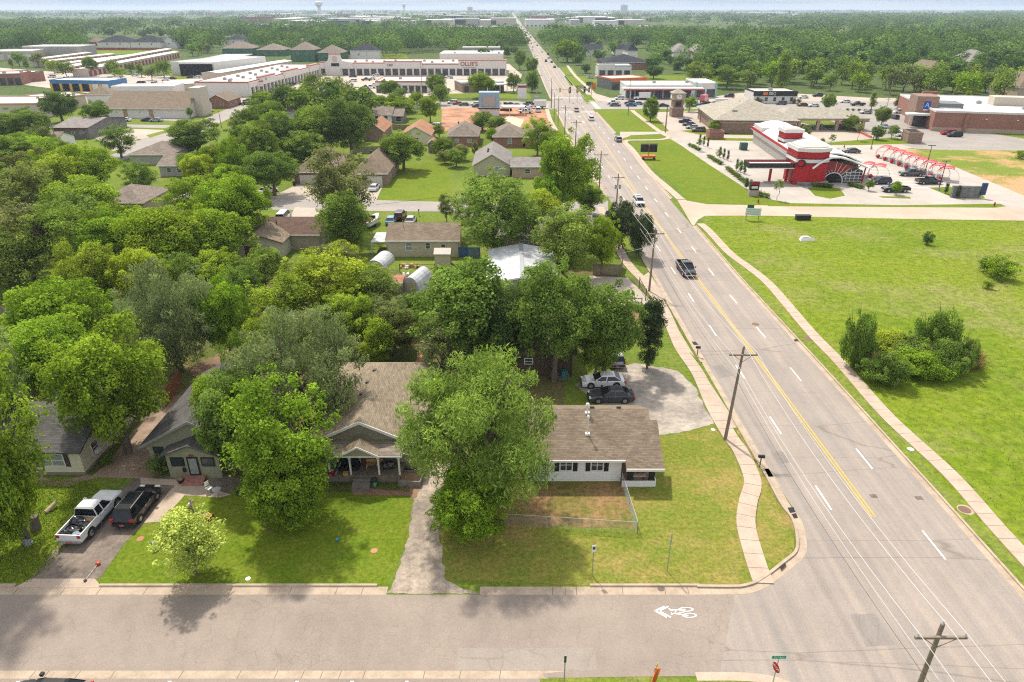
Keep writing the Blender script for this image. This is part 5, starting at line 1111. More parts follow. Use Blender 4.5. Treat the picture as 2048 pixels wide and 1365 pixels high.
house('cream house with a brown cross-gabled roof and garage wing', G(462, 500), G(640, 500), 9, 2.8, 'gx', 1.7, w_tan, r_choc, ov=.4, extra=ex)
# -- mid-distance houses: (label, left px, right px, foot row, depth, wall h, roof, roof h, wall, roof material, windows, options)
def garage_ex(u0, u1, m=garage):
 def f(root, L, D, h):
  b = MB(); b.box(L * u0, L * u1, -.06, -.005, 0, 2.25)
  for i in range(4): b.box(L * u0 + .05, L * u1 - .05, -.075, -.06, .08 + i * .54, .08 + i * .54 + .46)
  b.build('garage_door', m, root)
 return f
HS = [
 ('brick house with a wide white garage door and large brown hip roof', 590, 668, 369, 19, 2.8, 'hip', 3.4, brick_d, r_brown, [('S', .88, 1, .9, 1.2)], dict(extra=garage_ex(.14, .62, garage), vents=3)),
 ('brick house with a beige garage door beside the open lawn', 708, 775, 372, 19, 2.8, 'hip', 3.4, brick_b, r_brown, [('E', .3, 1, 1, 1.2), ('E', .6, 1, 1, 1.2)], dict(extra=garage_ex(.40, .86, garage), vents=3)),
 ('brick house with a pale board gable and grey roof', 948, 1020, 352, 17, 2.8, 'gy', 2.6, w_beige, r_grey, [('S', .68, 1.0, 1.9, 1.3, curtain, trimw, 2)], dict(vents=2)),
 ('flat long tan brick wing with a grey roof', 1024, 1086, 356, 9, 2.8, 'gx', 1.3, brick_t, r_grey, [('S', .5, 1.0, 1.4, 1.2)], {}),
 ('low grey ranch house with a pale porch post', 322, 425, 353, 11, 2.7, 'gx', 1.8, w_grey, r_greyb, [('S', .18, .9, 1.2, 1.2), ('S', .38, .9, 1.2, 1.2), ('S', .62, .3, .9, 2, dark), ('S', .84, 1, 1.8, .9)], {}),
 ('long brown roof behind the low grey ranch house', 262, 345, 330, 14, 2.6, 'hip', 2.2, w_grey, r_greyb, [], {}),
 ('hidden house with a mottled brown hip roof among the trees', 190, 292, 432, 12, 2.6, 'hip', 2.2, w_tan, r_greyb, [], {}),
 ('left brick house with a grey hip roof behind the open lots', 896, 956, 293, 15, 3, 'hip', 3, brick_r, r_greyb, [('S', .3, 1, 1.2, 1.2, curtain), ('S', .72, 1, 1.2, 1.2, curtain)], dict(vents=1)),
 ('right brick house with a grey hip roof behind the open lots', 987, 1046, 295, 14, 3, 'hip', 2.8, brick_r, r_greyb, [('S', .55, 1, 1.2, 1.6, curtain)], {}),
 ('brick house with a brown roof next to the pavement and the thin lime tree', 1050, 1114, 296, 14, 3, 'hip', 2.6, brick_r, r_greyb, [('S', .7, 1, 1.2, 1.2)], {}),
 ('brick house with a faded orange gable roof', 728, 768, 282, 16, 3, 'gy', 2.4, brick_b, r_orange, [], dict(vents=1)),
 ('cream house with a faded orange cross-gable roof and porch', 804, 862, 290, 15, 3, 'gy', 2.4, w_cream, r_orange, [('S', .5, 1, 1.6, 1.2)], {}),
 ('white cottage with a grey roof behind the orange-roofed houses', 744, 784, 247, 11, 3, 'gx', 2, w_white, r_greyb, [('S', .25, .8, 1.3, 1.8), ('S', .72, .8, 1.3, 1.8)], {}),
 ('low porch wing of weathered boards joined to the white cottage', 785, 806, 247, 10, 2.7, 'gx', 1.7, woodg, r_greyb, [('S', .6, .6, 2, 1.8, dark)], {}),
 ('grey hip-roofed house beyond the tree belt', 562, 626, 243, 15, 3.2, 'hip', 3, w_white, r_greyb, [('S', .2, 1, 1.4, 1.2), ('S', .75, 1, 1.4, 1.2)], {}),
 ('steep dark-roofed white house beside the car park', 706, 738, 216, 14, 4.2, 'gy', 3.6, w_white, r_black, [], {}),
 ('small red brick office with a brown gable and white signboard', 414, 459, 217, 14, 3, 'gy', 2.4, brick_r, r_brown, [('S', .3, 1, 1.2, 1.2), ('S', .7, 1, 1.2, 1.2), ('E', .3, 1, 1.2, 1.2), ('E', .6, 1, 1.2, 1.2)], {}),
 ('red-trimmed block building with a low grey roof', 112, 180, 278, 24, 3.4, 'gx', 1.6, block_g, r_grey, [('S', .55, 1.6, 1.2, .6), ('S', .8, 1.6, 1.2, .6)], dict(trim=red)),
 ('grey-roofed house with a white gable at the far left of the gardens', 88, 114, 302, 10, 2.8, 'gx', 1.8, w_white, r_greyb, [], {}),
 ('largest black-roofed new white house at the storage field', 197, 262, 99, 26, 6.5, 'hip', 6, w_whitep, r_black, [('S', .3, 4, 1.5, 1.5), ('S', .7, 4, 1.5, 1.5)], {}),
 ('second black-roofed new white house at the storage field', 263, 323, 99, 24, 6.5, 'hip', 6, w_whitep, r_black, [('S', .3, 4, 1.5, 1.5), ('S', .7, 4, 1.5, 1.5)], {}),
 ('third new white house with black gables at the storage field', 325, 355, 98, 24, 6.5, 'gy', 5, w_whitep, r_black, [('S', .5, 4, 1.5, 1.5)], {}),
 ('small brick house left of the new black-roofed houses', 178, 196, 92, 20, 4, 'hip', 4, brick_r, r_brown, [], {}),
 ('white house with black gables beyond the storage warehouse', 452, 492, 94, 26, 7, 'hip', 5, w_whitep, r_black, [('S', .4, 4, 1.5, 1.5)], {}),
 ('unfinished house with green sheathing left of the covered lumber shed corner', 446, 506, 112, 22, 6, 'hip', 5, greenw, r_greyb, [], {}),
 ('leftmost unfinished green-sheathed house behind the shopping wing', 515, 568, 113, 24, 5, 'hip', 5, greenw, r_greyb, [('S', .3, 1.5, 1.5, 1.8), ('S', .7, 1.5, 1.5, 1.8)], {}),
 ('tall unfinished green-sheathed house in the middle of the row', 583, 630, 124, 22, 8.5, 'hip', 5.5, greenw, r_greyb, [('S', .3, 5.5, 1.5, 1.6), ('S', .7, 5.5, 1.5, 1.6)], {}),
 ('unfinished green-sheathed house at the right of the row', 637, 686, 124, 20, 6.5, 'hip', 5.5, greenw, r_greyb, [('S', .3, 3.5, 1.5, 1.6), ('S', .7, 3.5, 1.5, 1.6)], {}),
 ('farther green-sheathed house behind the right of the row', 668, 700, 110, 20, 6, 'hip', 5.5, greenw, r_greyb, [], {}),
 ('black-roofed white house behind the tower of the shopping centre', 702, 756, 122, 20, 7.5, 'hip', 5, w_whitep, r_black, [('S', .3, 4, 1.5, 1.5)], {}),
 ('dark grey roofed white house behind the unfinished houses', 600, 640, 99, 20, 5, 'gx', 5, w_white, r_grey, [], {}),
 ('church hall with a dark slate roof beside the far road', 1160, 1205, 112, 18, 5, 'gx', 4, w_whitep, r_black, [], {}),
 ('long dark slate roofed hall behind the auto shop', 1205, 1300, 140, 34, 4.5, 'hip', 4.5, brick_r, r_black, [], {}),
 ('left dark pyramid roofed hall of the church', 1232, 1262, 112, 30, 5, 'hip', 4.5, w_whitep, r_black, [], {}),
 ('right dark hipped hall of the church', 1255, 1275, 118, 30, 6, 'hip', 6, w_whitep, r_black, [], {}),
 ('grey roofed hall left of the thin green trees', 1346, 1385, 118, 30, 5, 'hip', 6, w_whitep, r_grey, [], {}),
 ('grey roofed brick house in the woods right of the road', 1385, 1415, 120, 26, 5, 'hip', 6, brick_t, r_grey, [], {}),
 ('brown roof showing among the woods at the upper right', 1852, 1892, 172, 26, 5, 'hip', 7, w_tan, r_brown, [], {}),
 ('second brown roof right of the upper right woods roof', 1935, 1985, 140, 26, 5, 'hip', 7, w_tan, r_grey, [], {}),
 ('brown house at the right edge behind the grocery', 2030, 2085, 205, 20, 6, 'hip', 6, w_tan, r_brown, [], {}),
 ('small brown roof deep in the right woods', 1672, 1705, 82, 30, 5, 'hip', 8, w_tan, r_greyb, [], {}),
 ('grey roof deep in the woods near the thin green trees', 1460, 1492, 100, 30, 5, 'hip', 6, w_tan, r_grey, [], {}),
]
for (lb, pa, pb, row, D, h, rf, rh, wm, rm, wn, op) in HS: house(lb, G(pa, row), G(pb, row), D, h, rf, rh, wm, rm, wins=wn, **op)
house('small brown garden shed with an orange-brown gable roof', G(857, 306), G(874, 306), 4, 2.7, 'gy', 1.0, woodg, r_orange, ov=.25, name='garden_shed', cat='shed')
house('small beige shed with a row of high windows in the garden', G(870, 536), G(901, 536), 2.6, 2.3, 'gx', .5, w_beige, r_pale, ov=.12, name='garden_shed', cat='shed')
def arch_shed(px, row, w, h, D, rz, label, m):
 x, y = G(px, row); r_ = E('arched_shed', label, 'shed', (x, y, 0), rz); b = MB(); n = 12; prof = [(w / 2 * math.cos(math.pi * i / n), h * math.sin(math.pi * i / n)) for i in range(n + 1)]
 b.xprism(prof, 0, D); b.build('vault', m, r_); b = MB(); b.box(-w * .3, w * .3, -.06, -.005, 0, h * .7); b.build('end_door', w_beige, r_)
arch_shed(822, 588, 3.0, 2.6, 5, -.3, 'white arched shed in the overgrown gardens', r_metal)
arch_shed(750, 540, 3.2, 1.6, 5, -.2, 'low white arched cover half hidden by the pecan', r_metal)
house('fallen-in grey shed roof among the trees at the left', G(378, 552), G(440, 548), 6, 2.0, 'gx', 1.0, woodg, r_metal, ov=.3, name='shed', cat='shed')
house('small rusty-roofed store beside the arched shed', G(786, 592), G(806, 592), 3, 1.9, 'gx', .3, woodg, r_orange, ov=.1, name='shed', cat='shed')
# -- commercial blocks
def rooftop(root, spots, z, s=1.6):
 for (u, v) in spots:
  b = MB(); b.box(u, u + s, v, v + s * .8, z, z + s * .6); b.cyl((u + s / 2, v + s * .4, z + s * .6), (u + s / 2, v + s * .4, z + s * .72), s * .3, None, 8); b.build('rooftop_unit', steel, root)
def block(label, p0, p1, D, h, wm, rm, trim=trimw, bays=None, units=(), name='shop_building', cat='building', **k):
 """flat-roofed block; bays = (count, z0, z1, pane material, share open)"""
 root, L, D = house(label, p0, p1, D, h, 'flat', 0, wm, rm, trim=trim, name=name, cat=cat, **k)
 if bays:
  n, z0, z1, m, sh = bays
  for i in range(n): b = MB(); c = L * (i + .5) / n; b.box(c - L / n * sh / 2, c + L / n * sh / 2, -.12, -.005, z0, z1); b.build('shopfront', m, root)
 rooftop(root, units, h + .06); return root, L, D
def band(root, x0, x1, z0, z1, m, name='fascia_band', d=.3): b = MB(); b.box(x0, x1, -d, -.13 if d > .13 else -.005, z0, z1); return b.build(name, m, root)
dglass = plain('shop_glass', (.05, .055, .065), .15, var=.5, sc=.3, spec=.6)
a, b_ = G(642, 151), G(1012, 151)
root, L, D = block('long white shopping centre with a red-brown coping and a curved entrance gable', a, b_, 42, 6.6, w_stucco, r_pale, trim=trimr, bays=(26, .1, 3.6, dglass, .72), units=[(12 + 6.3 * i, 9 + (i % 3) * 6) for i in range(17)])
band(root, 0, L, 4.1, 6.2, w_stucco, 'upper_wall', .5)
for (u0, u1, hh) in ((.0, .055, 7.4), (.145, .35, 7.0), (.35, .55, 7.8), (.745, 1.0, 8.6)):
 b = MB(); b.box(L * u0, L * u1, -.9, 1.2, 4.0, hh); o = b.build('raised_parapet', w_stucco, root); b = MB(); b.box(L * u0 - .1, L * u1 + .1, -1.0, 1.3, hh, hh + .5); b.build('coping', trimr, o)
b = MB(); ux = L * .085; b.xprism([(ux - 6.5, 0), (ux - 6.5, 7.6), (ux - 4.5, 8.6), (ux - 3.6, 10.6), (ux - 3.4, 12.2), (ux + 3.4, 12.2), (ux + 3.6, 10.6), (ux + 4.5, 8.6), (ux + 11, 7.6), (ux + 11, 4), (ux + 3, 4), (ux + 3, 0)], -1.6, .5); g_ = b.build('entrance_gable', w_stucco, root)
b = MB(); b.box(ux - 3.6, ux + 3.6, -1.7, .6, 12.2, 12.8); b.build('coping', trimr, g_)
b = MB(); b.cyl((ux, -1.61, 9.6), (ux, -1.7, 9.6), 1.7, None, 20); b.build('round_emblem', w_beigep, g_); b = MB(); b.box(ux - 2.4, ux + 2.6, -1.72, -1.61, 5.4, 7.2); b.build('sign_board', blackm, g_)
b = MB()
for i in range(26): b.box(L * i / 26 - .5, L * i / 26 + .5, -1.0, -.13, 0, 4.1)
b.build('pillars', w_stucco, root)
o = text("OLLIE'S", 3.4, L * .802, -.98, 6.6, redm, 'shop_sign', ext=.12); o.parent = root
b = MB(); b.box(L * .765, L * .84, -1.0, -.92, 4.35, 4.75); b.build('sign_strip', steel, root)
o = text("CBD", 1.9, L * .378, -.98, 6.0, greenw, 'shop_sign', ext=.1); o.parent = root
block('white back block of the shopping centre behind its right end', G(880, 128), G(1006, 128), 40, 7, w_stucco, r_white, units=[(10, 8), (30, 12), (44, 6)])
block('low pale workshop behind the shopping centre', G(925, 110), G(1000, 110), 18, 6, w_grey, r_pale, bays=(4, 0, 4, dark, .6))
root, L, D = block('diagonal white shopping wing with arcaded fronts and red-brown coping', G(500, 194), G(642, 152), 26, 6.4, w_stucco, r_pale, trim=trimr, bays=(22, .1, 3.6, dglass, .66), units=[(4 + 8 * i, 10 + (i % 2) * 6) for i in range(12)])
band(root, 0, L, 4.1, 6.2, w_stucco, 'upper_wall', .5)
for u0, u1, hh in ((.12, .3, 7.4), (.42, .62, 7.4), (.8, .95, 7.2)):
 b = MB(); b.box(L * u0, L * u1, -.9, 1.2, 4, hh); o = b.build('raised_parapet', w_stucco, root); b = MB(); b.box(L * u0 - .1, L * u1 + .1, -1, 1.3, hh, hh + .5); b.build('coping', trimr, o)
b = MB()
for i in range(22): b.box(L * i / 22 - .5, L * i / 22 + .5, -1.0, -.13, 0, 4.1)
b.build('pillars', w_stucco, root)
mural = MATS.get('mural') or None
mm, tt, bb = nodes('mural'); nn = noise(tt, co(tt), .35, 3); tt.links.new(ramp(tt, nn, [(.4, (.10, .38, .44)), (.48, (.6, .6, .56)), (.55, (.12, .42, .48)), (.62, (.6, .58, .52))]), bb.inputs['Base Color'])
block('end shop with a turquoise and white painted side wall', G(433, 191), G(481, 190), 18, 6, mm, r_white, trim=r_white, units=[(6, 5)])
block('white shop with a red sign band beside the painted wall', G(482, 190), G(530, 188), 20, 5.8, w_stucco, r_pale, trim=trimr, bays=(4, .1, 3.4, dglass, .6), units=[(5, 5), (12, 7)])
root, L, D = block('small row of white shops standing in the car park', G(752, 186), G(856, 186), 26, 5.2, w_stucco, r_pale, trim=trimr, bays=(8, .1, 3.2, dglass, .7), units=[(10, 12), (24, 10), (36, 14)]); band(root, 0, L, 3.5, 4.7, w_stucco, 'upper_wall', .6)
root, L, D = block('brick restaurant with a flat white canopy beside the grass bank', G(925, 186), G(1008, 183), 16, 4.6, brick_b, r_pale, trim=trimw, bays=(5, .4, 3, dglass, .5)); b = MB(); b.box(L * .45, L * 1.02, -7, -.4, 3.6, 4.1); [b.box(L * u, L * u + .3, -6.8, -6.5, 0, 3.6) for u in (.5, .8, .97)]; b.build('canopy', trimw, root)
root, L, D = house('long church hall with a wide brown shingle roof', G(213, 236), G(378, 237), 21, 3.6, 'gx', 5, w_stucco, r_brown, ov=.6, name='church_hall', cat='building', wins=[('S', .14, 1.8, .5, .6), ('S', .42, 1.8, .5, .6), ('S', .6, 1.8, .5, .6)])
for u in (.22, .53): b = MB(); b.box(L * u, L * u + 1.6, -.1, -.005, 0, 3.4); b.build('stone_panel', plain('ochre_panel', (.33, .22, .11)), root)
b = MB(); b.box(L - 1, L + 3.2, 6, 13, 0, 10.5); b.build('chimney_tower', plain('pale_stone', (.5, .43, .35)), root)
block('long pale building with a terracotta coping at the left edge', G(-120, 240), G(88, 238), 24, 5.4, w_beigep, r_white, trim=plain('terracotta_trim', (.45, .24, .15)))
block('pale link building with a terracotta coping behind the dark round tree', G(88, 222), G(176, 214), 18, 4.6, w_beigep, r_white, trim=plain('terracotta_trim', (.45, .24, .15)))
house('small brown hip roof between the link building and the church hall', G(176, 207), G(226, 206), 12, 3.4, 'hip', 3, w_white, r_brown, name='building', cat='building')
block('white-roofed hall behind the church hall', G(226, 192), G(350, 191), 14, 4, w_whitep, r_white, name='building')
blue = plain('blue_panel', (.06, .18, .36), .5, var=.05); yel = plain('yellow_paint', (.62, .36, .04), .6)
root, L, D = block('blue car wash with yellow pillars and a white roof', G(104, 182), G(222, 184), 14, 5, blue, r_white, trim=blue, name='car_wash')
for i in range(6): b = MB(); b.box(L * i / 6 + L * .04, L * (i + 1) / 6 - L * .02, -.1, -.005, 0, 3.5); b.build('wash_bay', dark if i < 4 else w_whitep, root)
for i in range(6): b = MB(); b.box(L * i / 6 - .1, L * i / 6 + L * .035, -.3, -.005, 0, 3.6); b.build('pillar', yel, root)
root, L, D = block('red brick shops with a dark glazed front at the left edge', G(-30, 172), G(46, 170), 20, 5.6, brick_r, r_pale, trim=brick_r, bays=(5, .1, 3.6, dglass, .7), units=[(8, 6), (16, 7), (24, 6)])
block('brick side block of the red brick shops', G(46, 166), G(92, 162), 18, 5, brick_r, r_white, trim=brick_r)
house('white-roofed low store beside the conifers', G(334, 185), G(413, 181), 14, 3.6, 'gx', 1, w_beigep, r_white, ov=.3, name='storehouse', cat='building')
for i, (pa, pb, row, hh, D_) in enumerate([(80, 172, 130, 4, 10), (120, 215, 136, 4, 10), (150, 240, 143, 4, 10)]):
 pass
stripe = MATS.get('x')
for i, (p, q, lb) in enumerate([((85, 128), (185, 114), 'farthest short storage row at the left'), ((92, 134), (232, 117), 'second storage row from the field'), ((118, 140), (275, 119), 'third storage row from the field'), ((140, 146), (345, 106), 'fourth, longest storage row'), ((178, 154), (360, 115), 'nearest storage row with the tall maroon doors')]):
 pa, pb = G(*p), G(*q); root, L, D = house(lb + ', pale with maroon doors', pa, pb, 9, 3.3 if i < 4 else 4.2, 'gx', .5, w_beigep, plain('pale_tan_roof', (.50, .42, .36)), ov=.2, name='storage_row', cat='storage building', group='self storage rows')
 n = max(6, int(L / 5));
 for k in range(min(n, 26)): b = MB(); b.box(L * (k + .2) / min(n, 26), L * (k + .75) / min(n, 26), -.08, -.005, 0, 2.6 if i < 4 else 3.2); b.build('roll_door', redm, root)
block('large grey-walled warehouse with a white roof at the upper left', G(50, 115), G(158, 115), 30, 8.5, w_grey, r_white, name='warehouse')
block('white warehouse with pale doors left of the grey-walled warehouse', G(-60, 122), G(68, 120), 30, 6.5, w_beigep, r_white, bays=(7, 0, 4, w_whitep, .6), name='warehouse')
root, L, D = block('wide open-sided lumber shed with a silver roof', G(345, 150), G(428, 152), 60, 7.5, w_whitep, r_metal, name='lumber_shed')
pa = G(428, 152); pb = G(508, 130)
root, L, D = house('open lumber bays with stacked stock under the silver roof', pa, pb, 20, 7.2, 'flat', 0, dark, r_metal, name='lumber_shed', cat='building')
for i in range(7): b = MB(); b.box(L * i / 7, L * i / 7 + .5, -.6, -.01, 0, 6.6); b.build('post', steel, root)
for i in range(6): b = MB(); b.box(L * (i + .25) / 7, L * (i + .8) / 7, -.5, -.02, .3, 2.6 + (i * 7 % 3)); b.build('timber_stack', wood, root)
house('low white-roofed store in front of the lumber bays', G(440, 160), G(585, 133), 11, 3.6, 'gx', .7, w_beigep, r_white, ov=.2, name='storehouse', cat='building')
root, L, D = block('white fuel station shop with a red canopy band', G(1250, 196), G(1382, 196), 18, 5.6, w_whitep, r_white, bays=(7, .1, 3.2, plain('bright_shop_glass', (.10, .13, .2), .2), .8), units=[(14, 8), (30, 9)], name='fuel_station')
b = MB(); b.box(-2, L + 4, -7, -.4, 4.0, 4.9); [b.cyl((L * u, -6, 0), (L * u, -6, 4), .2, None, 6) for u in (.05, .35, .65, .95)]; c_ = b.build('canopy', w_whitep, root); b = MB(); b.box(-2.05, L + 4.05, -7.12, -7.01, 4.0, 4.45); b.build('red_band', red, c_)
root, L, D = block('white wing with green corners beside the fuel station', G(1390, 196), G(1430, 196), 22, 6.4, w_whitep, r_white, bays=(2, .3, 3.8, dglass, .8), name='shop_building')
for u in (-.3, L - .5): b = MB(); b.box(u, u + .8, -.5, 1, 0, 6.9); b.build('corner_pier', plain('mint_green', (.22, .42, .34)), root)
root, L, D = block('store with an orange fascia left of the fuel station', G(1222, 180), G(1292, 177), 16, 5.2, plain('grey_dark_wall', (.14, .15, .15)), r_pale, trim=orange, bays=(4, .2, 3, dglass, .7)); band(root, -.2, L + .2, 3.8, 5.3, orange)
root, L, D = block('white auto shop with ribbed panels and rows of cars in front', G(1196, 153), G(1262, 153), 16, 6, w_whitep, r_white, trim=steel, bays=(4, .2, 3.4, dglass, .7)); band(root, -.2, L * .5, 3.6, 7, w_whitep)
root, L, D = block('smokehouse restaurant with a black band over white walls', G(1506, 207), G(1590, 207), 14, 4.8, w_whitep, r_pale, trim=blackm, units=[(8, 5)], name='restaurant')
band(root, -.4, L + .4, 3.1, 5.1, blackm); o = text('BBQ', 1.7, L * .42, -.45, 4.1, w_whitep, 'sign_lettering'); o.parent = root; b = MB(); b.box(L * .2, L * .31, -.42, -.31, 3.5, 4.7); b.build('sign_emblem', orange, root)
for i in range(5): win(root, 'S', L * (.1 + .2 * i), .8, 1.4, 1.8, L, D)
for q in (1514, 1521, 1588, 1597): x, y = G(q, 208); tree_at(x, y, 2.2, 2.6, 'bush', jit(GREEN['olive']), 'rounded bush in front of the smokehouse restaurant', group='rounded bushes in front of the smokehouse restaurant', name='bush', cat='bush')
root, L, D = house('brick bank with a broad sand-coloured hip roof', G(1428, 266), G(1590, 268), 34, 4.2, 'hip', 5.2, brick_b, r_sand, ov=.8, name='bank_building', cat='building', wins=[('S', .5, .9, 1.6, 2, curtain), ('S', .7, .9, 1.6, 2, curtain), ('S', .86, .9, 1.6, 2, curtain), ('W', .3, .9, 1.6, 2, curtain)])
b = MB(); b.box(-.1, L + .1, -.1, D + .1, 3.2, 3.7); b.build('stone_band', plain('sand_stone', (.36, .27, .19)), root)
b = MB(); [b.box(L * .42 + .3 * i - 1, L * .42 + .3 * i - .8, D * .4, D * .4 + .3, 8.2, 9) for i in range(0, 12, 5)]; b.build('roof_vents', steel, root)
x0_, y0_ = G(1545, 262); root = E('drive_through_canopy', 'bank drive-through canopy with a flat-hipped sand roof on brick piers', 'canopy', (x0_, y0_, 0)); b = MB(); hip(b, 0, 32, 0, 15, 4, 2.6, .6); b.build('roof', r_sand, root)
b = MB(); b.box(-.4, 32.4, -.4, 15.4, 3.4, 3.99); b.build('soffit_band', plain('sand_stone', (.36, .27, .19)), root)
for u in (9, 15.5, 22, 31): b = MB(); b.box(u - .5, u + .5, .1, 1.1, 0, 3.4); b.build('pier', plain('sand_stone', (.36, .27, .19)), root)
for u in (12, 18.5, 25): b = MB(); b.box(u - .3, u + .3, 4, 5, 0, 1.6); b.build('teller_machine', steel, root)
x_, y_ = G(1352, 233); root = E('clock_tower', 'brick clock tower with two round white clock faces', 'clock tower', (x_, y_, 0)); w_ = 2.5
b = MB(); b.box(-w_, w_, -w_, w_, 0, 4); b.box(-w_ * .86, w_ * .86, -w_ * .86, w_ * .86, 4, 8); b.build('shaft', brick_b, root)
b = MB(); b.box(-w_ - .1, w_ + .1, -w_ - .1, w_ + .1, 4, 4.4); b.box(-w_ - .2, w_ + .2, -w_ - .2, w_ + .2, 8, 10.9); b.build('belfry', plain('sand_stone', (.36, .27, .19)), root)
b = MB(); hip(b, -w_, w_, -w_, w_, 10.9, 1.9, .6); b.build('roof', r_sand, root)
for ux_ in (-.0,):
 c = MB(); c.cyl((0, -w_ - .21, 9.5), (0, -w_ - .32, 9.5), 1.15, None, 20); f = c.build('clock_face', trimw, root); c = MB(); c.box(-.06, .06, -w_ - .36, -w_ - .325, 9.5, 10.4); c.box(0, .7, -w_ - .36, -w_ - .325, 9.44, 9.56); c.build('clock_hands', blackm, f)
 c = MB(); c.cyl((-w_ - .21, 0, 9.5), (-w_ - .32, 0, 9.5), 1.15, None, 20); c.build('clock_face', trimw, root)
b = MB(); b.box(-1.2, 1.2, -w_ * .86 - .2, -w_ * .86 - .005, 5, 7.2); b.build('sign_panel', blackm, root); root.scale = (.9, .9, .79)
block('low brick bin store beside the bank', G(1418, 279), G(1447, 279), 4, 2.2, brick_r, dark, trim=brick_r, name='bin_store', cat='bin store')
block('brick bin store with a steel gate beside the grocery', G(1814, 287), G(1842, 288), 7, 3, brick_b, dark, trim=brick_b, name='bin_store', cat='bin store')
pa = G(1862, 262); root, L, D = block('red brick grocery store with a flat white roof', pa, (pa[0] + 75, pa[1] - 20), 52, 6.4, brick_r, r_white, trim=r_white, units=[(20, 26), (40, 30), (30, 12)], name='grocery_store')
b = MB(); b.box(-.1, L, -.16, -.005, 0, 1.3); b.build('stone_base_course', plain('sand_stone', (.36, .27, .19)), root)
for u in (.12, .42, .56, .7, .9): b = MB(); b.box(L * u, L * u + 1, -.5, -.005, 0, 6.2); b.build('brick_pier', brick_r, root)
for u in (.2, .32, .52, .64): b = MB(); b.box(L * u, L * u + .5, -.3, -.05, 4.2, 4.5); b.build('wall_lamp', trimw, root)
b = MB(); b.box(L * .48, L * .48 + 1.2, -.1, -.005, 0, 2.3); b.build('side_door', steel, root)
for u in (24, 44): b = MB(); b.box(u, u + 11, 22, 28, 6.5, 9.4); b.build('roof_screen', w_beigep, root)
a_ = Vector(G(1822, 253)); root = E('grocery_entrance', 'grocery entrance block with dark frame, canopy and a blue emblem', 'building', (a_.x, a_.y, 0), R(-14)); b = MB(); b.box(0, 7, 0, 10, 0, 10.2); b.build('sign_tower', brick_b, root); b = MB(); b.box(7, 15, 0, 10, 0, 8); b.build('entrance_wall', plain('grey_dark_wall', (.14, .15, .15)), root)
b = MB(); b.box(-3, 16, -4, -.05, 4.2, 4.8); [b.cyl((u, -3.7, 0), (u, -3.7, 4.2), .12, None, 6) for u in (-2, 7, 15)]; b.build('canopy', trimw, root); b = MB(); b.box(0, 14.8, -.1, -.005, .1, 3.6); b.build('entrance_glass', dglass, root)
def emblem(root, x, y, z, s):
 b = MB(); b.box(x - s * .62, x + s * .62, y - .12, y, z - s * .82, z + s * .82); q = b.build('emblem_frame', orange, root); b = MB(); b.box(x - s * .52, x + s * .52, y - .17, y - .12, z - s * .72, z + s * .72); b.build('emblem_field', plain('deep_blue', (.02, .06, .28)), q)
 o = text('A', s * 1.0, x, y - .19, z + s * .12, plain('light_blue', (.2, .6, .8)), 'emblem_mark', ext=.03); o.parent = q
 b = MB(); b.box(x - s * .45, x + s * .45, y - .2, y - .17, z - s * .66, z - s * .46); b.build('emblem_strip', trimw, q)
emblem(root, 3.5, -.01, 7, 2.3)
b = MB(); b.box(7.6, 14.4, -.08, -.005, 5.6, 6.7); b.build('lettering_strip', trimw, root)
a_ = G(1852, 218); root = E('grocery_pylon', 'brick pylon with the same blue emblem behind the grocery front', 'sign', (*a_, 0), R(-8)); b = MB(); b.box(-3, 3, -.8, .8, 0, 7); b.build('pylon', brick_r, root); emblem(root, -.5, -.81, 5, 1.6)
RX = Vector(G(1622, 366)); root = E('drive_in_restaurant', 'red and white drive-in restaurant with a curved white roof and two towers', 'restaurant', (RX.x, RX.y, 0), R(0))
far_ = Vector(G(1512, 285)) - RX; bk = far_.y; shx = far_.x
def P_(u, v): return (u + shx * v / bk * .98, v)
prof = [(-1.5, 4.7), (.2, 5.9), (2.4, 6.8), (5, 7.3), (7.6, 7.2), (10.2, 6.5), (13, 5.2), (15.5, 3.7)]
b = MB()
for (u0, z0), (u1, z1) in zip(prof[:-1], prof[1:]): b.slab([(*P_(u0, 4), z0), (*P_(u1, 4), z1), (*P_(u1, bk + 2), z1), (*P_(u0, bk + 2), z0)], .35)
b.build('curved_roof', r_white, root)
b = MB(); q = [P_(-.8, 5), P_(13.5, 5), P_(13.5, bk), P_(-.8, bk)]; b.prism(q, 0, 4.7); b.build('wall', plain('warm_grey_wall', (.33, .30, .27)), root)
b = MB(); q = [P_(-.95, 7), P_(-.8, 7), P_(-.8, bk), P_(-.95, bk)]
for i in range(16): v0 = 7 + (bk - 8) * i / 16; b.prism([P_(-1.0, v0), P_(-.81, v0), P_(-.81, v0 + .9), P_(-1.0, v0 + .9)], .6, 4.4)
b.build('wall_ribs', steel, root) if False else None
b = MB(); b.prism([P_(-1.1, 6), P_(-.83, 6), P_(-.83, bk + .2), P_(-1.1, bk + .2)], 3.2, 4.6); b.build('white_band', w_whitep, root)
b = MB(); b.prism([P_(-1.6, 4), P_(-1.4, 4), P_(-1.4, bk + 2), P_(-1.6, bk + 2)], 4.75, 5.5); b.build('red_eave', red, root)
b = MB(); b.prism([P_(-.9, bk - 9), P_(6.5, bk - 9), P_(6.5, bk + .5), P_(-.9, bk + .5)], 4.6, 6.6); b.build('rear_block', w_whitep, root)
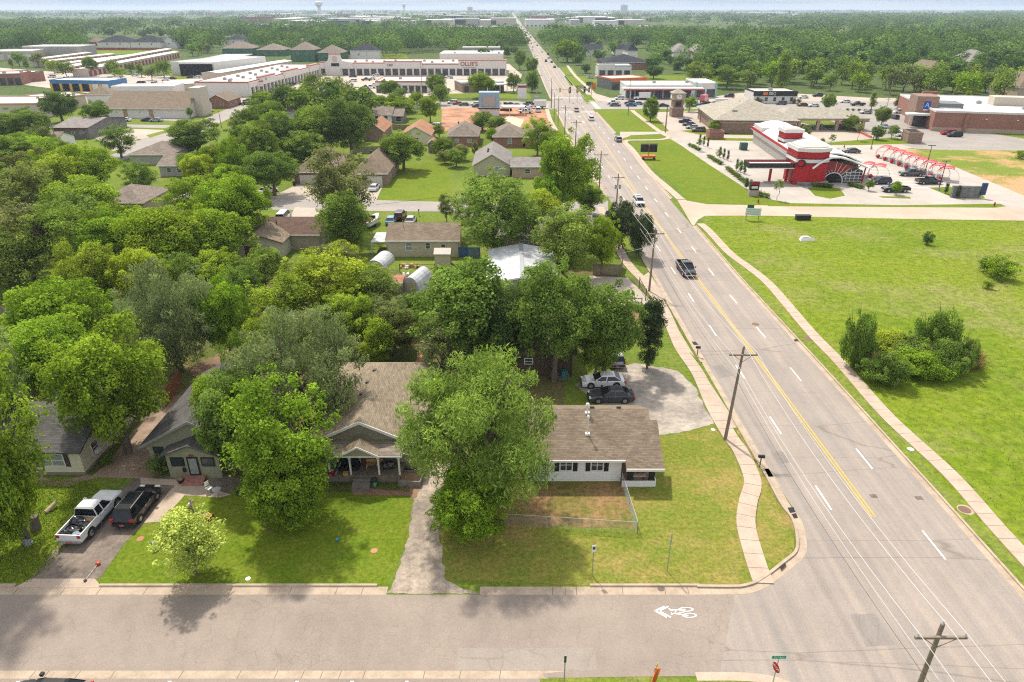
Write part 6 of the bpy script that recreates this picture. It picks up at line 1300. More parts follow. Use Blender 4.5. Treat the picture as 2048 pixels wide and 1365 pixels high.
def tower(u, v, w, d, h, nm, bow=0):
 def poly(e, bw=bow): return [(u - w / 2 - e, v - d / 2 - e), (u - w / 6, v - d / 2 - e - bw), (u + w / 6, v - d / 2 - e - bw), (u + w / 2 + e, v - d / 2 - e), (u + w / 2 + e, v + d / 2 + e), (u - w / 2 - e, v + d / 2 + e)]
 b = MB(); b.prism(poly(0), 0, h); t_ = b.build(nm, red, root)
 for z0, z1, m, e in ((h * .64, h * .74, w_whitep, .14), (h * .625, h * .64, blackm, .18), (h * .74, h * .755, blackm, .18), (h * .94, h + .4, w_whitep, .3)):
  b = MB(); P = poly(e); b.prism(P, z0, z1); b.build('band', m, t_)
 b = MB(); b.prism(poly(-.35), h + .3, h + .62); b.build('tower_roof', r_pale, t_); return t_
tw = tower(-1.6, 1.2, 8.0, 6.5, 9.6, 'front_tower', 1.2)
tower(shx * .93 * .42 + 2.5, bk * .5, 5, 5, 9.4, 'rear_tower')
b = MB(); b.cyl((-4.4, -2.6, 6), (-4.75, -2.95, 6), 1.0, None, 16); b.build('round_sign', blackm, tw); b = MB(); b.cyl((-4.76, -2.96, 6), (-4.85, -3.05, 6), .7, None, 16); b.build('sign_disc', red, tw)
b = MB(); b.box(2.6, 12.5, -.1, .4, 0, .4); b.xprism([(2.6, 0), (12.8, 0), (12.8, 3.3), (9, 4.9), (5, 5.9), (2.6, 6.2)], .1, .5); fw = b.build('front_glazing', dglass, root)
b = MB(); c0 = (5.3, 0)
b.xprism([(2.7, 3.1)] + [(2.7, 6.1), (5, 5.8), (9, 4.8), (10.4, 4.3), (7.2, 2.2), (5.3, 2.7)], .0, .09); b.build('red_fan', redm, fw)
for i in range(10):
 a = R(30 + i * 14); b = MB(); r0, r1 = 2.6, (5.6 if i < 5 else 3.6) if i > 0 else 7
 p = (5.3 + r0 * math.cos(a), -.05, .2 + r0 * math.sin(a)); q = (5.3 + r1 * math.cos(a), -.05, min(.2 + r1 * math.sin(a), 6)); b.cyl(p, q, .07, None, 5); b.build('fan_bar', trimw, fw)
b = MB()
for i in range(4): b.box(8.2, 12.7, -.02, .08, .4 + i * .8, .5 + i * .8); b.box(8.6 + i * 1.1, 8.7 + i * 1.1, -.03, .085, 0, 3.6)
b.build('window_grid', trimw, fw)
b = MB(); pts = [(5.3 + 2.45 * math.cos(a * math.pi / 14), -.3, 2.45 * math.sin(a * math.pi / 14) + .4) for a in range(15)]; b.tube([(7.75, -.3, 0)] + pts + [(2.85, -.3, 0)], .14, 6); b.build('arch_ring', trimw, fw)
b = MB(); b.cyl((5.3, -.12, 1.4), (5.3, -.2, 1.4), 1.5, None, 18); b.build('arch_glass', dark, fw)
b = MB(); pts = [(-3.6 + t_ * .55, -3.2 - .12 * math.sin(t_ * .3), 5.1 + 3.4 * math.sin(t_ * .2) * 1.0) for t_ in range(9)]; pts = [(-2.2, -4.2, 4.9), (-.8, -4.0, 6.1), (1, -3.4, 7.0), (3, -2.4, 7.4), (5.6, -1.4, 7.2), (9, -.6, 6.2), (13.4, -.4, 4.3)]
b.tube(pts, .26, 6); b.build('sweeping_edge', trimw, root)
b = MB(); b.slab([(2.4, -1.2, 7.2), (5.6, -1.4, 7.2), (5.6, 4.1, 6.9), (2.4, 4.1, 6.9)], .2); b.slab([(5.6, -1.4, 7.2), (9.3, -.7, 6.1), (9.3, 4.1, 6.2), (5.6, 4.1, 6.9)], .2); b.slab([(9.3, -.7, 6.1), (14.6, -.4, 3.9), (15.6, 4.1, 3.9), (9.3, 4.1, 6.2)], .2); b.build('roof_front', r_white, root)
b = MB(); b.cyl((13.2, -.2, 4.2), (12.6, -.9, 0), .12, None, 6); b.cyl((14.3, 2, 4), (13.8, 1.6, 0), .12, None, 6); b.build('raking_post', red, root)
b = MB(); b.prism([(-4.8, -2.6), (-3, -4.2), (2.6, -3.6), (3.2, -2.4), (3.2, .1), (-4.8, .1)], 0, 1.0); b.build('stone_plinth', block_g, root)
root.scale = (.94, 1, .87)
cx0, cy0 = G(1497, 331, 4.3); cx1 = RX.x - 4.6
root = E('drive_through_canopy', 'long black-edged drive-through canopy reaching left from the red tower', 'canopy', (cx0, RX.y - 1.5, 0)); Lc = cx1 - cx0; b = MB(); b.box(0, Lc, 0, 4.2, 4.3, 4.5); c_ = b.build('deck', r_white, root)
b = MB(); b.box(-.1, Lc, -.12, -.01, 3.7, 5); b.box(-.12, -.01, 0, 4.3, 3.7, 4.998); b.box(-.1, Lc, 4.21, 4.32, 3.7, 5); b.build('edge', blackm, c_); b = MB(); b.box(0, Lc, 4.0, 4.18, 4.5, 4.95); b.build('red_line', redm, c_)
b = MB(); b.box(-.16, Lc, -.2, -.125, 3.72, 3.9); b.build('white_line', trimw, c_)
for u in (Lc * .5, Lc * .85): b = MB(); b.box(u, u + .5, 1.8, 2.3, 0, 4.3); b.build('post', red, root)
b = MB(); b.box(Lc * .42, Lc * .98, 1.2, 3, 0, .25); b.build('island', concp, root)
def bay(x, y, k, lb, grp):
 r_ = E('bay_canopy', lb, 'canopy', (x, y, 0), R(-32), grp)
 b = MB(); n = 8
 for i in range(n):
  a0, a1 = R(30 + i * 11), R(30 + (i + 1) * 11); r0 = 2.5; p = [(-r0 * math.cos(a0), 0, .9 + r0 * .95 * math.sin(a0)), (-r0 * math.cos(a1), 0, .9 + r0 * .95 * math.sin(a1))]
  b.slab([(p[0][0], -2, p[0][2]), (p[1][0], -2, p[1][2]), (p[1][0], 2, p[1][2]), (p[0][0], 2, p[0][2])], .08)
 b.build('red_roof', plain('red_canopy', (.42, .03, .035), .5), r_)
 b = MB(); b.tube([(-2.5 * math.cos(R(a)), -1.6, .9 + 2.4 * math.sin(R(a))) for a in range(0, 181, 15)], .07, 5); b.tube([(-2.5 * math.cos(R(a)), -1.6, .9 - .9 * math.sin(R(a))) for a in range(0, 181, 30)], .07, 5); b.build('hoop', trimw, r_)
 b = MB(); b.cyl((-2.3, 0, 0), (-2.3, 0, 2.2), .09, None, 6); b.build('post', trimw, r_); b = MB(); b.ball((-1.6, -1.7, .55), .52, 0, 10, 7); b.build('red_ball', red, r_)
 return r_
p = [G(1748, 316), G(1868, 361)]; first = None
for i in range(9):
 t_ = i / 8; x = p[0][0] + (p[1][0] - p[0][0]) * t_ + 3; y = p[0][1] + (p[1][1] - p[0][1]) * t_
 names = ('farthest', 'second', 'third', 'fourth', 'fifth (middle)', 'sixth', 'seventh', 'eighth', 'nearest'); lb = f'{names[i]} red-roofed hoop canopy in the long row of car bays'
 if first is None: first = bay(x, y, i, lb, 'red hoop canopies over the car bays')
 else: c = copy_tree(first); c.location = (x, y, 0); c['label'] = lb
for i, (px, py, lb) in enumerate(((1718, 352, 'left red hoop canopy standing beside the restaurant glass front'), (1740, 356, 'right red hoop canopy standing beside the restaurant glass front'))):
 c = copy_tree(first); x, y = G(px, py); c.location = (x + 2, y, 0); c['label'] = lb
a_ = G(1902, 396); root = E('sign_wall', 'grey stone entrance wall with a blue panel on its end', 'wall', (*a_, 0), R(-4)); b = MB(); b.box(0, 6, 0, .7, 0, 2.6); b.build('stone_wall', block_g, root); b = MB(); b.box(5.9, 6.9, -.4, .2, .8, 3.4); b.build('blue_panel', plain('navy_panel', (.03, .05, .12)), root)
a_ = G(958, 232); root = E('site_building', 'half-built blue and grey food stall on the red building site', 'building', (*a_, 0)); b = MB(); b.box(0, 8, 0, 6, 0, 3.2); b.build('lower_storey', w_whitep, root); b = MB(); b.box(0, 8, .5, 6, 3.2, 8.6); b.build('upper_storey', plain('pale_blue', (.22, .33, .42)), root); b = MB(); b.box(1.6, 6.4, .3, .49, 3.4, 7.2); b.build('opening', w_grey, root)
b = MB(); b.box(8, 18, 0, 6, 3, 3.4); [b.cyl((u, .2, 0), (u, .2, 3), .12, None, 6) for u in (12, 17.8)]; b.build('canopy', trimw, root); b = MB(); b.box(-.4, 8.2, -.5, -.01, 2.6, 3.0); b.build('dark_beam', blackm, root)
FM = {'w': w_whitep, 'g': w_grey, 'b': w_beigep, 'r': brick_r}; FN = {'w': 'white', 'g': 'grey', 'b': 'beige', 'r': 'red brick'}
def at_col(x, y): return 1024 + FPX * x / (y * CP + H * SP)
for i, (xa, xb, ya, yb_, h, c) in enumerate(FARSPEC):
 lr = 'left of' if (xa + xb) / 2 < Lx(ya) else 'right of'; dist = 'hazy' if ya > 3200 else ('far' if ya > 1600 else 'distant')
 r_ = E('warehouse', f'{dist} {FN[c]} flat-roofed building {lr} the road on the horizon plain', 'building', (xa, ya, 0), 0, f'{dist} {FN[c]} flat-roofed buildings {lr} the road')
 b = MB(); b.box(0, xb - xa, 0, yb_ - ya, 0, h); b.build('wall', FM[c], r_); b = MB(); b.box(-.5, xb - xa + .5, -.5, yb_ - ya + .5, h, h + .8); b.build('roof', r_white if c != 'r' else r_brown, r_)
 if ya < 1800:
  b = MB(); n = max(2, int((xb - xa) / 9))
  for k in range(n): b.box((xb - xa) * (k + .3) / n, (xb - xa) * (k + .7) / n, -.2, -.01, 1, 3.5)
  b.build('window_band', dglass, r_)
def wtower(px, rowb, rowt, w, lb):
 x, y = G(px, rowb); h = HZ(rowt, y); r_ = E('water_tower', lb, 'water tower', (x, y, 0)); rr = w / 2 * y / FPX; b = MB(); b.cyl((0, 0, 0), (0, 0, h * .75), rr * .5, rr * .42, 14); b.build('stem', r_white, r_)
 b = MB(); b.cyl((0, 0, h * .62), (0, 0, h * .76), rr * .45, rr, 18); b.cyl((0, 0, h * .76), (0, 0, h * .93), rr, rr, 18); b.cyl((0, 0, h * .93), (0, 0, h), rr, rr * .5, 18); b.build('tank', r_white, r_)
wtower(640, 34, 2.5, 13, 'large pale water tower on the left horizon'); wtower(809, 31, 7, 6, 'smaller slim water tower left of the road on the horizon')
def otower(px, rb, rt, w, D, m, lb, steps=()):
 x, y = G(px, rb); h = HZ(rt, y); r_ = E('tower_block', lb, 'building', (x, y, 0)); ww = w * y / FPX; b = MB(); b.box(-ww / 2, ww / 2, 0, D, 0, h); b.build('wall', m, r_)
 b = MB()
 for k in range(9): b.box(-ww / 2 + .5, ww / 2 - .5, -.3, -.01, h * (.1 + .09 * k), h * (.13 + .09 * k))
 b.build('window_rows', w_grey, r_); b = MB(); b.box(-ww / 4, ww / 4, 2, D - 2, h, h * 1.04); b.build('plant_room', m, r_)
otower(940, 30, 14.5, 9, 25, w_beigep, 'brown tower block on the horizon left of the road'); otower(1248, 28, 10.5, 12, 25, w_grey, 'stepped grey tower block on the horizon right of the road')
# ------------------------------------------------------------------ VEHICLES
paint = paintmat('car_paint'); tyre = plain('tyre_rubber', (.025, .024, .023), .9); rimm = plain('wheel_rim', (.42, .42, .43), .35, metal=.7); cglass = plain('car_glass', (.012, .014, .018), .1, var=0, spec=.35)
lampw = plain('headlamp', (.62, .63, .62), .2); lampr = plain('tail_lamp', (.42, .012, .015), .25); platem = plain('number_plate', (.48, .10, .10), .5); chrome = plain('chrome', (.5, .5, .52), .2, metal=.8)
def loft(b, secs, m=0):
 """secs: list of equal-length point rings; skins them and caps the ends"""
 n = len(secs[0]); o = []; fs = []
 for s in secs: o += s
 for i in range(len(secs) - 1):
  for k in range(n): fs.append((i * n + k, i * n + (k + 1) % n, (i + 1) * n + (k + 1) % n, (i + 1) * n + k))
 fs += [tuple(range(n - 1, -1, -1)), tuple((len(secs) - 1) * n + k for k in range(n))]
 b.add(o, fs, m)
def ring_(x, w, z0, z1, r=.12): return [(x, -w / 2 + .02, z0), (x, w / 2 - .02, z0), (x, w / 2, z0 + .25), (x, w / 2 - .01, z1 - r), (x, w / 2 - r, z1), (x, -w / 2 + r, z1), (x, -w / 2 + .01, z1 - r), (x, -w / 2, z0 + .25)]
CAR = {  # length, width, body stations (x, belt height), cabin (x at base front/rear, x at roof front/rear), roof height, wheels x
 'sedan': (4.8, 1.84, [(-2.4, .72), (-2.3, .88), (-1.5, .96), (0, .93), (.95, .93), (1.9, .82), (2.32, .68), (2.4, .5)], (1.05, -1.95, .25, -1.2), 1.45, (1.45, -1.4)),
 'suv': (4.75, 1.9, [(-2.37, .85), (-2.3, 1.02), (-1.0, 1.04), (.6, 1.03), (1.2, 1.0), (2.0, .92), (2.3, .75), (2.38, .5)], (1.15, -2.28, .45, -1.95), 1.72, (1.42, -1.4)),
 'van': (5.2, 1.98, [(-2.6, 1.0), (-2.5, 1.12), (0, 1.12), (1.6, 1.08), (2.3, .9), (2.6, .7)], (1.95, -2.5, 1.1, -2.35), 2.0, (1.75, -1.6)),
 'pickup': (5.95, 2.0, None, None, 1.92, (1.9, -1.75)), 'boxtruck': (7.5, 2.3, None, None, 3.3, (2.6, -2.0))}
def make_car(kind, label, col, detail=2, group=None):
 L, W, st, cab, top, wx = CAR[kind]; name = {'suv': 'suv', 'van': 'van', 'pickup': 'pickup_truck', 'boxtruck': 'box_truck'}.get(kind, 'car'); root = E(name, label, {'suv': 'car', 'sedan': 'car', 'van': 'van', 'pickup': 'pickup truck', 'boxtruck': 'truck'}[kind], (0, 0, 0), 0, group)
 b = MB(); wr = .34
 if kind == 'pickup':
  wr = .41
  loft(b, [ring_(x, W * s, .42, z) for x, z, s in ((-.62, 1.12, .99), (.2, 1.13, 1), (1.2, 1.12, 1), (1.9, 1.12, 1), (2.6, 1.05, .97), (2.9, .95, .92), (2.96, .62, .9))])
  b.box(-2.95, -.62, -W / 2, -W / 2 + .09, .5, 1.18); b.box(-2.95, -.62, W / 2 - .09, W / 2, .5, 1.18); b.box(-2.95, -2.86, -W / 2 + .09, W / 2 - .09, .52, 1.17); b.box(-2.86, -.62, -W / 2 + .09, W / 2 - .09, .55, .66)
  body = hue(b.build('body', paint, root), col)
  g = MB(); y0, y1 = W / 2 - .06, W / 2 - .26; loft(g, [[(1.35, -y0, 1.11), (1.35, y0, 1.11), (-.6, y0, 1.11), (-.6, -y0, 1.11)], [(.6, -y1, 1.78), (.6, y1, 1.78), (-.5, y1, 1.78), (-.5, -y1, 1.78)]]); g.build('windows', cglass, root)
  r = MB(); loft(r, [[(.72, -y1 - .03, 1.77), (.72, y1 + .03, 1.77), (-.56, y1 + .03, 1.77), (-.56, -y1 - .03, 1.77)], [(.5, -y1 + .08, 1.9), (.5, y1 - .08, 1.9), (-.45, y1 - .08, 1.9), (-.45, -y1 + .08, 1.9)]])
  for s in (-1, 1):
   for xa, xb in ((1.33, .62), (.22, .2), (-.58, -.52)): r.hexa([(xa - .05, s * (y0 + .0), 1.1), (xa + .05, s * (y0 + .0), 1.1), (xa + .05, s * (y0 + .03), 1.1), (xa - .05, s * (y0 + .03), 1.1)], [(xb - .05, s * (y1 + .0), 1.8), (xb + .05, s * (y1 + .0), 1.8), (xb + .05, s * (y1 + .03), 1.8), (xb - .05, s * (y1 + .03), 1.8)])
  hue(r.build('roof', paint, root), col)
  l = MB(); l.box(-2.86, -.63, -W / 2 + .095, W / 2 - .095, .665, .69); l.build('bed_liner', plain('bed_liner', (.05, .05, .05), .8), root)
  xr, xf = -2.96, 2.9
 elif kind == 'boxtruck':
  wr = .45; loft(b, [ring_(x, W * .92, .5, z) for x, z in ((1.4, 1.5), (2.6, 1.5), (3.4, 1.3), (3.7, 1.0))]); hue(b.build('body', paint, root), col)
  g = MB(); y0, y1 = W / 2 - .2, W / 2 - .35; loft(g, [[(2.9, -y0, 1.49), (2.9, y0, 1.49), (1.45, y0, 1.49), (1.45, -y0, 1.49)], [(2.3, -y1, 2.2), (2.3, y1, 2.2), (1.5, y1, 2.2), (1.5, -y1, 2.2)]]); g.build('windows', cglass, root)
  b = MB(); b.box(-3.7, 1.38, -W / 2, W / 2, .9, 3.3); hue(b.build('cargo_box', paint, root), col); b = MB(); b.box(-3.6, 1.3, -.5, .5, .5, .9); b.build('chassis', blackm, root); xr, xf = -3.7, 3.65
 else:
  loft(b, [ring_(x, W * (1 - .10 * max(0, (abs(x) / (L / 2) - .72) / .28) ** 2), .24 if abs(x) < L / 2 - .05 else .34, z) for x, z in st]); body = hue(b.build('body', paint, root), col)
  bf, br, tf, tr = cab; y0, y1 = W / 2 - .07, W / 2 - .30; zb = min(z for x, z in st if br < x < bf) - .02 if kind != 'van' else 1.08
  g = MB(); loft(g, [[(bf, -y0, zb), (bf, y0, zb), (br, y0, zb), (br, -y0, zb)], [(tf, -y1, top - .1), (tf, y1, top - .1), (tr, y1, top - .1), (tr, -y1, top - .1)]]); g.build('windows', cglass, root)
  r = MB(); loft(r, [[(tf + .08, -y1 - .03, top - .11), (tf + .08, y1 + .03, top - .11), (tr - .08, y1 + .03, top - .11), (tr - .08, -y1 - .03, top - .11)], [(tf - .15, -y1 + .1, top), (tf - .15, y1 - .1, top), (tr + .12, y1 - .1, top), (tr + .12, -y1 + .1, top)]])
  ms = ((bf, tf), ((bf + br) / 2 + .1, (tf + tr) / 2 + .05), (br, tr)) if kind != 'sedan' else ((bf, tf), ((bf + br) / 2 + .2, (tf + tr) / 2 + .1), (br, tr))
  if kind in ('suv', 'van'): ms = ms + ((br * .62 + bf * .02 - .1, tr * .62),)
  for s in (-1, 1):
   for xa, xb in ms: r.hexa([(xa - .05, s * y0, zb), (xa + .05, s * y0, zb), (xa + .05, s * (y0 + .03), zb), (xa - .05, s * (y0 + .03), zb)], [(xb - .05, s * y1, top - .09), (xb + .05, s * y1, top - .09), (xb + .05, s * (y1 + .03), top - .09), (xb - .05, s * (y1 + .03), top - .09)])
  hue(r.build('roof', paint, root), col); xr, xf = -L / 2, L / 2
 for x in wx:
  for s in (-1, 1):
   t_ = MB(); yo = W / 2 + .015; t_.cyl((x, s * (yo - .24), wr), (x, s * yo, wr), wr, None, 14 if detail > 1 else 8)
   w = t_.build('wheel', tyre, root)
   if detail > 1:
    r = MB(); r.cyl((x, s * yo, wr), (x, s * (yo + .012), wr), wr * .62, None, 12); r.build('rim', rimm, w)
    a = MB(); a.cyl((x, s * (W / 2 - .10), wr + .04), (x, s * (W / 2 + .006), wr + .04), wr + .09, None, 14)
    a.build('wheel_arch', blackm, root)
 if detail > 1:
  zl = {'pickup': .92, 'boxtruck': 1.05, 'suv': .82, 'van': .85, 'sedan': .68}[kind]
  for s in (-1, 1):
   b = MB(); b.box(xf - .22, xf + .01, s * (W / 2 - .3) - .2, s * (W / 2 - .3) + .2, zl - .16, zl + .02); b.build('headlight', lampw, root)
   b = MB(); b.box(xr - .02, xr + .12, s * (W / 2 - .16) - .13, s * (W / 2 - .16) + .13, zl - .05, zl + .2); b.build('tail_light', lampr, root)
   b = MB(); xm = {'pickup': 1.2, 'sedan': .85, 'suv': .95, 'van': 1.6, 'boxtruck': 2.6}[kind]; zz = 1.2 if kind == 'pickup' else 1.0; b.box(xm - .1, xm + .1, s * (W / 2 + .02), s * (W / 2 + .24), zz, zz + .2); hue(b.build('mirror', paint, root), col)
  b = MB(); b.box(xr - .1, xr + .06, -W / 2 + .12, W / 2 - .12, .42, .62); b.build('rear_bumper', chrome if kind == 'pickup' else blackm, root)
  b = MB(); b.box(xf - .08, xf + .1, -W / 2 + .14, W / 2 - .14, .3 if kind != 'pickup' else .42, .5 if kind != 'pickup' else .64); b.build('front_bumper', chrome if kind == 'pickup' else blackm, root)
  b = MB(); b.box(xf - .02, xf + .035, -.5, .5, zl - .22, zl - .02); b.build('grille', blackm, root)
  b = MB(); b.box(xr - .12, xr - .101, -.17, .17, .46, .6); b.build('number_plate', platem, root)
  if kind in ('pickup', 'sedan', 'suv'):
   b = MB()
   for s in (-1, 1):
    for x in (.35, -.35): b.box(x - .09, x + .09, s * (W / 2 + .0) - .02, s * (W / 2 + .0) + .02, .86 if kind != 'pickup' else 1.0, .89 if kind != 'pickup' else 1.03)
   b.build('door_handles', chrome, root)
 return root
TEMPL = {}
CC = {'white': (.62, .62, .61), 'black': (.012, .013, .015), 'silver': (.33, .34, .35), 'grey': (.09, .095, .10), 'dkgrey': (.04, .045, .048), 'blue': (.03, .08, .22), 'navy': (.012, .02, .045), 'red': (.32, .012, .012), 'maroon': (.10, .01, .015), 'beige': (.34, .29, .21), 'brown': (.11, .085, .06), 'green': (.03, .12, .04), 'teal': (.10, .24, .30), 'olive': (.11, .11, .07), 'pink': (.5, .1, .12), 'tan': (.25, .21, .16)}
NMC = {'dkgrey': 'dark grey', 'grey': 'grey', 'navy': 'dark blue', 'teal': 'pale blue'}
def car(kind, px, py, rot, col, label, detail=1, group=None):
 key = (kind, detail)
 if key not in TEMPL: root = TEMPL[key] = make_car(kind, label, CC[col], detail)
 else: root = copy_tree(TEMPL[key])
 root['label'] = label
 if group: root['group'] = group
 elif 'group' in root: del root['group']
 for ch in root.children:
  if ch.data and ch.data.materials and ch.data.materials[0] == paint: hue(ch, CC[col])
 x, y = G(px, py); root.location = (x, y, .022); root.rotation_euler = (0, 0, R(rot)); return root
def mid2(p, q): return ((p[0] + q[0]) / 2, (p[1] + q[1]) / 2)
def by_wheels(kind, rear, front, col, label):
 a, b = Vector(G(*rear)), Vector(G(*front)); d = (b - a).normalized(); n = Vector((-d.y, d.x)); W = CAR[kind][1]; wx = CAR[kind][5]; m = (a + b) / 2 + n * W / 2 - d * (wx[0] + wx[1]) / 2
 r = car(kind, 1024, 900, 0, col, label, 2); r.location = (m.x, m.y, .022); r.rotation_euler = (0, 0, math.atan2(d.y, d.x)); return r
pick = by_wheels('pickup', (184, 1077), (240, 1012), 'white', 'white crew-cab pickup with a bed full of black bags on the asphalt drive')
b = MB(); b.box(-1.75, 1.6, -1.12, -1.02, .42, .5); b.box(-1.75, 1.6, 1.02, 1.12, .42, .5); b.build('side_step', blackm, pick)
suvb = by_wheels('suv', (284, 1044), (316, 1001), 'black', 'black estate car beside the white pickup on the asphalt drive')
b = MB(); b.box(-1.2, .2, -.5, .5, 1.722, 1.73); b.build('sunroof', cglass, suvb)
b = MB(); [b.box(-1.8, .4, s * .62 - .02, s * .62 + .02, 1.70, 1.76) for s in (-1, 1)]; b.build('roof_rail', chrome, suvb)
car('sedan', 1205, 770, 182, 'white', 'white sedan parked on the gravel beside the black sedan', 2)
car('sedan', 1221, 800, 181, 'dkgrey', 'dark green-black sedan parked nearest the white corner house', 2)
car('pickup', 1371, 545, -88.5, 'black', 'black pickup truck driving toward the viewer on the main road', 2)
car('suv', 1277, 409, -88.5, 'white', 'white sport utility car driving toward the viewer on the main road', 2)
car('suv', 1236, 283, 91, 'silver', 'silver car driving away on the right lane beside the lawn', 2)
car('sedan', 100, 1405, 178, 'black', 'black car whose roof just shows at the bottom left edge', 2)
car('suv', 1228, 722, 92, 'silver', 'silver car half hidden under the leaning tree by the gravel lot', 2)
car('pickup', 1822, 352, 176, 'grey', 'grey pickup truck parked in the row of red canopies', 2)
car('pickup', 1856, 368, 3, 'dkgrey', 'dark grey pickup truck nearest the stone sign wall', 2)
car('pickup', 1790, 384, 178, 'black', 'black pickup truck parked behind the small tree at the restaurant', 2)
car('suv', 1760, 368, 186, 'navy', 'dark blue car beside the restaurant glass front', 2)
car('sedan', 1702, 306, 172, 'grey', 'grey sedan alone in the restaurant car park behind the towers', 2)
car('sedan', 1668, 362, 80, 'black', 'dark car inside the arch of the restaurant front', 1)
car('van', 568, 441, 92, 'white', 'white van parked in the drive above the cream gabled house', 2)
car('suv', 801, 437, 88, 'maroon', 'maroon car with its open tailgate behind the beige house', 2)
car('sedan', 783, 446, 90, 'teal', 'pale blue car left of the maroon car', 1)
car('sedan', 822, 446, 90, 'silver', 'silver car right of the maroon car', 1)
car('sedan', 749, 380, 88, 'white', 'white car half hidden by the pecan at the beige garage door', 1)
car('sedan', 537, 386, 60, 'white', 'white car under the rounded tree by the brick house', 1)
car('suv', 869, 256, 180, 'white', 'white car beside the orange-roofed cream house', 1)
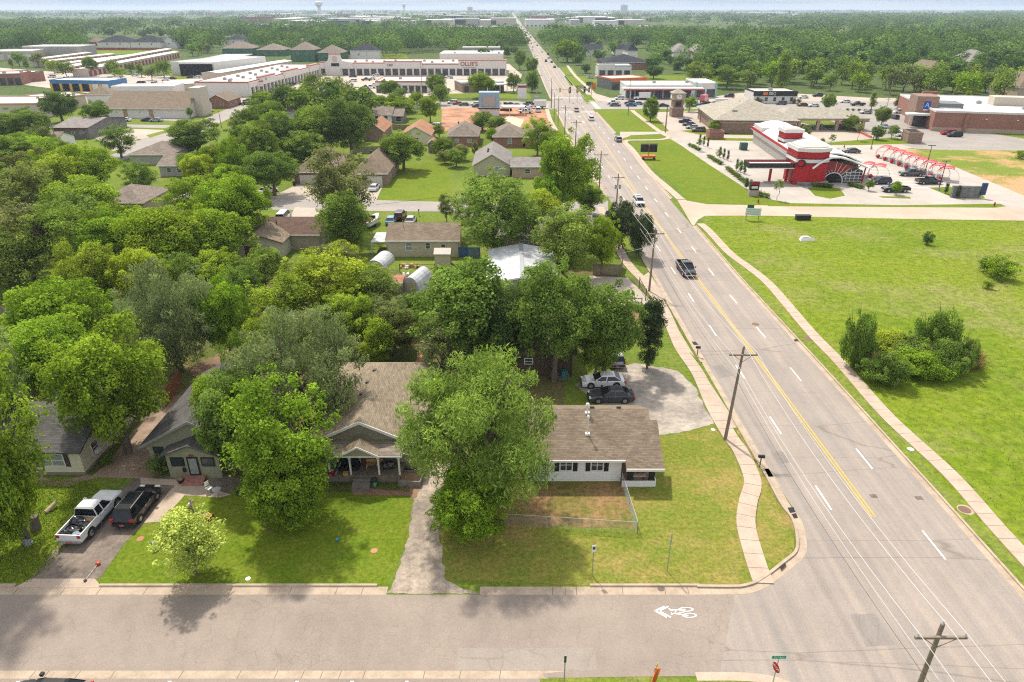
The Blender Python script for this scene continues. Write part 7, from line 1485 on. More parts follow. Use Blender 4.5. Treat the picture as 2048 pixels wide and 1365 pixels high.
CARS = [('suv', 1182, 241, 91, 'white', 'white car driving away between the lawn and the junction'), ('suv', 1153, 224, -89, 'beige', 'beige car coming toward the viewer at the junction'),
 ('sedan', 1109, 136, 91, 'maroon', 'dark red car driving away beyond the traffic lights'), ('suv', 1092, 124, -89, 'black', 'black car coming down the far road in the centre lane'), ('suv', 1096, 110, 91, 'maroon', 'maroon car far up the road in the right lane'), ('sedan', 1073, 111, -89, 'white', 'white car far up the road in the left lane'),
 ('sedan', 706, 155, 180, 'black', 'black car crossing the shopping car park'), ('suv', 706, 164, 180, 'white', 'white car crossing the shopping car park near the front'), ('pickup', 733, 162, 182, 'olive', 'olive pickup in the middle of the shopping car park'), ('sedan', 744, 160, 182, 'white', 'white car behind the olive pickup'), ('suv', 752, 153, 182, 'white', 'white estate car in the row near the shops building'), ('suv', 770, 150, 184, 'silver', 'silver car touching the row left of the small shops'),
 ('pickup', 742, 177, 178, 'white', 'white pickup parked left of the small shops'), ('sedan', 748, 172, 178, 'white', 'white car behind the white pickup left of the small shops'), ('suv', 818, 185, 92, 'white', 'white car parked in front of the small shops'), ('sedan', 838, 185, 92, 'brown', 'brown car parked at the right of the small shops front'),
 ('suv', 726, 148, 90, 'silver', 'silver car below the curved entrance gable'), ('sedan', 837, 148, 90, 'white', 'white car in front of the middle shops'), ('sedan', 850, 148, 90, 'black', 'black car in front of the middle shops'), ('sedan', 884, 152, 170, 'navy', 'dark blue car below the shop with the dark red sign'), ('suv', 898, 157, 182, 'white', 'white car at the right side of the shopping car park'), ('sedan', 883, 157, 180, 'blue', 'blue car behind the tree in the shopping car park'),
 ('sedan', 560, 180, 40, 'white', 'leftmost white car along the diagonal wing'), ('sedan', 572, 174, 40, 'silver', 'silver car along the diagonal wing'), ('suv', 583, 170, 40, 'black', 'black car along the diagonal wing'), ('sedan', 594, 166, 40, 'navy', 'dark blue car along the diagonal wing'), ('sedan', 604, 163, 40, 'grey', 'grey car along the diagonal wing'), ('suv', 613, 160, 40, 'white', 'farthest white car along the diagonal wing'),
 ('suv', 604, 188, 90, 'grey', 'grey car behind the thin dark trees'), ('sedan', 522, 201, 180, 'black', 'black sedan on the cross street left of the trees'), ('sedan', 490, 210, 180, 'navy', 'dark blue car waiting at the bend of the street'), ('sedan', 497, 204, 180, 'maroon', 'maroon car behind the dark blue car at the bend'),
 ('sedan', 250, 243, 180, 'white', 'white car parked in front of the church hall'), ('sedan', 296, 243, 182, 'navy', 'dark blue car parked in front of the church hall'), ('sedan', 313, 244, 180, 'silver', 'silver car parked in front of the church hall'),
 ('suv', 21, 168, 180, 'blue', 'blue car parked at the red brick shops'), ('suv', 146, 182, 180, 'brown', 'brown truck under the car wash bay'), ('sedan', 236, 183, 182, 'black', 'black car right of the car wash'), ('sedan', 244, 181, 182, 'grey', 'grey car right of the black car at the car wash'), ('suv', 104, 156, 180, 'white', 'white car above the red brick shops'), ('van', 135, 160, 90, 'white', 'white van behind the car wash'), ('suv', 148, 159, 90, 'red', 'red car behind the car wash'),
 ('sedan', 205, 160, 180, 'white', 'white car behind the car wash roof at the right'), ('sedan', 218, 160, 180, 'silver', 'silver car behind the car wash roof at the right'), ('van', 282, 170, 180, 'maroon', 'maroon and white van on the repair lot'), ('suv', 266, 175, 180, 'green', 'green truck on the repair lot'), ('suv', 271, 153, 180, 'white', 'white car under the green trees of the repair lot'), ('sedan', 332, 162, 182, 'white', 'white car at the lumber shed yard'), ('sedan', 345, 159, 182, 'maroon', 'maroon car at the lumber shed yard'), ('van', 310, 170, 90, 'white', 'white van beside the tall conifer of the repair lot'),
 ('suv', 382, 157, 182, 'black', 'black car at the fence of the lumber yard'), ('suv', 395, 157, 182, 'white', 'white car at the fence of the lumber yard'), ('sedan', 430, 161, 182, 'silver', 'silver car near the open lumber bays'), ('sedan', 442, 160, 182, 'blue', 'blue car near the open lumber bays'),
 ('suv', 905, 208, 180, 'white', 'white car above the building site'), ('sedan', 916, 210, 180, 'red', 'red car above the building site'), ('sedan', 928, 212, 180, 'olive', 'olive car above the building site'), ('sedan', 951, 211, 180, 'white', 'white car left of the site food stall'), ('sedan', 955, 215, 180, 'navy', 'dark blue car at the left of the site food stall'), ('suv', 990, 209, 180, 'white', 'white car right of the site food stall'), ('sedan', 1018, 212, 180, 'maroon', 'maroon car right of the site food stall'), ('sedan', 1031, 214, 180, 'maroon', 'second maroon car near the traffic junction'),
 ('suv', 1056, 211, 180, 'grey', 'grey car beside the white trailer'), ('pickup', 1050, 221, 180, 'white', 'white work pickup on the red earth'), ('pickup', 1051, 227, 180, 'white', 'nearest white work pickup on the red earth'), ('boxtruck', 1075, 217, 180, 'white', 'white box trailer at the edge of the building site'), ('van', 1076, 224, 90, 'white', 'white camper van beside the box trailer'),
 ('pickup', 1227, 209, 180, 'white', 'white pickup waiting on the cross street'), ('sedan', 1230, 213, 0, 'grey', 'grey car on the cross street beside the white pickup'), ('suv', 1259, 209, 180, 'black', 'black car on the cross street'), ('sedan', 1262, 213, 0, 'blue', 'bright blue car on the cross street'), ('sedan', 1275, 210, 180, 'teal', 'pale blue car on the cross street'), ('sedan', 1327, 214, 0, 'dkgrey', 'dark grey car left of the clock tower'), ('suv', 1239, 200, 180, 'white', 'white car at the fuel station entrance'),
 ('sedan', 1398, 214, 0, 'teal', 'pale blue car right of the clock tower'), ('sedan', 1412, 210, 180, 'black', 'black car in front of the white box truck'), ('boxtruck', 1436, 214, 180, 'white', 'white box truck driving behind the bank'), ('boxtruck', 1283, 200, 180, 'white', 'white box truck standing at the fuel station'), ('boxtruck', 1408, 205, 60, 'pink', 'red and pink truck near the fuel station'), ('suv', 1458, 195, 180, 'black', 'black car in the lot left of the smokehouse'),
 ('sedan', 1370, 246, 172, 'navy', 'dark blue car, first in the bank parking row'), ('sedan', 1378, 252, 172, 'grey', 'grey car, second in the bank parking row'), ('sedan', 1385, 258, 172, 'silver', 'silver car, third in the bank parking row'), ('suv', 1397, 264, 172, 'brown', 'brown car, last in the bank parking row'),
 ('sedan', 1731, 228, 180, 'silver', 'silver car by the hedge of the grocery car park'), ('suv', 1798, 227, 180, 'white', 'white car by the grocery front canopy'), ('suv', 1788, 238, 90, 'dkgrey', 'dark grey car left of the grocery entrance'), ('sedan', 1724, 243, 178, 'teal', 'pale blue car behind the hedge-like bushes'), ('sedan', 1690, 206, 175, 'white', 'white car on the back road above the grocery lot'), ('pickup', 1715, 212, 180, 'black', 'black pickup on the back road above the grocery lot'),
 ('van', 1800, 209, 180, 'beige', 'beige van behind the tree near the grocery pylon'), ('sedan', 1974, 217, 178, 'navy', 'dark blue car behind the grocery roof'), ('suv', 1635, 194, 178, 'black', 'black car behind the round tree'), ('sedan', 1606, 197, 178, 'white', 'white car right of the smokehouse'), ('sedan', 1605, 213, 178, 'maroon', 'maroon car in front of the smokehouse'), ('sedan', 1627, 214, 178, 'white', 'white car in front of the round tree'), ('suv', 1562, 210, 178, 'grey', 'grey car in front of the smokehouse window'),
 ('suv', 1896, 270, 178, 'red', 'red car at the side of the grocery store'), ('suv', 1908, 274, 178, 'black', 'black car at the side of the grocery store'), ('suv', 1803, 273, 190, 'white', 'white car at the left of the grocery bin store'), ('sedan', 1766, 256, 90, 'silver', 'silver car behind the dark green car park tree'), ('sedan', 1790, 262, 90, 'white', 'white car in front of the grocery bollards')]
for c in CARS: car(*c, detail=1)
AC = ('white', 'silver', 'white', 'navy', 'white', 'white', 'grey', 'black', 'white', 'silver', 'white')
for i, cl_ in enumerate(AC): car('sedan' if i % 3 else 'suv', 1176 + i * 7.6, 156.5 + (i % 2) * .8, 90, cl_, f'{NMC.get(cl_, cl_)} car in the row of cars for sale in front of the auto shop', 1, f'{NMC.get(cl_, cl_)} cars lined up at the auto shop')
q = random.Random(9)
for i in range(34):
 y = 560 + 42 * i + q.uniform(0, 25); ln = q.choice([-1, 1]); x = (mid(y) + ln * q.choice([3.2, 5.2])); k = TEMPL[('sedan' if q.random() < .6 else 'suv', 1)]; c = copy_tree(k); cl = q.choice(['white', 'silver', 'black', 'white', 'red', 'grey', 'navy'])
 for ch in c.children:
  if ch.data.materials[0] == paint: hue(ch, CC[cl])
 c.location = (x, y, .02); c.rotation_euler = (0, 0, R(90 * ln)); c['label'] = f'tiny {NMC.get(cl, cl)} car {"coming" if ln < 0 else "going away"} on the far stretch of the main road'; c['group'] = f'tiny {NMC.get(cl, cl)} cars {"coming" if ln < 0 else "going away"} on the far road'
x, y = G(744, 452); r_ = E('motor_boat', 'white and purple motor boat on a trailer beside the beige house', 'boat', (x, y, 0), R(75)); b = MB(); loft(b, [[(-3, -1, .7), (-3, 1, .7), (-3, 1.1, 1.5), (-3, -1.1, 1.5)], [(.5, -1, .6), (.5, 1, .6), (.5, 1.15, 1.55), (.5, -1.15, 1.55)], [(3, -.1, .9), (3, .1, .9), (3, .25, 1.75), (3, -.25, 1.75)]]); b.build('hull', w_whitep, r_)
b = MB(); b.box(-2.7, -.3, -.85, .85, 1.56, 1.6); b.build('cockpit', redm, r_); b = MB(); b.box(-.2, .3, -.8, .8, 1.6, 2.1); b.build('windscreen', cglass, r_); b = MB(); [b.cyl((-.8, s * .9, .35), (-.8, s * 1.15, .35), .34, None, 10) for s in (-1, 1)]; b.box(-3, 3.6, -.06, .06, .4, .5); b.build('trailer', blackm, r_)
x, y = G(1012, 222); r_ = E('excavator', 'dark excavator beside the food stall on the building site', 'excavator', (x, y, 0), R(150)); b = MB(); b.box(-2, 2, -1.4, -.8, 0, .9); b.box(-2, 2, .8, 1.4, 0, .9); b.build('track', blackm, r_); b = MB(); b.box(-1.8, 1.2, -1.2, 1.2, .95, 2.2); b.build('body', yel, r_); b = MB(); b.box(.1, 1.2, -1.1, 0, 2.2, 3.3); b.build('cab', cglass, r_); b = MB(); b.cyl((1.2, .5, 2), (4, .5, 4.4), .25, None, 6); b.cyl((4, .5, 4.4), (6, .5, 1.6), .2, None, 6); b.build('arm', yel, r_); b = MB(); b.box(5.5, 6.6, .1, .9, .9, 1.7); b.build('bucket', steel, r_)
# ------------------------------------------------------------------ POLES, WIRES, SIGNS, FENCES
polewood = plain('pole_wood', (.21, .165, .125), .9, var=.25, sc=4); wirem = plain('wire', (.50, .48, .46), .4, var=0); wired = plain('dark_wire', (.05, .045, .045), .5, var=0); alum = plain('aluminium', (.42, .43, .44), .4, metal=.3); insul = plain('insulator', (.5, .5, .52), .3)
def upole(x, y, h, label, arm=2.6, r=.17, trans=0, lean=0, rot=0):
 root = E('utility_pole', label, 'utility pole', (x, y, 0), R(rot)); b = MB(); b.cyl((0, 0, 0), (lean, 0, h), r, r * .62, 10); b.build('shaft', polewood, root)
 if arm:
  b = MB(); z = h - .75; b.box(lean - arm / 2, lean + arm / 2, -.24, -.12, z - .07, z + .07)
  for s in (-1, 1): b.cyl((lean + s * arm * .32, -.2, z - .05), (lean, -.14, z - .75), .025, None, 5)
  c = b.build('crossarm', polewood, root);
  for u in (-arm / 2 + .12, arm / 2 - .12): b = MB(); b.cyl((lean + u, -.18, z + .07), (lean + u, -.18, z + .3), .06, .04, 7); b.build('insulator', insul, c)
  b = MB(); b.cyl((lean, 0, h), (lean, 0, h + .22), .06, .04, 7); b.build('insulator', insul, c)
 for s in range(trans): b = MB(); sx = (-.45, .45, 0)[s]; b.cyl((sx, -.3, h - 3.1), (sx, -.3, h - 2.2), .24, None, 10); b.build('transformer', steel, root)
 return (x + lean, y, h, arm)
A0 = G(1886, 1248, 10.6); A1 = G(1450, 880); A2 = G(1298, 584); A3 = G(1233, 408); A4 = G(1198, 385); A5 = G(1150, 312); A6 = G(1129, 280)
P_list = [upole(A0[0], A0[1], 10.6, 'nearest wooden utility pole with a crossarm at the bottom right'), upole(A1[0], A1[1], HZ(694, A1[1]), 'wooden utility pole with a crossarm on the pavement beside the corner lawn', lean=.35),
 upole(A2[0], A2[1], HZ(457, A2[1]), 'wooden utility pole with a crossarm at the concrete yard entrance', lean=.1), upole(A3[0], A3[1], HZ(348, A3[1]), 'utility pole with hanging transformers above the dark cedars', trans=2), upole(A4[0], A4[1], HZ(303, A4[1]), 'utility pole with a wide crossarm by the end of the residential street', arm=3.2),
 upole(A5[0], A5[1], HZ(240, A5[1]), 'utility pole beside the left lane before the junction', arm=3), upole(A6[0], A6[1], HZ(211, A6[1]), 'utility pole at the driveway before the building site', arm=3)]
for (px, py, tp, lb, arm) in ((1266, 488, 434, 'bare-topped pole in the dark cedars', 0), (1116, 253, 194, 'tall pole by the building site corner', 3), (1108, 243, 186, 'second tall pole by the building site corner', 0), (1102, 217, 156, 'tall steel pole at the traffic junction', 0), (690, 500, 488 - 4, 'short pole with an antenna in the gardens', 0), (163, 540, 452, 'leaning pole in the left gardens', 0), (116, 296, 246, 'pole beside the red-trimmed building', 0),
   (200, 265, 205, 'pole beside the corner of the church hall', 0), (443, 255, 222, 'pole at the street bend', 0), (1660, 175, 158, 'short pole in the woods edge behind the smokehouse', 0), (1771, 226, 160, 'tall leaning pole left of the grocery sign', 0), (1802, 215, 168, 'utility pole with arms behind the grocery sign', 3), (1848, 212, 168, 'utility pole with double arms behind the grocery pylon', 3), (1466, 200, 170, 'pole right of the fuel station wing', 0), (1662, 205, 172, 'utility pole behind the smokehouse car park', 3),
   (845, 196, 125, 'thin pole in front of the small shops', 0), (703, 190, 175, 'short pole at the car park entrance', 0), (1179, 158, 72, 'mast beside the far road', 0), (590, 130, 100, 'thin pole behind the diagonal wing', 0), (735, 128, 97, 'pole behind the entrance gable', 0), (793, 110, 83, 'pole in the woods behind the shops', 0), (1256, 232, 160, 'light pole near the fuel station', 0), (1331, 266, 213, 'light pole in the bank car park', 0)):
 x, y = G(px, py); upole(x, y, max(3, HZ(tp, y)), lb, arm=arm, r=.14)
def wire(p, q, sag, r, m, label, name='power_line', n=14):
 b = MB(); pts = []
 for i in range(n + 1): t = i / n; pts.append((p[0] + (q[0] - p[0]) * t, p[1] + (q[1] - p[1]) * t, p[2] + (q[2] - p[2]) * t - sag * 4 * t * (1 - t)))
 b.tube(pts, r, 4); tag(b.build(name, m), label, 'power line')
PN = ['the nearest pole', 'the corner lawn pole', 'the concrete yard pole', 'the transformer pole', 'the wide-armed pole', 'the left lane pole', 'the driveway pole']
near_ = (P_list[0][0] + 1.4, 8, 10.6, 2.6); seq = [near_] + P_list; PN = ['the bottom right corner'] + PN
for i in range(len(seq) - 1):
 a, c = seq[i], seq[i + 1]; r = .018 if i < 3 else .024; sg = .9 if i else .2
 for w, dz, nm in ((-1.18, -.42, 'left crossarm'), (0, .22, 'pole-top'), (1.18, -.42, 'right crossarm')):
  wire((a[0] + w, a[1] - .18, a[2] + dz), (c[0] + w, c[1] - .18, c[2] + dz), sg, r, wirem, f'pale {nm} wire from {PN[i]} to {PN[i + 1]}')
 for dz, m, nm in ((-2.6, wirem, 'upper service'), (-3.4, wired, 'dark lower')):
  wire((a[0] - .2, a[1], a[2] + dz), (c[0] - .2, c[1], c[2] + dz), sg * .8, r * .9, m, f'{nm} cable from {PN[i]} to {PN[i + 1]}')
x, y = G(163, 540); xx, y2 = G(440, 560); wire((-95, y - 6, 6), (xx, y2, 5.5), .6, .02, wirem, 'thin pale wire crossing the left gardens')
wire((G(760, 500)[0], G(0, 500)[1], 8), (P_list[4][0], P_list[4][1], P_list[4][2] - 2), 1.2, .02, wired, 'dark wire crossing above the brick garages')
wire((P_list[2][0], P_list[2][1], P_list[2][2] - 2.5), (*G(1205, 545), 2.6), .1, .02, wirem, 'service wire from the concrete yard pole to the wooden gate')
def signals():
 x, y = G(1103, 216); root = E('traffic_signal_mast', 'traffic signal mast reaching over the far junction', 'traffic signal', (x, y, 0)); h = 7.2; b = MB(); b.cyl((0, 0, 0), (0, 0, h + .4), .16, .12, 8); b.cyl((0, 0, h), (17, 0, h + .5), .11, .07, 8); b.build('mast', steel, root)
 for u in (3.4, 7.2, 11, 15.6): b = MB(); b.box(u - .3, u + .3, -.3, .1, h - 1.0, h + .9); s = b.build('signal_head', blackm if u > 12 else yel, root); [(lambda q: (q.cyl((u, -.31, h + .55 - k * .6), (u, -.36, h + .55 - k * .6), .17, None, 8), q.build('lens', (redm, yel, greenw)[k], s)))(MB()) for k in range(3)]
 for px, row, lb in ((1139, 180, 'left'), (1154, 179, 'middle'), (1168, 179, 'right')):
  x, y = G(px, 206); r_ = E('traffic_signal', f'{lb} black signal head hanging on the far side of the junction', 'traffic signal', (x, y, 0)); z = HZ(row, y); b = MB(); b.box(-.45, .45, -.2, .2, z - 1.4, z + 1.2); b.build('signal_head', blackm, r_); b = MB(); b.cyl((0, .3, 0), (0, .3, z + .9), .1, None, 6); b.build('post', steel, r_)
 x, y = G(1182, 198); r_ = E('street_lamp', 'tall street lamp on the far corner of the junction', 'street lamp', (x, y, 0)); z = HZ(152, y); b = MB(); b.cyl((0, 0, 0), (0, 0, z), .16, .1, 8); b.cyl((0, 0, z), (-3, 0, z + .4), .08, None, 6); b.build('post', steel, r_); b = MB(); b.box(-3.6, -2.8, -.2, .2, z + .3, z + .5); b.build('lamp_head', steel, r_)
 x, y = G(1073, 203); b = MB(); r_ = E('signal_cabinet', 'grey signal cabinet and post at the left of the junction', 'cabinet', (x, y, 0)); b.box(-.8, .8, -.5, .5, 0, 2.2); b.build('cabinet', steel, r_); b = MB(); b.cyl((0, .8, 0), (0, .8, 6), .12, None, 6); b.build('post', steel, r_)
signals()
def lamp(px, py, tp, lb, dbl=True, m=blackm):
 x, y = G(px, py); h = HZ(tp, y); r_ = E('lamp_post', lb, 'lamp post', (x, y, 0)); b = MB(); b.cyl((0, 0, .6), (0, 0, h), .11, .07, 8); b.build('post', m, r_); b = MB(); b.cyl((0, 0, 0), (0, 0, .7), .3, None, 10); b.build('base', concp, r_); b = MB(); b.box(-.9 if dbl else 0, .9, -.18, .18, h, h + .14); b.build('lamp_head', m, r_)
lamp(1742, 299, 262, 'black lamp post behind the red hoop canopies at the left'); lamp(1850, 345, 292, 'black lamp post in the middle of the red hoop canopies'); lamp(1877, 381, 323, 'black lamp post nearest the stone sign wall'); lamp(1400, 245, 222, 'small black lamp post in the bank lot'); lamp(1464, 262, 222, 'black lamp post beside the bank roof')
lamp(1765, 252, 200, 'white lamp post in the grocery car park', True, alum); lamp(1893, 235, 198, 'white lamp post behind the grocery parapet', True, alum); lamp(2010, 240, 198, 'white lamp post above the grocery roof screens', True, alum); lamp(1436, 245, 210, 'brown lamp post right of the clock tower', False); lamp(1330, 262, 215, 'black lamp post between lawn and bank parking', False)
def post_sign(px, py, top, w, h, m, lb, rot=0, post=steel, name='road_sign'):
 x, y = G(px, py); z = HZ(top, y); r_ = E(name, lb, 'sign', (x, y, 0), R(rot)); b = MB(); b.cyl((0, 0, 0), (0, 0, z - .05), .035, None, 6); b.build('post', post, r_); b = MB(); b.box(-w / 2, w / 2, -.06, -.037, z - h, z); b.build('sign_panel', m, r_); return r_, z
r_, z = post_sign(1184, 1151, 1090, .32, .62, trimw, 'small white sign on a thin post on the corner lawn', 12); b = MB(); b.box(-.1, .1, -.066, -.0605, z - .4, z - .16); b.build('sign_mark', blackm, r_)
post_sign(1334, 1143, 1067, .1, 1.0, steel, 'tall edge-on sign on a thin post on the corner lawn', 0)
x, y = G(1303, 1395); post_sign(1126, 1410, 1311, .14, .55, plain('dark_green_sign', (.03, .08, .05)), 'dark green edge-on sign on a post at the bottom edge')
x, y = G(1305, 1390); r_ = E('construction_sign', 'bright orange diamond work sign with a yellow flag at the bottom edge', 'sign', (x, y, 0), R(55)); b = MB(); z = 1.5; om = plain('sign_orange', (.78, .12, .01), .5, var=.04); b.add([(0, -.03, z - .85), (.85, -.03, z), (0, -.03, z + .85), (-.85, -.03, z), (0, 0, z - .85), (.85, 0, z), (0, 0, z + .85), (-.85, 0, z)], [(0, 1, 2, 3), (7, 6, 5, 4), (0, 4, 5, 1), (1, 5, 6, 2), (2, 6, 7, 3), (3, 7, 4, 0)]); p_ = b.build('sign_panel', om, r_)
for k in range(3): b = MB(); b.box(-.34, .34, -.04, -.031, z + .26 - k * .3, z + .38 - k * .3); b.build('lettering', blackm, p_)
b = MB(); b.box(-.02, .25, .0, .02, z + .85, z + 1.15); b.build('flag', yel, r_); b = MB(); b.cyl((0, .05, 0), (0, .05, z + .9), .03, None, 6); b.cyl((-.6, -.3, 0), (.6, .4, .06), .03, None, 6); b.cyl((.6, -.3, 0), (-.6, .4, .06), .03, None, 6); b.build('stand', steel, r_)
x, y = G(1541, 1385); r_ = E('stop_sign', 'red stop sign with a green Main street plate above it', 'sign', (x, y, 0), R(-72)); z = HZ(1335, y); b = MB(); n = 8; ps = [(.34 * math.cos(R(22.5 + 45 * k)), z + .34 * math.sin(R(22.5 + 45 * k))) for k in range(8)]; b.xprism(ps, -.05, -.03); s_ = b.build('stop_panel', red, r_)
o = text('STOP', .26, 0, -.055, z, trimw, 'lettering', ext=.003); o.parent = s_; b = MB(); b.cyl((0, 0, 0), (0, 0, z + .75), .035, None, 6); b.build('post', alum, r_)
nb = MB(); nb.box(-.42, .42, -.012, .012, z + .75, z + .99); n_ = nb.build('street_name_plate', plain('street_green', (.01, .28, .18), .5, var=0), r_); n_.rotation_euler = (0, 0, R(72)); o = text('W Main', .2, 0, -.016, z + .87, trimw, 'lettering', ext=.002); o.parent = n_
x, y = G(1296, 319); r_ = E('message_trailer', 'portable black message board on an orange trailer on the sloping lawn', 'message board', (x, y, 0)); b = MB(); b.box(-2.3, -.1, -.15, .05, 2.0, 4.3); b.box(.1, 2.3, -.15, .05, 2.0, 4.3); b.build('board', blackm, r_); b = MB(); b.box(-.15, .15, .05, .35, .6, 3.8); b.box(-1.9, 1.9, -.8, .8, .5, 1.1); b.build('trailer_frame', orange, r_)
for u in (-1.5, 1.5): b = MB(); b.cyl((u, -1, .35), (u, -.78, .35), .36, None, 10); b.build('wheel', tyre, r_)
b = MB(); b.box(-2.3, 2.3, -.16, -.151, 4.1, 4.25); b.build('reflective_strip', steel, r_)
x, y = G(1504, 441); r_ = E('land_sign', 'white and green land notice boards standing in the field edge', 'sign', (x, y, 0), R(-8)); b = MB(); b.box(-1.5, 1.5, -.1, 0, 1.0, 2.5); p_ = b.build('board', trimw, r_); b = MB(); b.box(-1.3, 0, -.115, -.101, 2.5, 3.1); b.build('green_board', plain('dark_green_sign', (.03, .08, .05)), r_)
for k in range(3): b = MB(); b.box(-1.3, 1.25, -.115, -.101, 1.2 + k * .42, 1.4 + k * .42); b.build('lettering', plain('faded_green', (.25, .42, .38)), p_)
b = MB(); [b.box(u - .06, u + .06, 0, .1, 0, 2.6) for u in (-1.2, 1.2)]; b.build('posts', wood, r_)
x, y = G(1506, 392); r_ = E('monument_sign', 'small stone monument sign with a dark red and black panel at the restaurant entrance', 'sign', (x, y, 0)); b = MB(); b.box(-1.1, 1.1, -.4, .4, 0, 1.3); b.build('base', concp, r_); b = MB(); b.box(-1.0, 1.0, -.3, .3, 1.3, 3.2); b.build('panel', blackm, r_); b = MB(); b.box(-.95, .95, -.33, -.301, 2.6, 3.1); b.build('red_strip', red, r_); b = MB(); b.box(-.7, .7, -.33, -.301, 1.7, 2.2); b.build('lettering', trimw, r_)
x, y = G(1044, 202); r_ = E('roadside_board', 'white roadside board beside the grass bank', 'sign', (x, y, 0)); b = MB(); b.box(-2, 2, -.2, .2, 1, 7); b.build('board', w_whitep, r_); b = MB(); b.box(-2.05, 2.05, -.22, -.201, 5.6, 6.6); b.build('red_strip', redm, r_)
x, y = G(1178, 185); r_ = E('road_board', 'green road direction board at the junction', 'sign', (x, y, 0)); b = MB(); b.box(-1.6, 1.6, -.1, .1, 3.2, 5); b.build('board', plain('dark_green_sign', (.03, .08, .05)), r_); b = MB(); b.cyl((0, .2, 0), (0, .2, 5), .1, None, 6); b.build('post', steel, r_)
x, y = G(1178, 178); b = MB(); b.box(-1.5, 1.5, -.1, .1, 0, 3); tag(b.build('orange_sign', orange, None, (x + 2, y, 0)), 'orange and red banner board beside the road at the orange store', 'sign')
x, y = G(1879, 395);
def hydrant(px, py, lb):
 x, y = G(px, py); r_ = E('fire_hydrant', lb, 'fire hydrant', (x, y, 0)); b = MB(); b.cyl((0, 0, 0), (0, 0, .75), .14, None, 10); b.ball((0, 0, .78), .15); b.build('barrel', redm, r_); b = MB(); b.cyl((-.24, 0, .5), (.24, 0, .5), .07, None, 8); b.cyl((0, -.22, .45), (0, 0, .45), .08, None, 8); b.build('nozzles', redm, r_)
hydrant(1516, 407, 'red fire hydrant on the verge of the concrete street'); hydrant(1688, 297, 'red fire hydrant on the strip behind the restaurant'); hydrant(1988, 413, 'dark red fire hydrant at the right end of the grass strip')
def mailbox(px, py, lb, rot=0):
 x, y = G(px, py); r_ = E('mailbox', lb, 'mailbox', (x, y, 0), R(rot)); b = MB(); b.cyl((0, 0, 0), (0, 0, 1.1), .06, None, 6); b.build('post', wood, r_); b = MB(); b.xprism([(-.13, 1.1), (.13, 1.1), (.13, 1.28), (.07, 1.36), (-.07, 1.36), (-.13, 1.28)], -.28, .28); b.build('box', blackm, r_)
mailbox(1519, 935, 'black mailbox on the verge beside the curved pavement', 85); mailbox(1394, 713, 'black mailbox on the verge beside the straight pavement', 85); mailbox(838, 432, 'dark mailbox in front of the beige house', 0); mailbox(1192, 362, 'dark mailbox near the utility pole with wide crossarm', 85)
x, y = G(1486, 300); b = MB(); b.box(-1, 1, -.8, .8, 0, 2.1); b.box(-.9, .9, -.85, -.801, .2, 1.9); tag(b.build('transformer_cabinet', plain('cabinet_green', (.05, .10, .08)), None, (x, y, 0)), 'dark green electrical cabinet beside the restaurant drive', 'cabinet')
x, y = G(1605, 440); b = MB(); b.box(-1.4, 1.4, -.5, .5, 0, .9); b.box(-1.5, 1.5, -.55, .55, .9, 1.0); tag(b.build('utility_box', blackm, None, (x, y, 0)), 'long black utility box at the top edge of the green field', 'utility box')
x, y = G(1614, 481); b = MB(); b.hexa([(-1.4, -.6, 0), (1.4, -.4, 0), (1.5, .6, 0), (-1.3, .5, 0)], [(-1.2, -.3, .5), (1.1, -.2, .6), (1.2, .4, .35), (-1.1, .4, .6)]); b.box(-.9, .2, -.2, .3, .5, .75); tag(b.build('discarded_mattress', trimw, None, (x, y, 0)), 'discarded white padding lying in the green field', 'debris')
for px, py, lb, m in ((60, 1095, 'grey gas meter in the shaded grass at the left', steel), (314, 1098, 'grey gas meter beside the small pale tree', steel)):
 x, y = G(px, py); r_ = E('gas_meter', lb, 'gas meter', (x, y, 0), R(20)); b = MB(); b.box(-.2, .2, -.12, .12, .25, .65); b.build('meter', m, r_); b = MB(); b.tube([(-.3, 0, 0), (-.3, 0, .75), (.0, 0, .8)], .03, 6); b.cyl((.2, 0, .5), (.35, 0, .45), .12, .12, 10); b.build('pipe', m, r_)
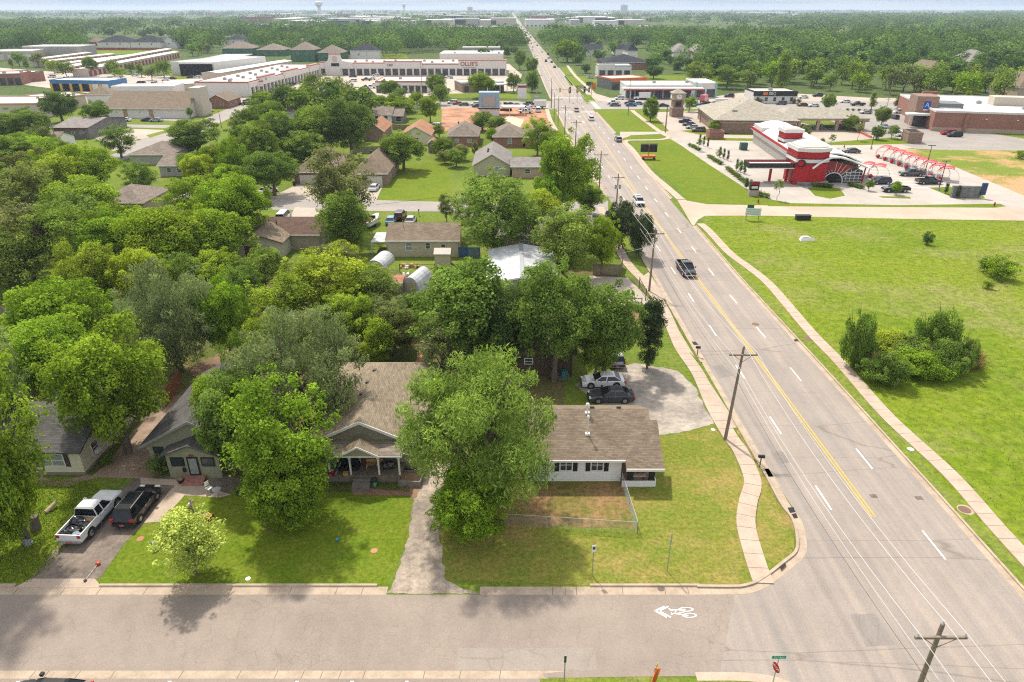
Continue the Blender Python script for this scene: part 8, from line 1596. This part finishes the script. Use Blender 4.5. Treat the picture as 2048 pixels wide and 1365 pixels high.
def fence(pts, h, m, label, kind='board', z0=0, name='fence'):
 root = E(name, label, 'fence', (*pts[0], 0)); o = Vector(pts[0]); P = [Vector(p) - o for p in pts]; b = MB(); pb = MB(); first = True
 for a, c in zip(P[:-1], P[1:]):
  d = c - a; L = d.length; t = d / L; n = Vector((-t.y, t.x))
  k = max(1, int(L / (2.4 if kind != 'link' else 2.9)))
  for i in range(k + 1):
   q = a + t * L * i / k; p_ = MB()
   if kind == 'link': p_.cyl((*q, 0), (*q, h + .04), .022, None, 6)
   else: p_.cyl((*(q + n * .07), 0), (*(q + n * .07), h), .06, None, 4)
   p_.build('post', alum if kind == 'link' else (blackm if kind == 'rail' else m), root)
  if kind == 'board':
   w = .15; u = 0
   while u < L - .02:
    a_ = a + t * u; c_ = a + t * min(u + w - .015, L); hh = h - .02 * ((int(u * 10)) % 3); b.hexa([(*a_, z0), (*c_, z0), (*(c_ + n * .02), z0), (*(a_ + n * .02), z0)], [(*a_, hh), (*c_, hh), (*(c_ + n * .02), hh), (*(a_ + n * .02), hh)]); u += w
  elif kind == 'rail':
   for zz in (h * .45, h * .9): b.hexa([(*a, zz - .05), (*c, zz - .05), (*(c + n * .05), zz - .05), (*(a + n * .05), zz - .05)], [(*a, zz + .05), (*c, zz + .05), (*(c + n * .05), zz + .05), (*(a + n * .05), zz + .05)])
  else:
   pb.cyl((*a, h), (*c, h), .017, None, 6); u = -h
   while u < L:
    for s in (0, 1):
     u0, u1 = (u, u + h); za, zb = (0.03, h) if s == 0 else (h, .03);
     if u0 < 0: za = za + (zb - za) * (-u0) / h; u0 = 0
     if u1 > L: zb = zb - (zb - za) * (u1 - L) / (u1 - u0) ; u1 = L
     if u1 > u0 + .05: b.cyl((*(a + t * u0), za), (*(a + t * u1), zb), .0035, None, 3, cap=False)
    u += .11
 b.build({'board': 'boards', 'rail': 'rails', 'link': 'wire_mesh'}[kind], m, root)
 if pb.v: pb.build('top_rail', alum, root)
fence(GP([(1003, 1050), (1274, 1067)]), 1.15, alum, 'chain-link fence running along the front of the worn lawn', 'link')
fence(GP([(1274, 1067), (1243, 968)]), 1.15, alum, 'chain-link fence running back to the white corner house porch', 'link')
fence(GP([(-90, 640), (27, 640)]), 1.9, woodg, 'grey board fence at the left edge')
fence(GP([(333, 815), (350, 790), (364, 770)]), 1.9, woodo, 'orange cedar board fence at the end of the concrete drive')
fence(GP([(702, 309), (768, 306)]), 2.0, woodg, 'grey board fence between the two garages')
fence(GP([(1186, 550), (1240, 552), (1245, 535)]), 1.9, wood, 'brown board gate under the lime green tree')
fence(GP([(1277, 578), (1290, 602)]), 1.9, blackm, 'short black rail fence beside the concrete yard', 'rail')
fence(GP([(1225, 612), (1283, 612)]), 1.2, plain('dark_rail', (.07, .03, .03)), 'long dark rail fence at the front of the concrete yard', 'rail')
fence(GP([(800, 546), (870, 546)]), 1.5, wood, 'rough post and rail fence in front of the beige house garden', 'rail')
fence(GP([(785, 260), (870, 262)]), 1.8, wood, 'brown board fence behind the white cottage'); fence(GP([(918, 515), (960, 515)]), 1.8, plain('blue_tarp', (.03, .09, .20)), 'blue tarpaulin covered fence beside the beige house')
fence(GP([(502, 545), (540, 545)]), 1.7, woodg, 'grey wooden fence under the cream gabled house'); fence(GP([(188, 101), (254, 101)]), 2.4, redm, 'dark red fence below the black-roofed houses'); fence(GP([(254, 101), (330, 101)]), 2.4, woodo, 'golden wood fence below the black-roofed houses')
x0, y0_ = G(1940, 210); x1, y1_ = G(1998, 211); b = MB(); b.box(0, x1 - x0, 0, .4, 0, 2.4); [b.box(i * 4.0, i * 4.0 + .6, -.1, .5, 0, 2.6) for i in range(int((x1 - x0) / 4))]; tag(b.build('brick_wall', brick_r, None, (x0, y0_, 0)), 'long red brick boundary wall behind the grocery roof', 'wall')
x, y = G(1740, 290);
r_ = E('parking_wall', 'low red-edged kerb wall along the bank drive-through', 'wall', (*G(1675, 246), 0)); d = Vector(G(1742, 277)) - Vector(G(1675, 246)); b = MB(); n = Vector((-d.y, d.x)).normalized() * .15; b.hexa([(*(-n), 0), (*(d - n), 0), (*(d + n), 0), (*n, 0)], [(*(-n), .7), (*(d - n), .7), (*(d + n), .7), (*n, .7)]); b.build('wall', plain('red_edge', (.42, .10, .08)), r_)
# ------------------------------------------------------------------ small things near the camera
bagm = plain('black_plastic', (.012, .012, .014), .25, var=0, spec=.6)
def blob(name, lb, cat, loc, r, m, seed=1, parent=None, group=None):
 b = MB(); b.ball((0, 0, r[2] * .85), r, 0, 12, 8, .16, random.Random(seed)); o = b.build(name, m, None, loc, smooth=False); return tag(o, lb, cat, group)
M_ = pick.matrix_basis if False else Matrix.Translation(pick.location) @ pick.rotation_euler.to_matrix().to_4x4()
for i, (u, v, rr, mm_, lb) in enumerate(((-1.2, .35, (.55, .45, .4), bagm, 'large black rubbish bag at the left of the pickup bed'), (-1.5, -.4, (.5, .4, .36), bagm, 'black rubbish bag at the right of the pickup bed'), (-2.2, .1, (.6, .42, .34), bagm, 'black rubbish bag in the middle of the pickup bed'), (-2.6, -.45, (.32, .3, .26), plain('pale_bag', (.3, .36, .42), .5), 'pale blue-grey bag in the rear of the pickup bed'), (-2.55, .55, (.35, .3, .3), bagm, 'small black bag by the pickup tailgate'), (-1.9, -.62, (.3, .24, .28), bagm, 'small black bag along the right bed side'))):
 blob('rubbish_bag', lb, 'bag', M_ @ Vector((u, v, .69)), rr, mm_, i, group='bags piled in the pickup bed')
b = MB(); rr = random.Random(2)
for i in range(7): x, y = -0.9 + rr.uniform(-.2, .15), rr.uniform(-.6, .6); b.hexa([(x - .25, y - .2, .7 + i * .03), (x + .25, y - .18, .72 + i * .03), (x + .2, y + .2, .75 + i * .04), (x - .22, y + .18, .7 + i * .03)], [(x - .25, y - .2, .74 + i * .03), (x + .25, y - .18, .76 + i * .03), (x + .2, y + .2, .8 + i * .04), (x - .22, y + .18, .74 + i * .03)])
o = b.build('cardboard_pile', plain('cardboard', (.45, .25, .10), .9), None, pick.location); o.rotation_euler = pick.rotation_euler; tag(o, 'pile of torn cardboard at the front of the pickup bed', 'cardboard')
x, y = G(480, 990); blob('rubbish_bag', 'black rubbish bag lying on the shaded lawn by the patio', 'bag', (x, y, 0), (.35, .28, .2), bagm, 8)
x, y = G(675, 1082); b = MB(); b.ball((0, 0, .13), .13); b.cyl((0, 0, .24), (0, 0, .28), .03, None, 6); tag(b.build('blue_ball', plain('ball_blue', (.02, .25, .5), .4), None, (x, y, .012)), 'small blue ball on the front lawn', 'ball')
x, y = G(363, 966); r_ = E('planter', 'round black planter at the foot of the brick steps', 'planter', (x, y, 0)); b = MB(); b.cyl((0, 0, 0), (0, 0, .38), .22, .3, 12); b.build('pot', blackm, r_); b = MB(); b.ball((0, 0, .42), (.26, .26, .12)); b.build('soil', dirtb, r_)
a, c = Vector((*G(196, 1131), .12)), Vector((*G(171, 1163), .08)); r_ = E('string_trimmer', 'orange string trimmer lying across the drive apron', 'string trimmer', (*a.xy, 0)); c -= Vector((*a.xy, 0)); a = Vector((0, 0, .12)); b = MB(); b.cyl(a, c, .018, None, 6); m_ = a.lerp(c, .35); b.cyl(m_, m_ + Vector((.12, .05, .22)), .015, None, 5); b.build('shaft', alum, r_); b = MB(); b.ball(a + Vector((0, .05, .03)), (.2, .15, .14), 0, 8, 6); b.build('engine', plain('tool_red', (.55, .06, .02), .4), r_); b = MB(); b.cyl(c, c + Vector((0, 0, .08)), .12, .1, 10); b.build('cutting_head', blackm, r_)
x, y = G(420, 985); r_ = E('garden_chair', 'white garden chair with a slatted back on the patio', 'chair', (x, y, .03), R(-30)); b = MB(); b.box(-.24, .24, -.24, .24, .43, .47); b.build('seat', trimw, r_); b = MB(); b.box(-.24, -.2, -.22, -.19, .47, 1.05); b.box(-.24, -.2, .19, .22, .47, 1.05); [b.box(-.235, -.205, -.19, .19, .6 + k * .16, .7 + k * .16) for k in range(3)]; b.build('backrest', trimw, r_)
for sx in (-.2, .2):
 for sy in (-.2, .2): b = MB(); b.cyl((sx, sy, 0), (sx, sy, .43), .022, None, 5); b.build('leg', trimw, r_)
x, y = G(436, 992); r_ = E('garden_table', 'small round white garden table beside the white chair', 'table', (x, y, .03)); b = MB(); b.cyl((0, 0, .66), (0, 0, .69), .36, None, 20); b.build('tabletop', alum, r_)
for k in range(3): a_ = R(120 * k + 30); b = MB(); b.tube([(.08 * math.cos(a_), .08 * math.sin(a_), .66), (.2 * math.cos(a_), .2 * math.sin(a_), .3), (.32 * math.cos(a_), .32 * math.sin(a_), 0)], .02, 5); b.build('leg', trimw, r_)
PZ = .742
def onp(px, py, z=PZ): x, y = G(px, py, z); return (x, y, z)
l_ = onp(666, 948); r_ = E('cool_box', 'red cool box with a blue lid at the left end of the porch', 'cool box', l_); b = MB(); b.box(-.28, .28, -.2, .2, 0, .36); b.build('box', red, r_); b = MB(); b.box(-.18, .22, -.12, .2, .37, .62); b.build('blue_bag', plain('bag_blue', (.02, .08, .3)), r_)
l_ = onp(677, 948); r_ = E('pushchair', 'folded black and grey pushchair beside the cool box', 'pushchair', l_, R(60)); b = MB(); b.tube([(-.45, 0, .1), (0, 0, .5), (.4, 0, .95)], .03, 6); b.tube([(-.3, .2, .6), (0, .2, .5), (.35, .2, .05)], .03, 6); b.build('frame', steel, r_); b = MB(); b.ball((.05, .1, .55), (.35, .16, .22), 0, 8, 6); b.build('seat', blackm, r_)
for s in (-.45, .38): b = MB(); b.cyl((s, .05, .12), (s, .12, .12), .12, None, 10); b.build('wheel', tyre, r_)
l_ = onp(699, 938); r_ = E('sofa', 'black sofa against the porch wall left of the door', 'sofa', l_); b = MB(); b.box(-.85, .85, -.4, .3, .1, .42); b.build('seat', blackm, r_); b = MB(); b.box(-.85, .85, .2, .4, .1, .85); b.build('backrest', blackm, r_)
for s in (-1, 1): b = MB(); b.box(s * .85 - .1, s * .85 + .1, -.4, .4, .1, .6); b.build('armrest', blackm, r_)
l_ = onp(692, 950); b = MB(); b.box(-.22, .22, -.16, .16, 0, .3); b.box(-.2, .2, -.14, .14, .3, .31); tag(b.build('cardboard_box', plain('cardboard', (.45, .25, .10), .9), None, l_), 'small cardboard box in front of the black sofa', 'box')
l_ = onp(750, 936); r_ = E('bench', 'yellow wooden bench against the porch wall right of the door', 'bench', l_); b = MB(); b.box(-.75, .75, -.2, .22, .42, .47); b.build('seat', plain('bench_wood', (.42, .26, .09), .6), r_); b = MB(); b.box(-.75, .75, .18, .22, .55, .85); b.build('backrest', plain('bench_wood', (.42, .26, .09), .6), r_)
for s in (-.7, .7): b = MB(); b.box(s - .03, s + .03, -.2, -.14, 0, .42); b.box(s - .03, s + .03, .17, .22, 0, .8); b.build('leg', plain('bench_wood', (.42, .26, .09), .6), r_)
l_ = onp(777, 938); r_ = E('covered_grill', 'barbecue grill under a slumped black cover at the right of the porch', 'grill', l_); b = MB(); b.ball((0, 0, .45), (.75, .35, .42), 0, 12, 8, .12, random.Random(5)); b.build('cover', bagm, r_); b = MB(); [b.cyl((u, -.1, 0), (u, -.1, .3), .03, None, 5) for u in (-.5, .5)]; b.build('legs', steel, r_)
l_ = G(750, 972); r_ = E('flower_pot', 'teal flower pot with dark leaves beside the wooden steps', 'flower pot', (*l_, 0)); b = MB(); b.cyl((0, 0, 0), (0, 0, .3), .13, .18, 10); b.build('pot', plain('teal_glaze', (.10, .38, .30), .4), r_); b = MB(); b.ball((-.1, .2, .4), (.28, .25, .3), 0, 8, 6, .25, random.Random(4)); b.build('plant', plain('dark_leaf', (.03, .05, .02)), r_)
l_ = G(822, 965); r_ = E('wooden_planter', 'dark weathered wooden planter box at the right end of the porch', 'planter', (*l_, 0), R(-6)); b = MB(); b.box(-1.0, 1.0, -.6, -.5, 0, .55); b.box(-1.0, 1.0, .9, 1.0, 0, .55); b.box(-1, -.9, -.5, .9, 0, .55); b.box(.9, 1, -.5, .9, 0, .55); b.build('frame', woodg, r_); b = MB(); b.box(-.89, .89, -.49, .89, .0, .4); b.build('soil', dirtb, r_)
l_ = G(1275, 958, .5); r_ = E('porch_bench', 'pale cushioned bench on the porch of the white corner house', 'bench', (*l_, .501)); b = MB(); b.box(-.65, .65, -.2, .25, .38, .46); b.build('seat', plain('pale_cushion', (.45, .36, .28)), r_); b = MB(); b.box(-.65, .65, .2, .26, .46, .85); b.build('backrest', plain('red_brown_frame', (.2, .06, .04)), r_)
for s in (-.6, .6): b = MB(); b.box(s - .03, s + .03, -.2, .25, 0, .38); b.build('leg', plain('red_brown_frame', (.2, .06, .04)), r_)
for px, py, m, lb in ((783, 358, plain('bin_teal', (.03, .16, .16), .5), 'teal wheeled bin beside the brick garage'), (778, 353, blackm, 'dark wheeled bin beside the brick garage'), (589, 372, blackm, 'dark wheeled bin at the white garage door house'), (1128, 758, plain('bin_teal', (.03, .16, .16), .5), 'teal wheeled bin at the brown board building steps')):
 x, y = G(px, py); r_ = E('wheeled_bin', lb, 'bin', (x, y, 0)); b = MB(); b.hexa([(-.25, -.28, .08), (.25, -.28, .08), (.25, .28, .08), (-.25, .28, .08)], [(-.32, -.36, 1.0), (.32, -.36, 1.0), (.32, .36, 1.0), (-.32, .36, 1.0)]); b.build('body', m, r_); b = MB(); b.box(-.34, .34, -.38, .4, 1.001, 1.07); b.build('lid', m, r_)
rr = random.Random(12)
for i, (px, py) in enumerate(((806, 535), (816, 540), (826, 536), (812, 552), (795, 560))):
 x, y = G(px, py); b = MB()
 for k in range(6): u, v = rr.uniform(-.7, .7), rr.uniform(-.5, .5); a = rr.uniform(.2, .6); b.hexa([(u, v, 0), (u + a, v + .1, 0), (u + a * .8, v + a, 0), (u - .1, v + a * .7, 0)], [(u + .05, v, a), (u + a, v, a * .8), (u + a * .9, v + a, a), (u, v + a, a * .6)])
 tag(b.build('scrap_pile', trimw if i % 2 else plain('cardboard', (.45, .25, .10), .9), None, (x, y, 0)), ('leftmost heap of brown scrap by the garden fence', 'white heap of scrap by the garden fence', 'rightmost brown heap of scrap by the garden fence', 'white scrap heap right behind the arched shed', 'brown scrap heap beside the rusty-roofed store')[i], 'scrap pile')
x, y = G(72, 1058); r_ = E('tree_stump', 'twiggy brown stump in the long grass left of the pickup', 'stump', (x, y, 0)); b = MB(); b.cyl((0, 0, 0), (.1, .1, 1.2), .42, .3, 9); b.build('trunk', bark, r_); b = MB(); rr = random.Random(6)
for i in range(26): a_ = rr.uniform(0, 6.28); b.cyl((0, 0, .2 + rr.random() * .6), (.8 * math.cos(a_), .8 * math.sin(a_), rr.uniform(.6, 1.9)), .03, .008, 4)
b.build('twigs', bark, r_)
x, y = G(93, 1028); b = MB(); b.cyl((0, 0, .15), (.35, .9, .45), .2, .16, 9); b.cyl((.35, .9, .45), (.4, 1.1, .75), .1, .05, 7); tag(b.build('log', plain('split_wood', (.36, .27, .18), .9), None, (x, y, 0)), 'pale cut log leaning in the long grass behind the stump', 'log')
def tufts(name, lb, region, n, hgt, col, seed, cat='grass'):
 r = np.random.RandomState(seed); W = GP(region); xs_ = [p[0] for p in W]; ys_ = [p[1] for p in W]; V = []; T_ = []; k = 0
 while k < n:
  x = r.uniform(min(xs_), max(xs_)); y = r.uniform(min(ys_), max(ys_))
  if not inpoly(x, y, W): continue
  k += 1; a = r.uniform(0, 6.28); l = hgt * r.uniform(.5, 1.3); w = .035 + hgt * .05; dx, dy = math.cos(a) * w, math.sin(a) * w; lx, ly = r.normal(size=2) * l * .45
  V += [(x - dx, y - dy, 0), (x + dx, y + dy, 0), (x + dx * .3 + lx, y + dy * .3 + ly, l), (x - dx * .3 + lx, y - dy * .3 + ly, l)]; T_ += [r.rand()] * 4
 me = quads_mesh(name, np.array(V), np.array(T_), leaf); o = bpy.data.objects.new(name, me); COL.objects.link(o); hue(o, col); tag(o, lb, cat, kind='stuff')
tufts('dry_grass', 'straw-coloured dry grass under the left of the thicket', [(1700, 690), (1735, 695), (1770, 740), (1740, 750), (1705, 725)], 1500, .8, (.16, .125, .06), 1)
tufts('dry_grass', 'straw-coloured dry grass under the right of the thicket', [(1880, 720), (1930, 700), (1965, 720), (1960, 740), (1890, 745)], 2200, .9, (.16, .125, .06), 2)
tufts('tall_grass', 'uncut grass of the green field', [(1412, 440), (1540, 570), (1740, 770), (1900, 930), (2048, 1080), (2048, 440)], 12000, .14, (.11, .15, .02), 3)
tufts('long_grass', 'long shaded grass left of the asphalt drive', [(-40, 1165), (60, 1165), (90, 1140), (180, 1045), (205, 985), (180, 962), (80, 962), (-40, 965)], 12000, .12, (.11, .15, .02), 5)
# ------------------------------------------------------------------ person with the mower
skin = plain('skin', (.42, .24, .17), .6, var=.04)
def skinned(name, pts, edges, rad, m, parent, sub=1):
 me = bpy.data.meshes.new(name); me.from_pydata(pts, edges, []); o = bpy.data.objects.new(name, me); COL.objects.link(o)
 md = o.modifiers.new('skin', 'SKIN'); md.use_smooth_shade = True; sv_ = me.skin_vertices[0].data
 for i, r in enumerate(rad): sv_[i].radius = (r, r) if not isinstance(r, tuple) else r
 sv_[0].use_root = True; s = o.modifiers.new('sub', 'SUBSURF'); s.levels = sub; s.render_levels = sub
 bpy.context.view_layer.update(); me2 = bpy.data.meshes.new_from_object(o.evaluated_get(bpy.context.evaluated_depsgraph_get())); me2.materials.clear(); me2.materials.append(m); o.modifiers.clear(); o.data = me2; bpy.data.meshes.remove(me)
 o.parent = parent; return o
x, y = G(386, 1032); px_, py_ = x - .1, y; who = E('person', 'person in a white shirt and cap bending to push a mower over the lawn', 'person', (px_, py_, .01), R(-12))
B_ = [(0, 0, .95), (.06, 0, 1.15), (.16, 0, 1.38), (.20, 0, 1.50), (.26, 0, 1.62), (.31, 0, 1.70),      # pelvis..head
      (.0, .1, .9), (.18, .11, .5), (.05, .11, .09), (.2, .12, .05), (.0, -.1, .9), (-.08, -.11, .48), (-.3, -.11, .12), (-.16, -.12, .05),
      (.18, .19, 1.42), (.24, .25, 1.14), (.48, .2, 1.02), (.56, .2, 1.0), (.18, -.19, 1.42), (.24, -.25, 1.14), (.48, -.2, 1.02), (.56, -.2, 1.0)]
Ed = [(0, 1), (1, 2), (2, 3), (3, 4), (4, 5), (0, 6), (6, 7), (7, 8), (8, 9), (0, 10), (10, 11), (11, 12), (12, 13), (2, 14), (14, 15), (15, 16), (16, 17), (2, 18), (18, 19), (19, 20), (20, 21)]
Rd = [.13, .12, .14, .055, .095, .085, .085, .06, .042, .04, .085, .06, .042, .04, .055, .04, .03, .03, .055, .04, .03, .03]
for h_, s in ((17, 1), (21, -1)):
 bx_ = Vector(B_[h_])
 for k in range(4): i0 = len(B_); B_.append(tuple(bx_ + Vector((.05, s * (k - 1.5) * .02, .005)))); B_.append(tuple(bx_ + Vector((.075 - .004 * abs(k - 1), s * (k - 1.5) * .022, -.03)))); Ed += [(h_, i0), (i0, i0 + 1)]; Rd += [.009, .008]
 i0 = len(B_); B_.append(tuple(bx_ + Vector((.02, -s * .035, -.015)))); B_.append(tuple(bx_ + Vector((.045, -s * .04, -.035)))); Ed += [(h_, i0), (i0, i0 + 1)]; Rd += [.01, .009]
skinned('body', B_, Ed, Rd, skin, who)
skinned('shirt', [(.01, 0, .98), (.06, 0, 1.15), (.16, 0, 1.38), (.19, 0, 1.46), (.18, .19, 1.42), (.215, .225, 1.26), (.18, -.19, 1.42), (.215, -.225, 1.26)], [(0, 1), (1, 2), (2, 3), (2, 4), (4, 5), (2, 6), (6, 7)], [.155, .15, .165, .075, .08, .065, .08, .065], trimw, who)
skinned('trousers', [(0, 0, .95), (.0, .1, .88), (.18, .11, .5), (.06, .11, .12), (.0, -.1, .88), (-.08, -.11, .48), (-.29, -.11, .14)], [(0, 1), (1, 2), (2, 3), (0, 4), (4, 5), (5, 6)], [.145, .1, .075, .06, .1, .075, .06], plain('khaki_cloth', (.20, .17, .12), .9), who)
b = MB(); b.ball((.31, 0, 1.73), (.115, .1, .08), 0, 12, 7); b.box(.36, .5, -.07, .07, 1.70, 1.715); b.build('cap', plain('grey_cap', (.2, .2, .21)), who)
b = MB(); b.ball((.405, 0, 1.63), (.018, .014, .02), 0, 6, 5); [b.ball((.385, s * .035, 1.665), .011, 0, 6, 5) for s in (-1, 1)]; b.build('face_features', plain('dark_eye', (.05, .03, .02)), who)
for s, q in ((1, (.1, .11, 0)), (-1, (-.24, -.11, .02))): b = MB(); b.ball((q[0] + .05, q[1], q[2] + .06), (.14, .055, .06), 0, 8, 6); b.build('shoe', blackm, who)
mw = E('lawn_mower', 'red petrol lawn mower pushed by the person in white', 'lawn mower', (px_ + .6 * math.cos(R(-12)), py_ + .6 * math.sin(R(-12)), .01), R(-12))
b = MB(); b.prism([(.5, -.28), (1.15, -.28), (1.25, -.15), (1.25, .15), (1.15, .28), (.5, .28)], .12, .3); b.build('deck', plain('tool_red', (.55, .06, .02), .4), mw); b = MB(); b.cyl((.85, 0, .3), (.85, 0, .5), .17, .14, 12); b.box(.98, 1.1, -.1, .1, .3, .42); b.build('engine', blackm, mw)
for u in (.58, 1.15):
 for s in (-1, 1): b = MB(); b.cyl((u, s * .29, .11), (u, s * .34, .11), .11, None, 12); b.build('wheel', tyre, mw)
b = MB(); [b.cyl((.5, s * .2, .25), (0.02, s * .2, 1.0), .014, None, 6) for s in (-1, 1)]; b.cyl((.02, -.2, 1.0), (.02, .2, 1.0), .014, None, 6); b.build('handle', blackm, mw); b = MB(); b.ball((.3, 0, .42), (.22, .18, .14), 0, 8, 6); b.build('grass_bag', plain('grey_bag', (.12, .12, .12)), mw)
# ------------------------------------------------------------------ haze
hz = MB().box(-24000, 24000, -300, 24500, -1.5, 74);
hm = bpy.data.materials.new('haze_air'); hm.use_nodes = True; ht = hm.node_tree
ht.nodes.remove(ht.nodes['Principled BSDF']); pv = ht.nodes.new('ShaderNodeVolumePrincipled')
pv.inputs['Color'].default_value = (.66, .78, .92, 1); pv.inputs['Density'].default_value = .00011; pv.inputs['Anisotropy'].default_value = .15
ht.links.new(pv.outputs[0], ht.nodes['Material Output'].inputs['Volume'])
o = hz.build('haze', hm); o['kind'] = 'stuff'; o['label'] = 'thin pale haze over the far suburbs'; o['category'] = 'haze'
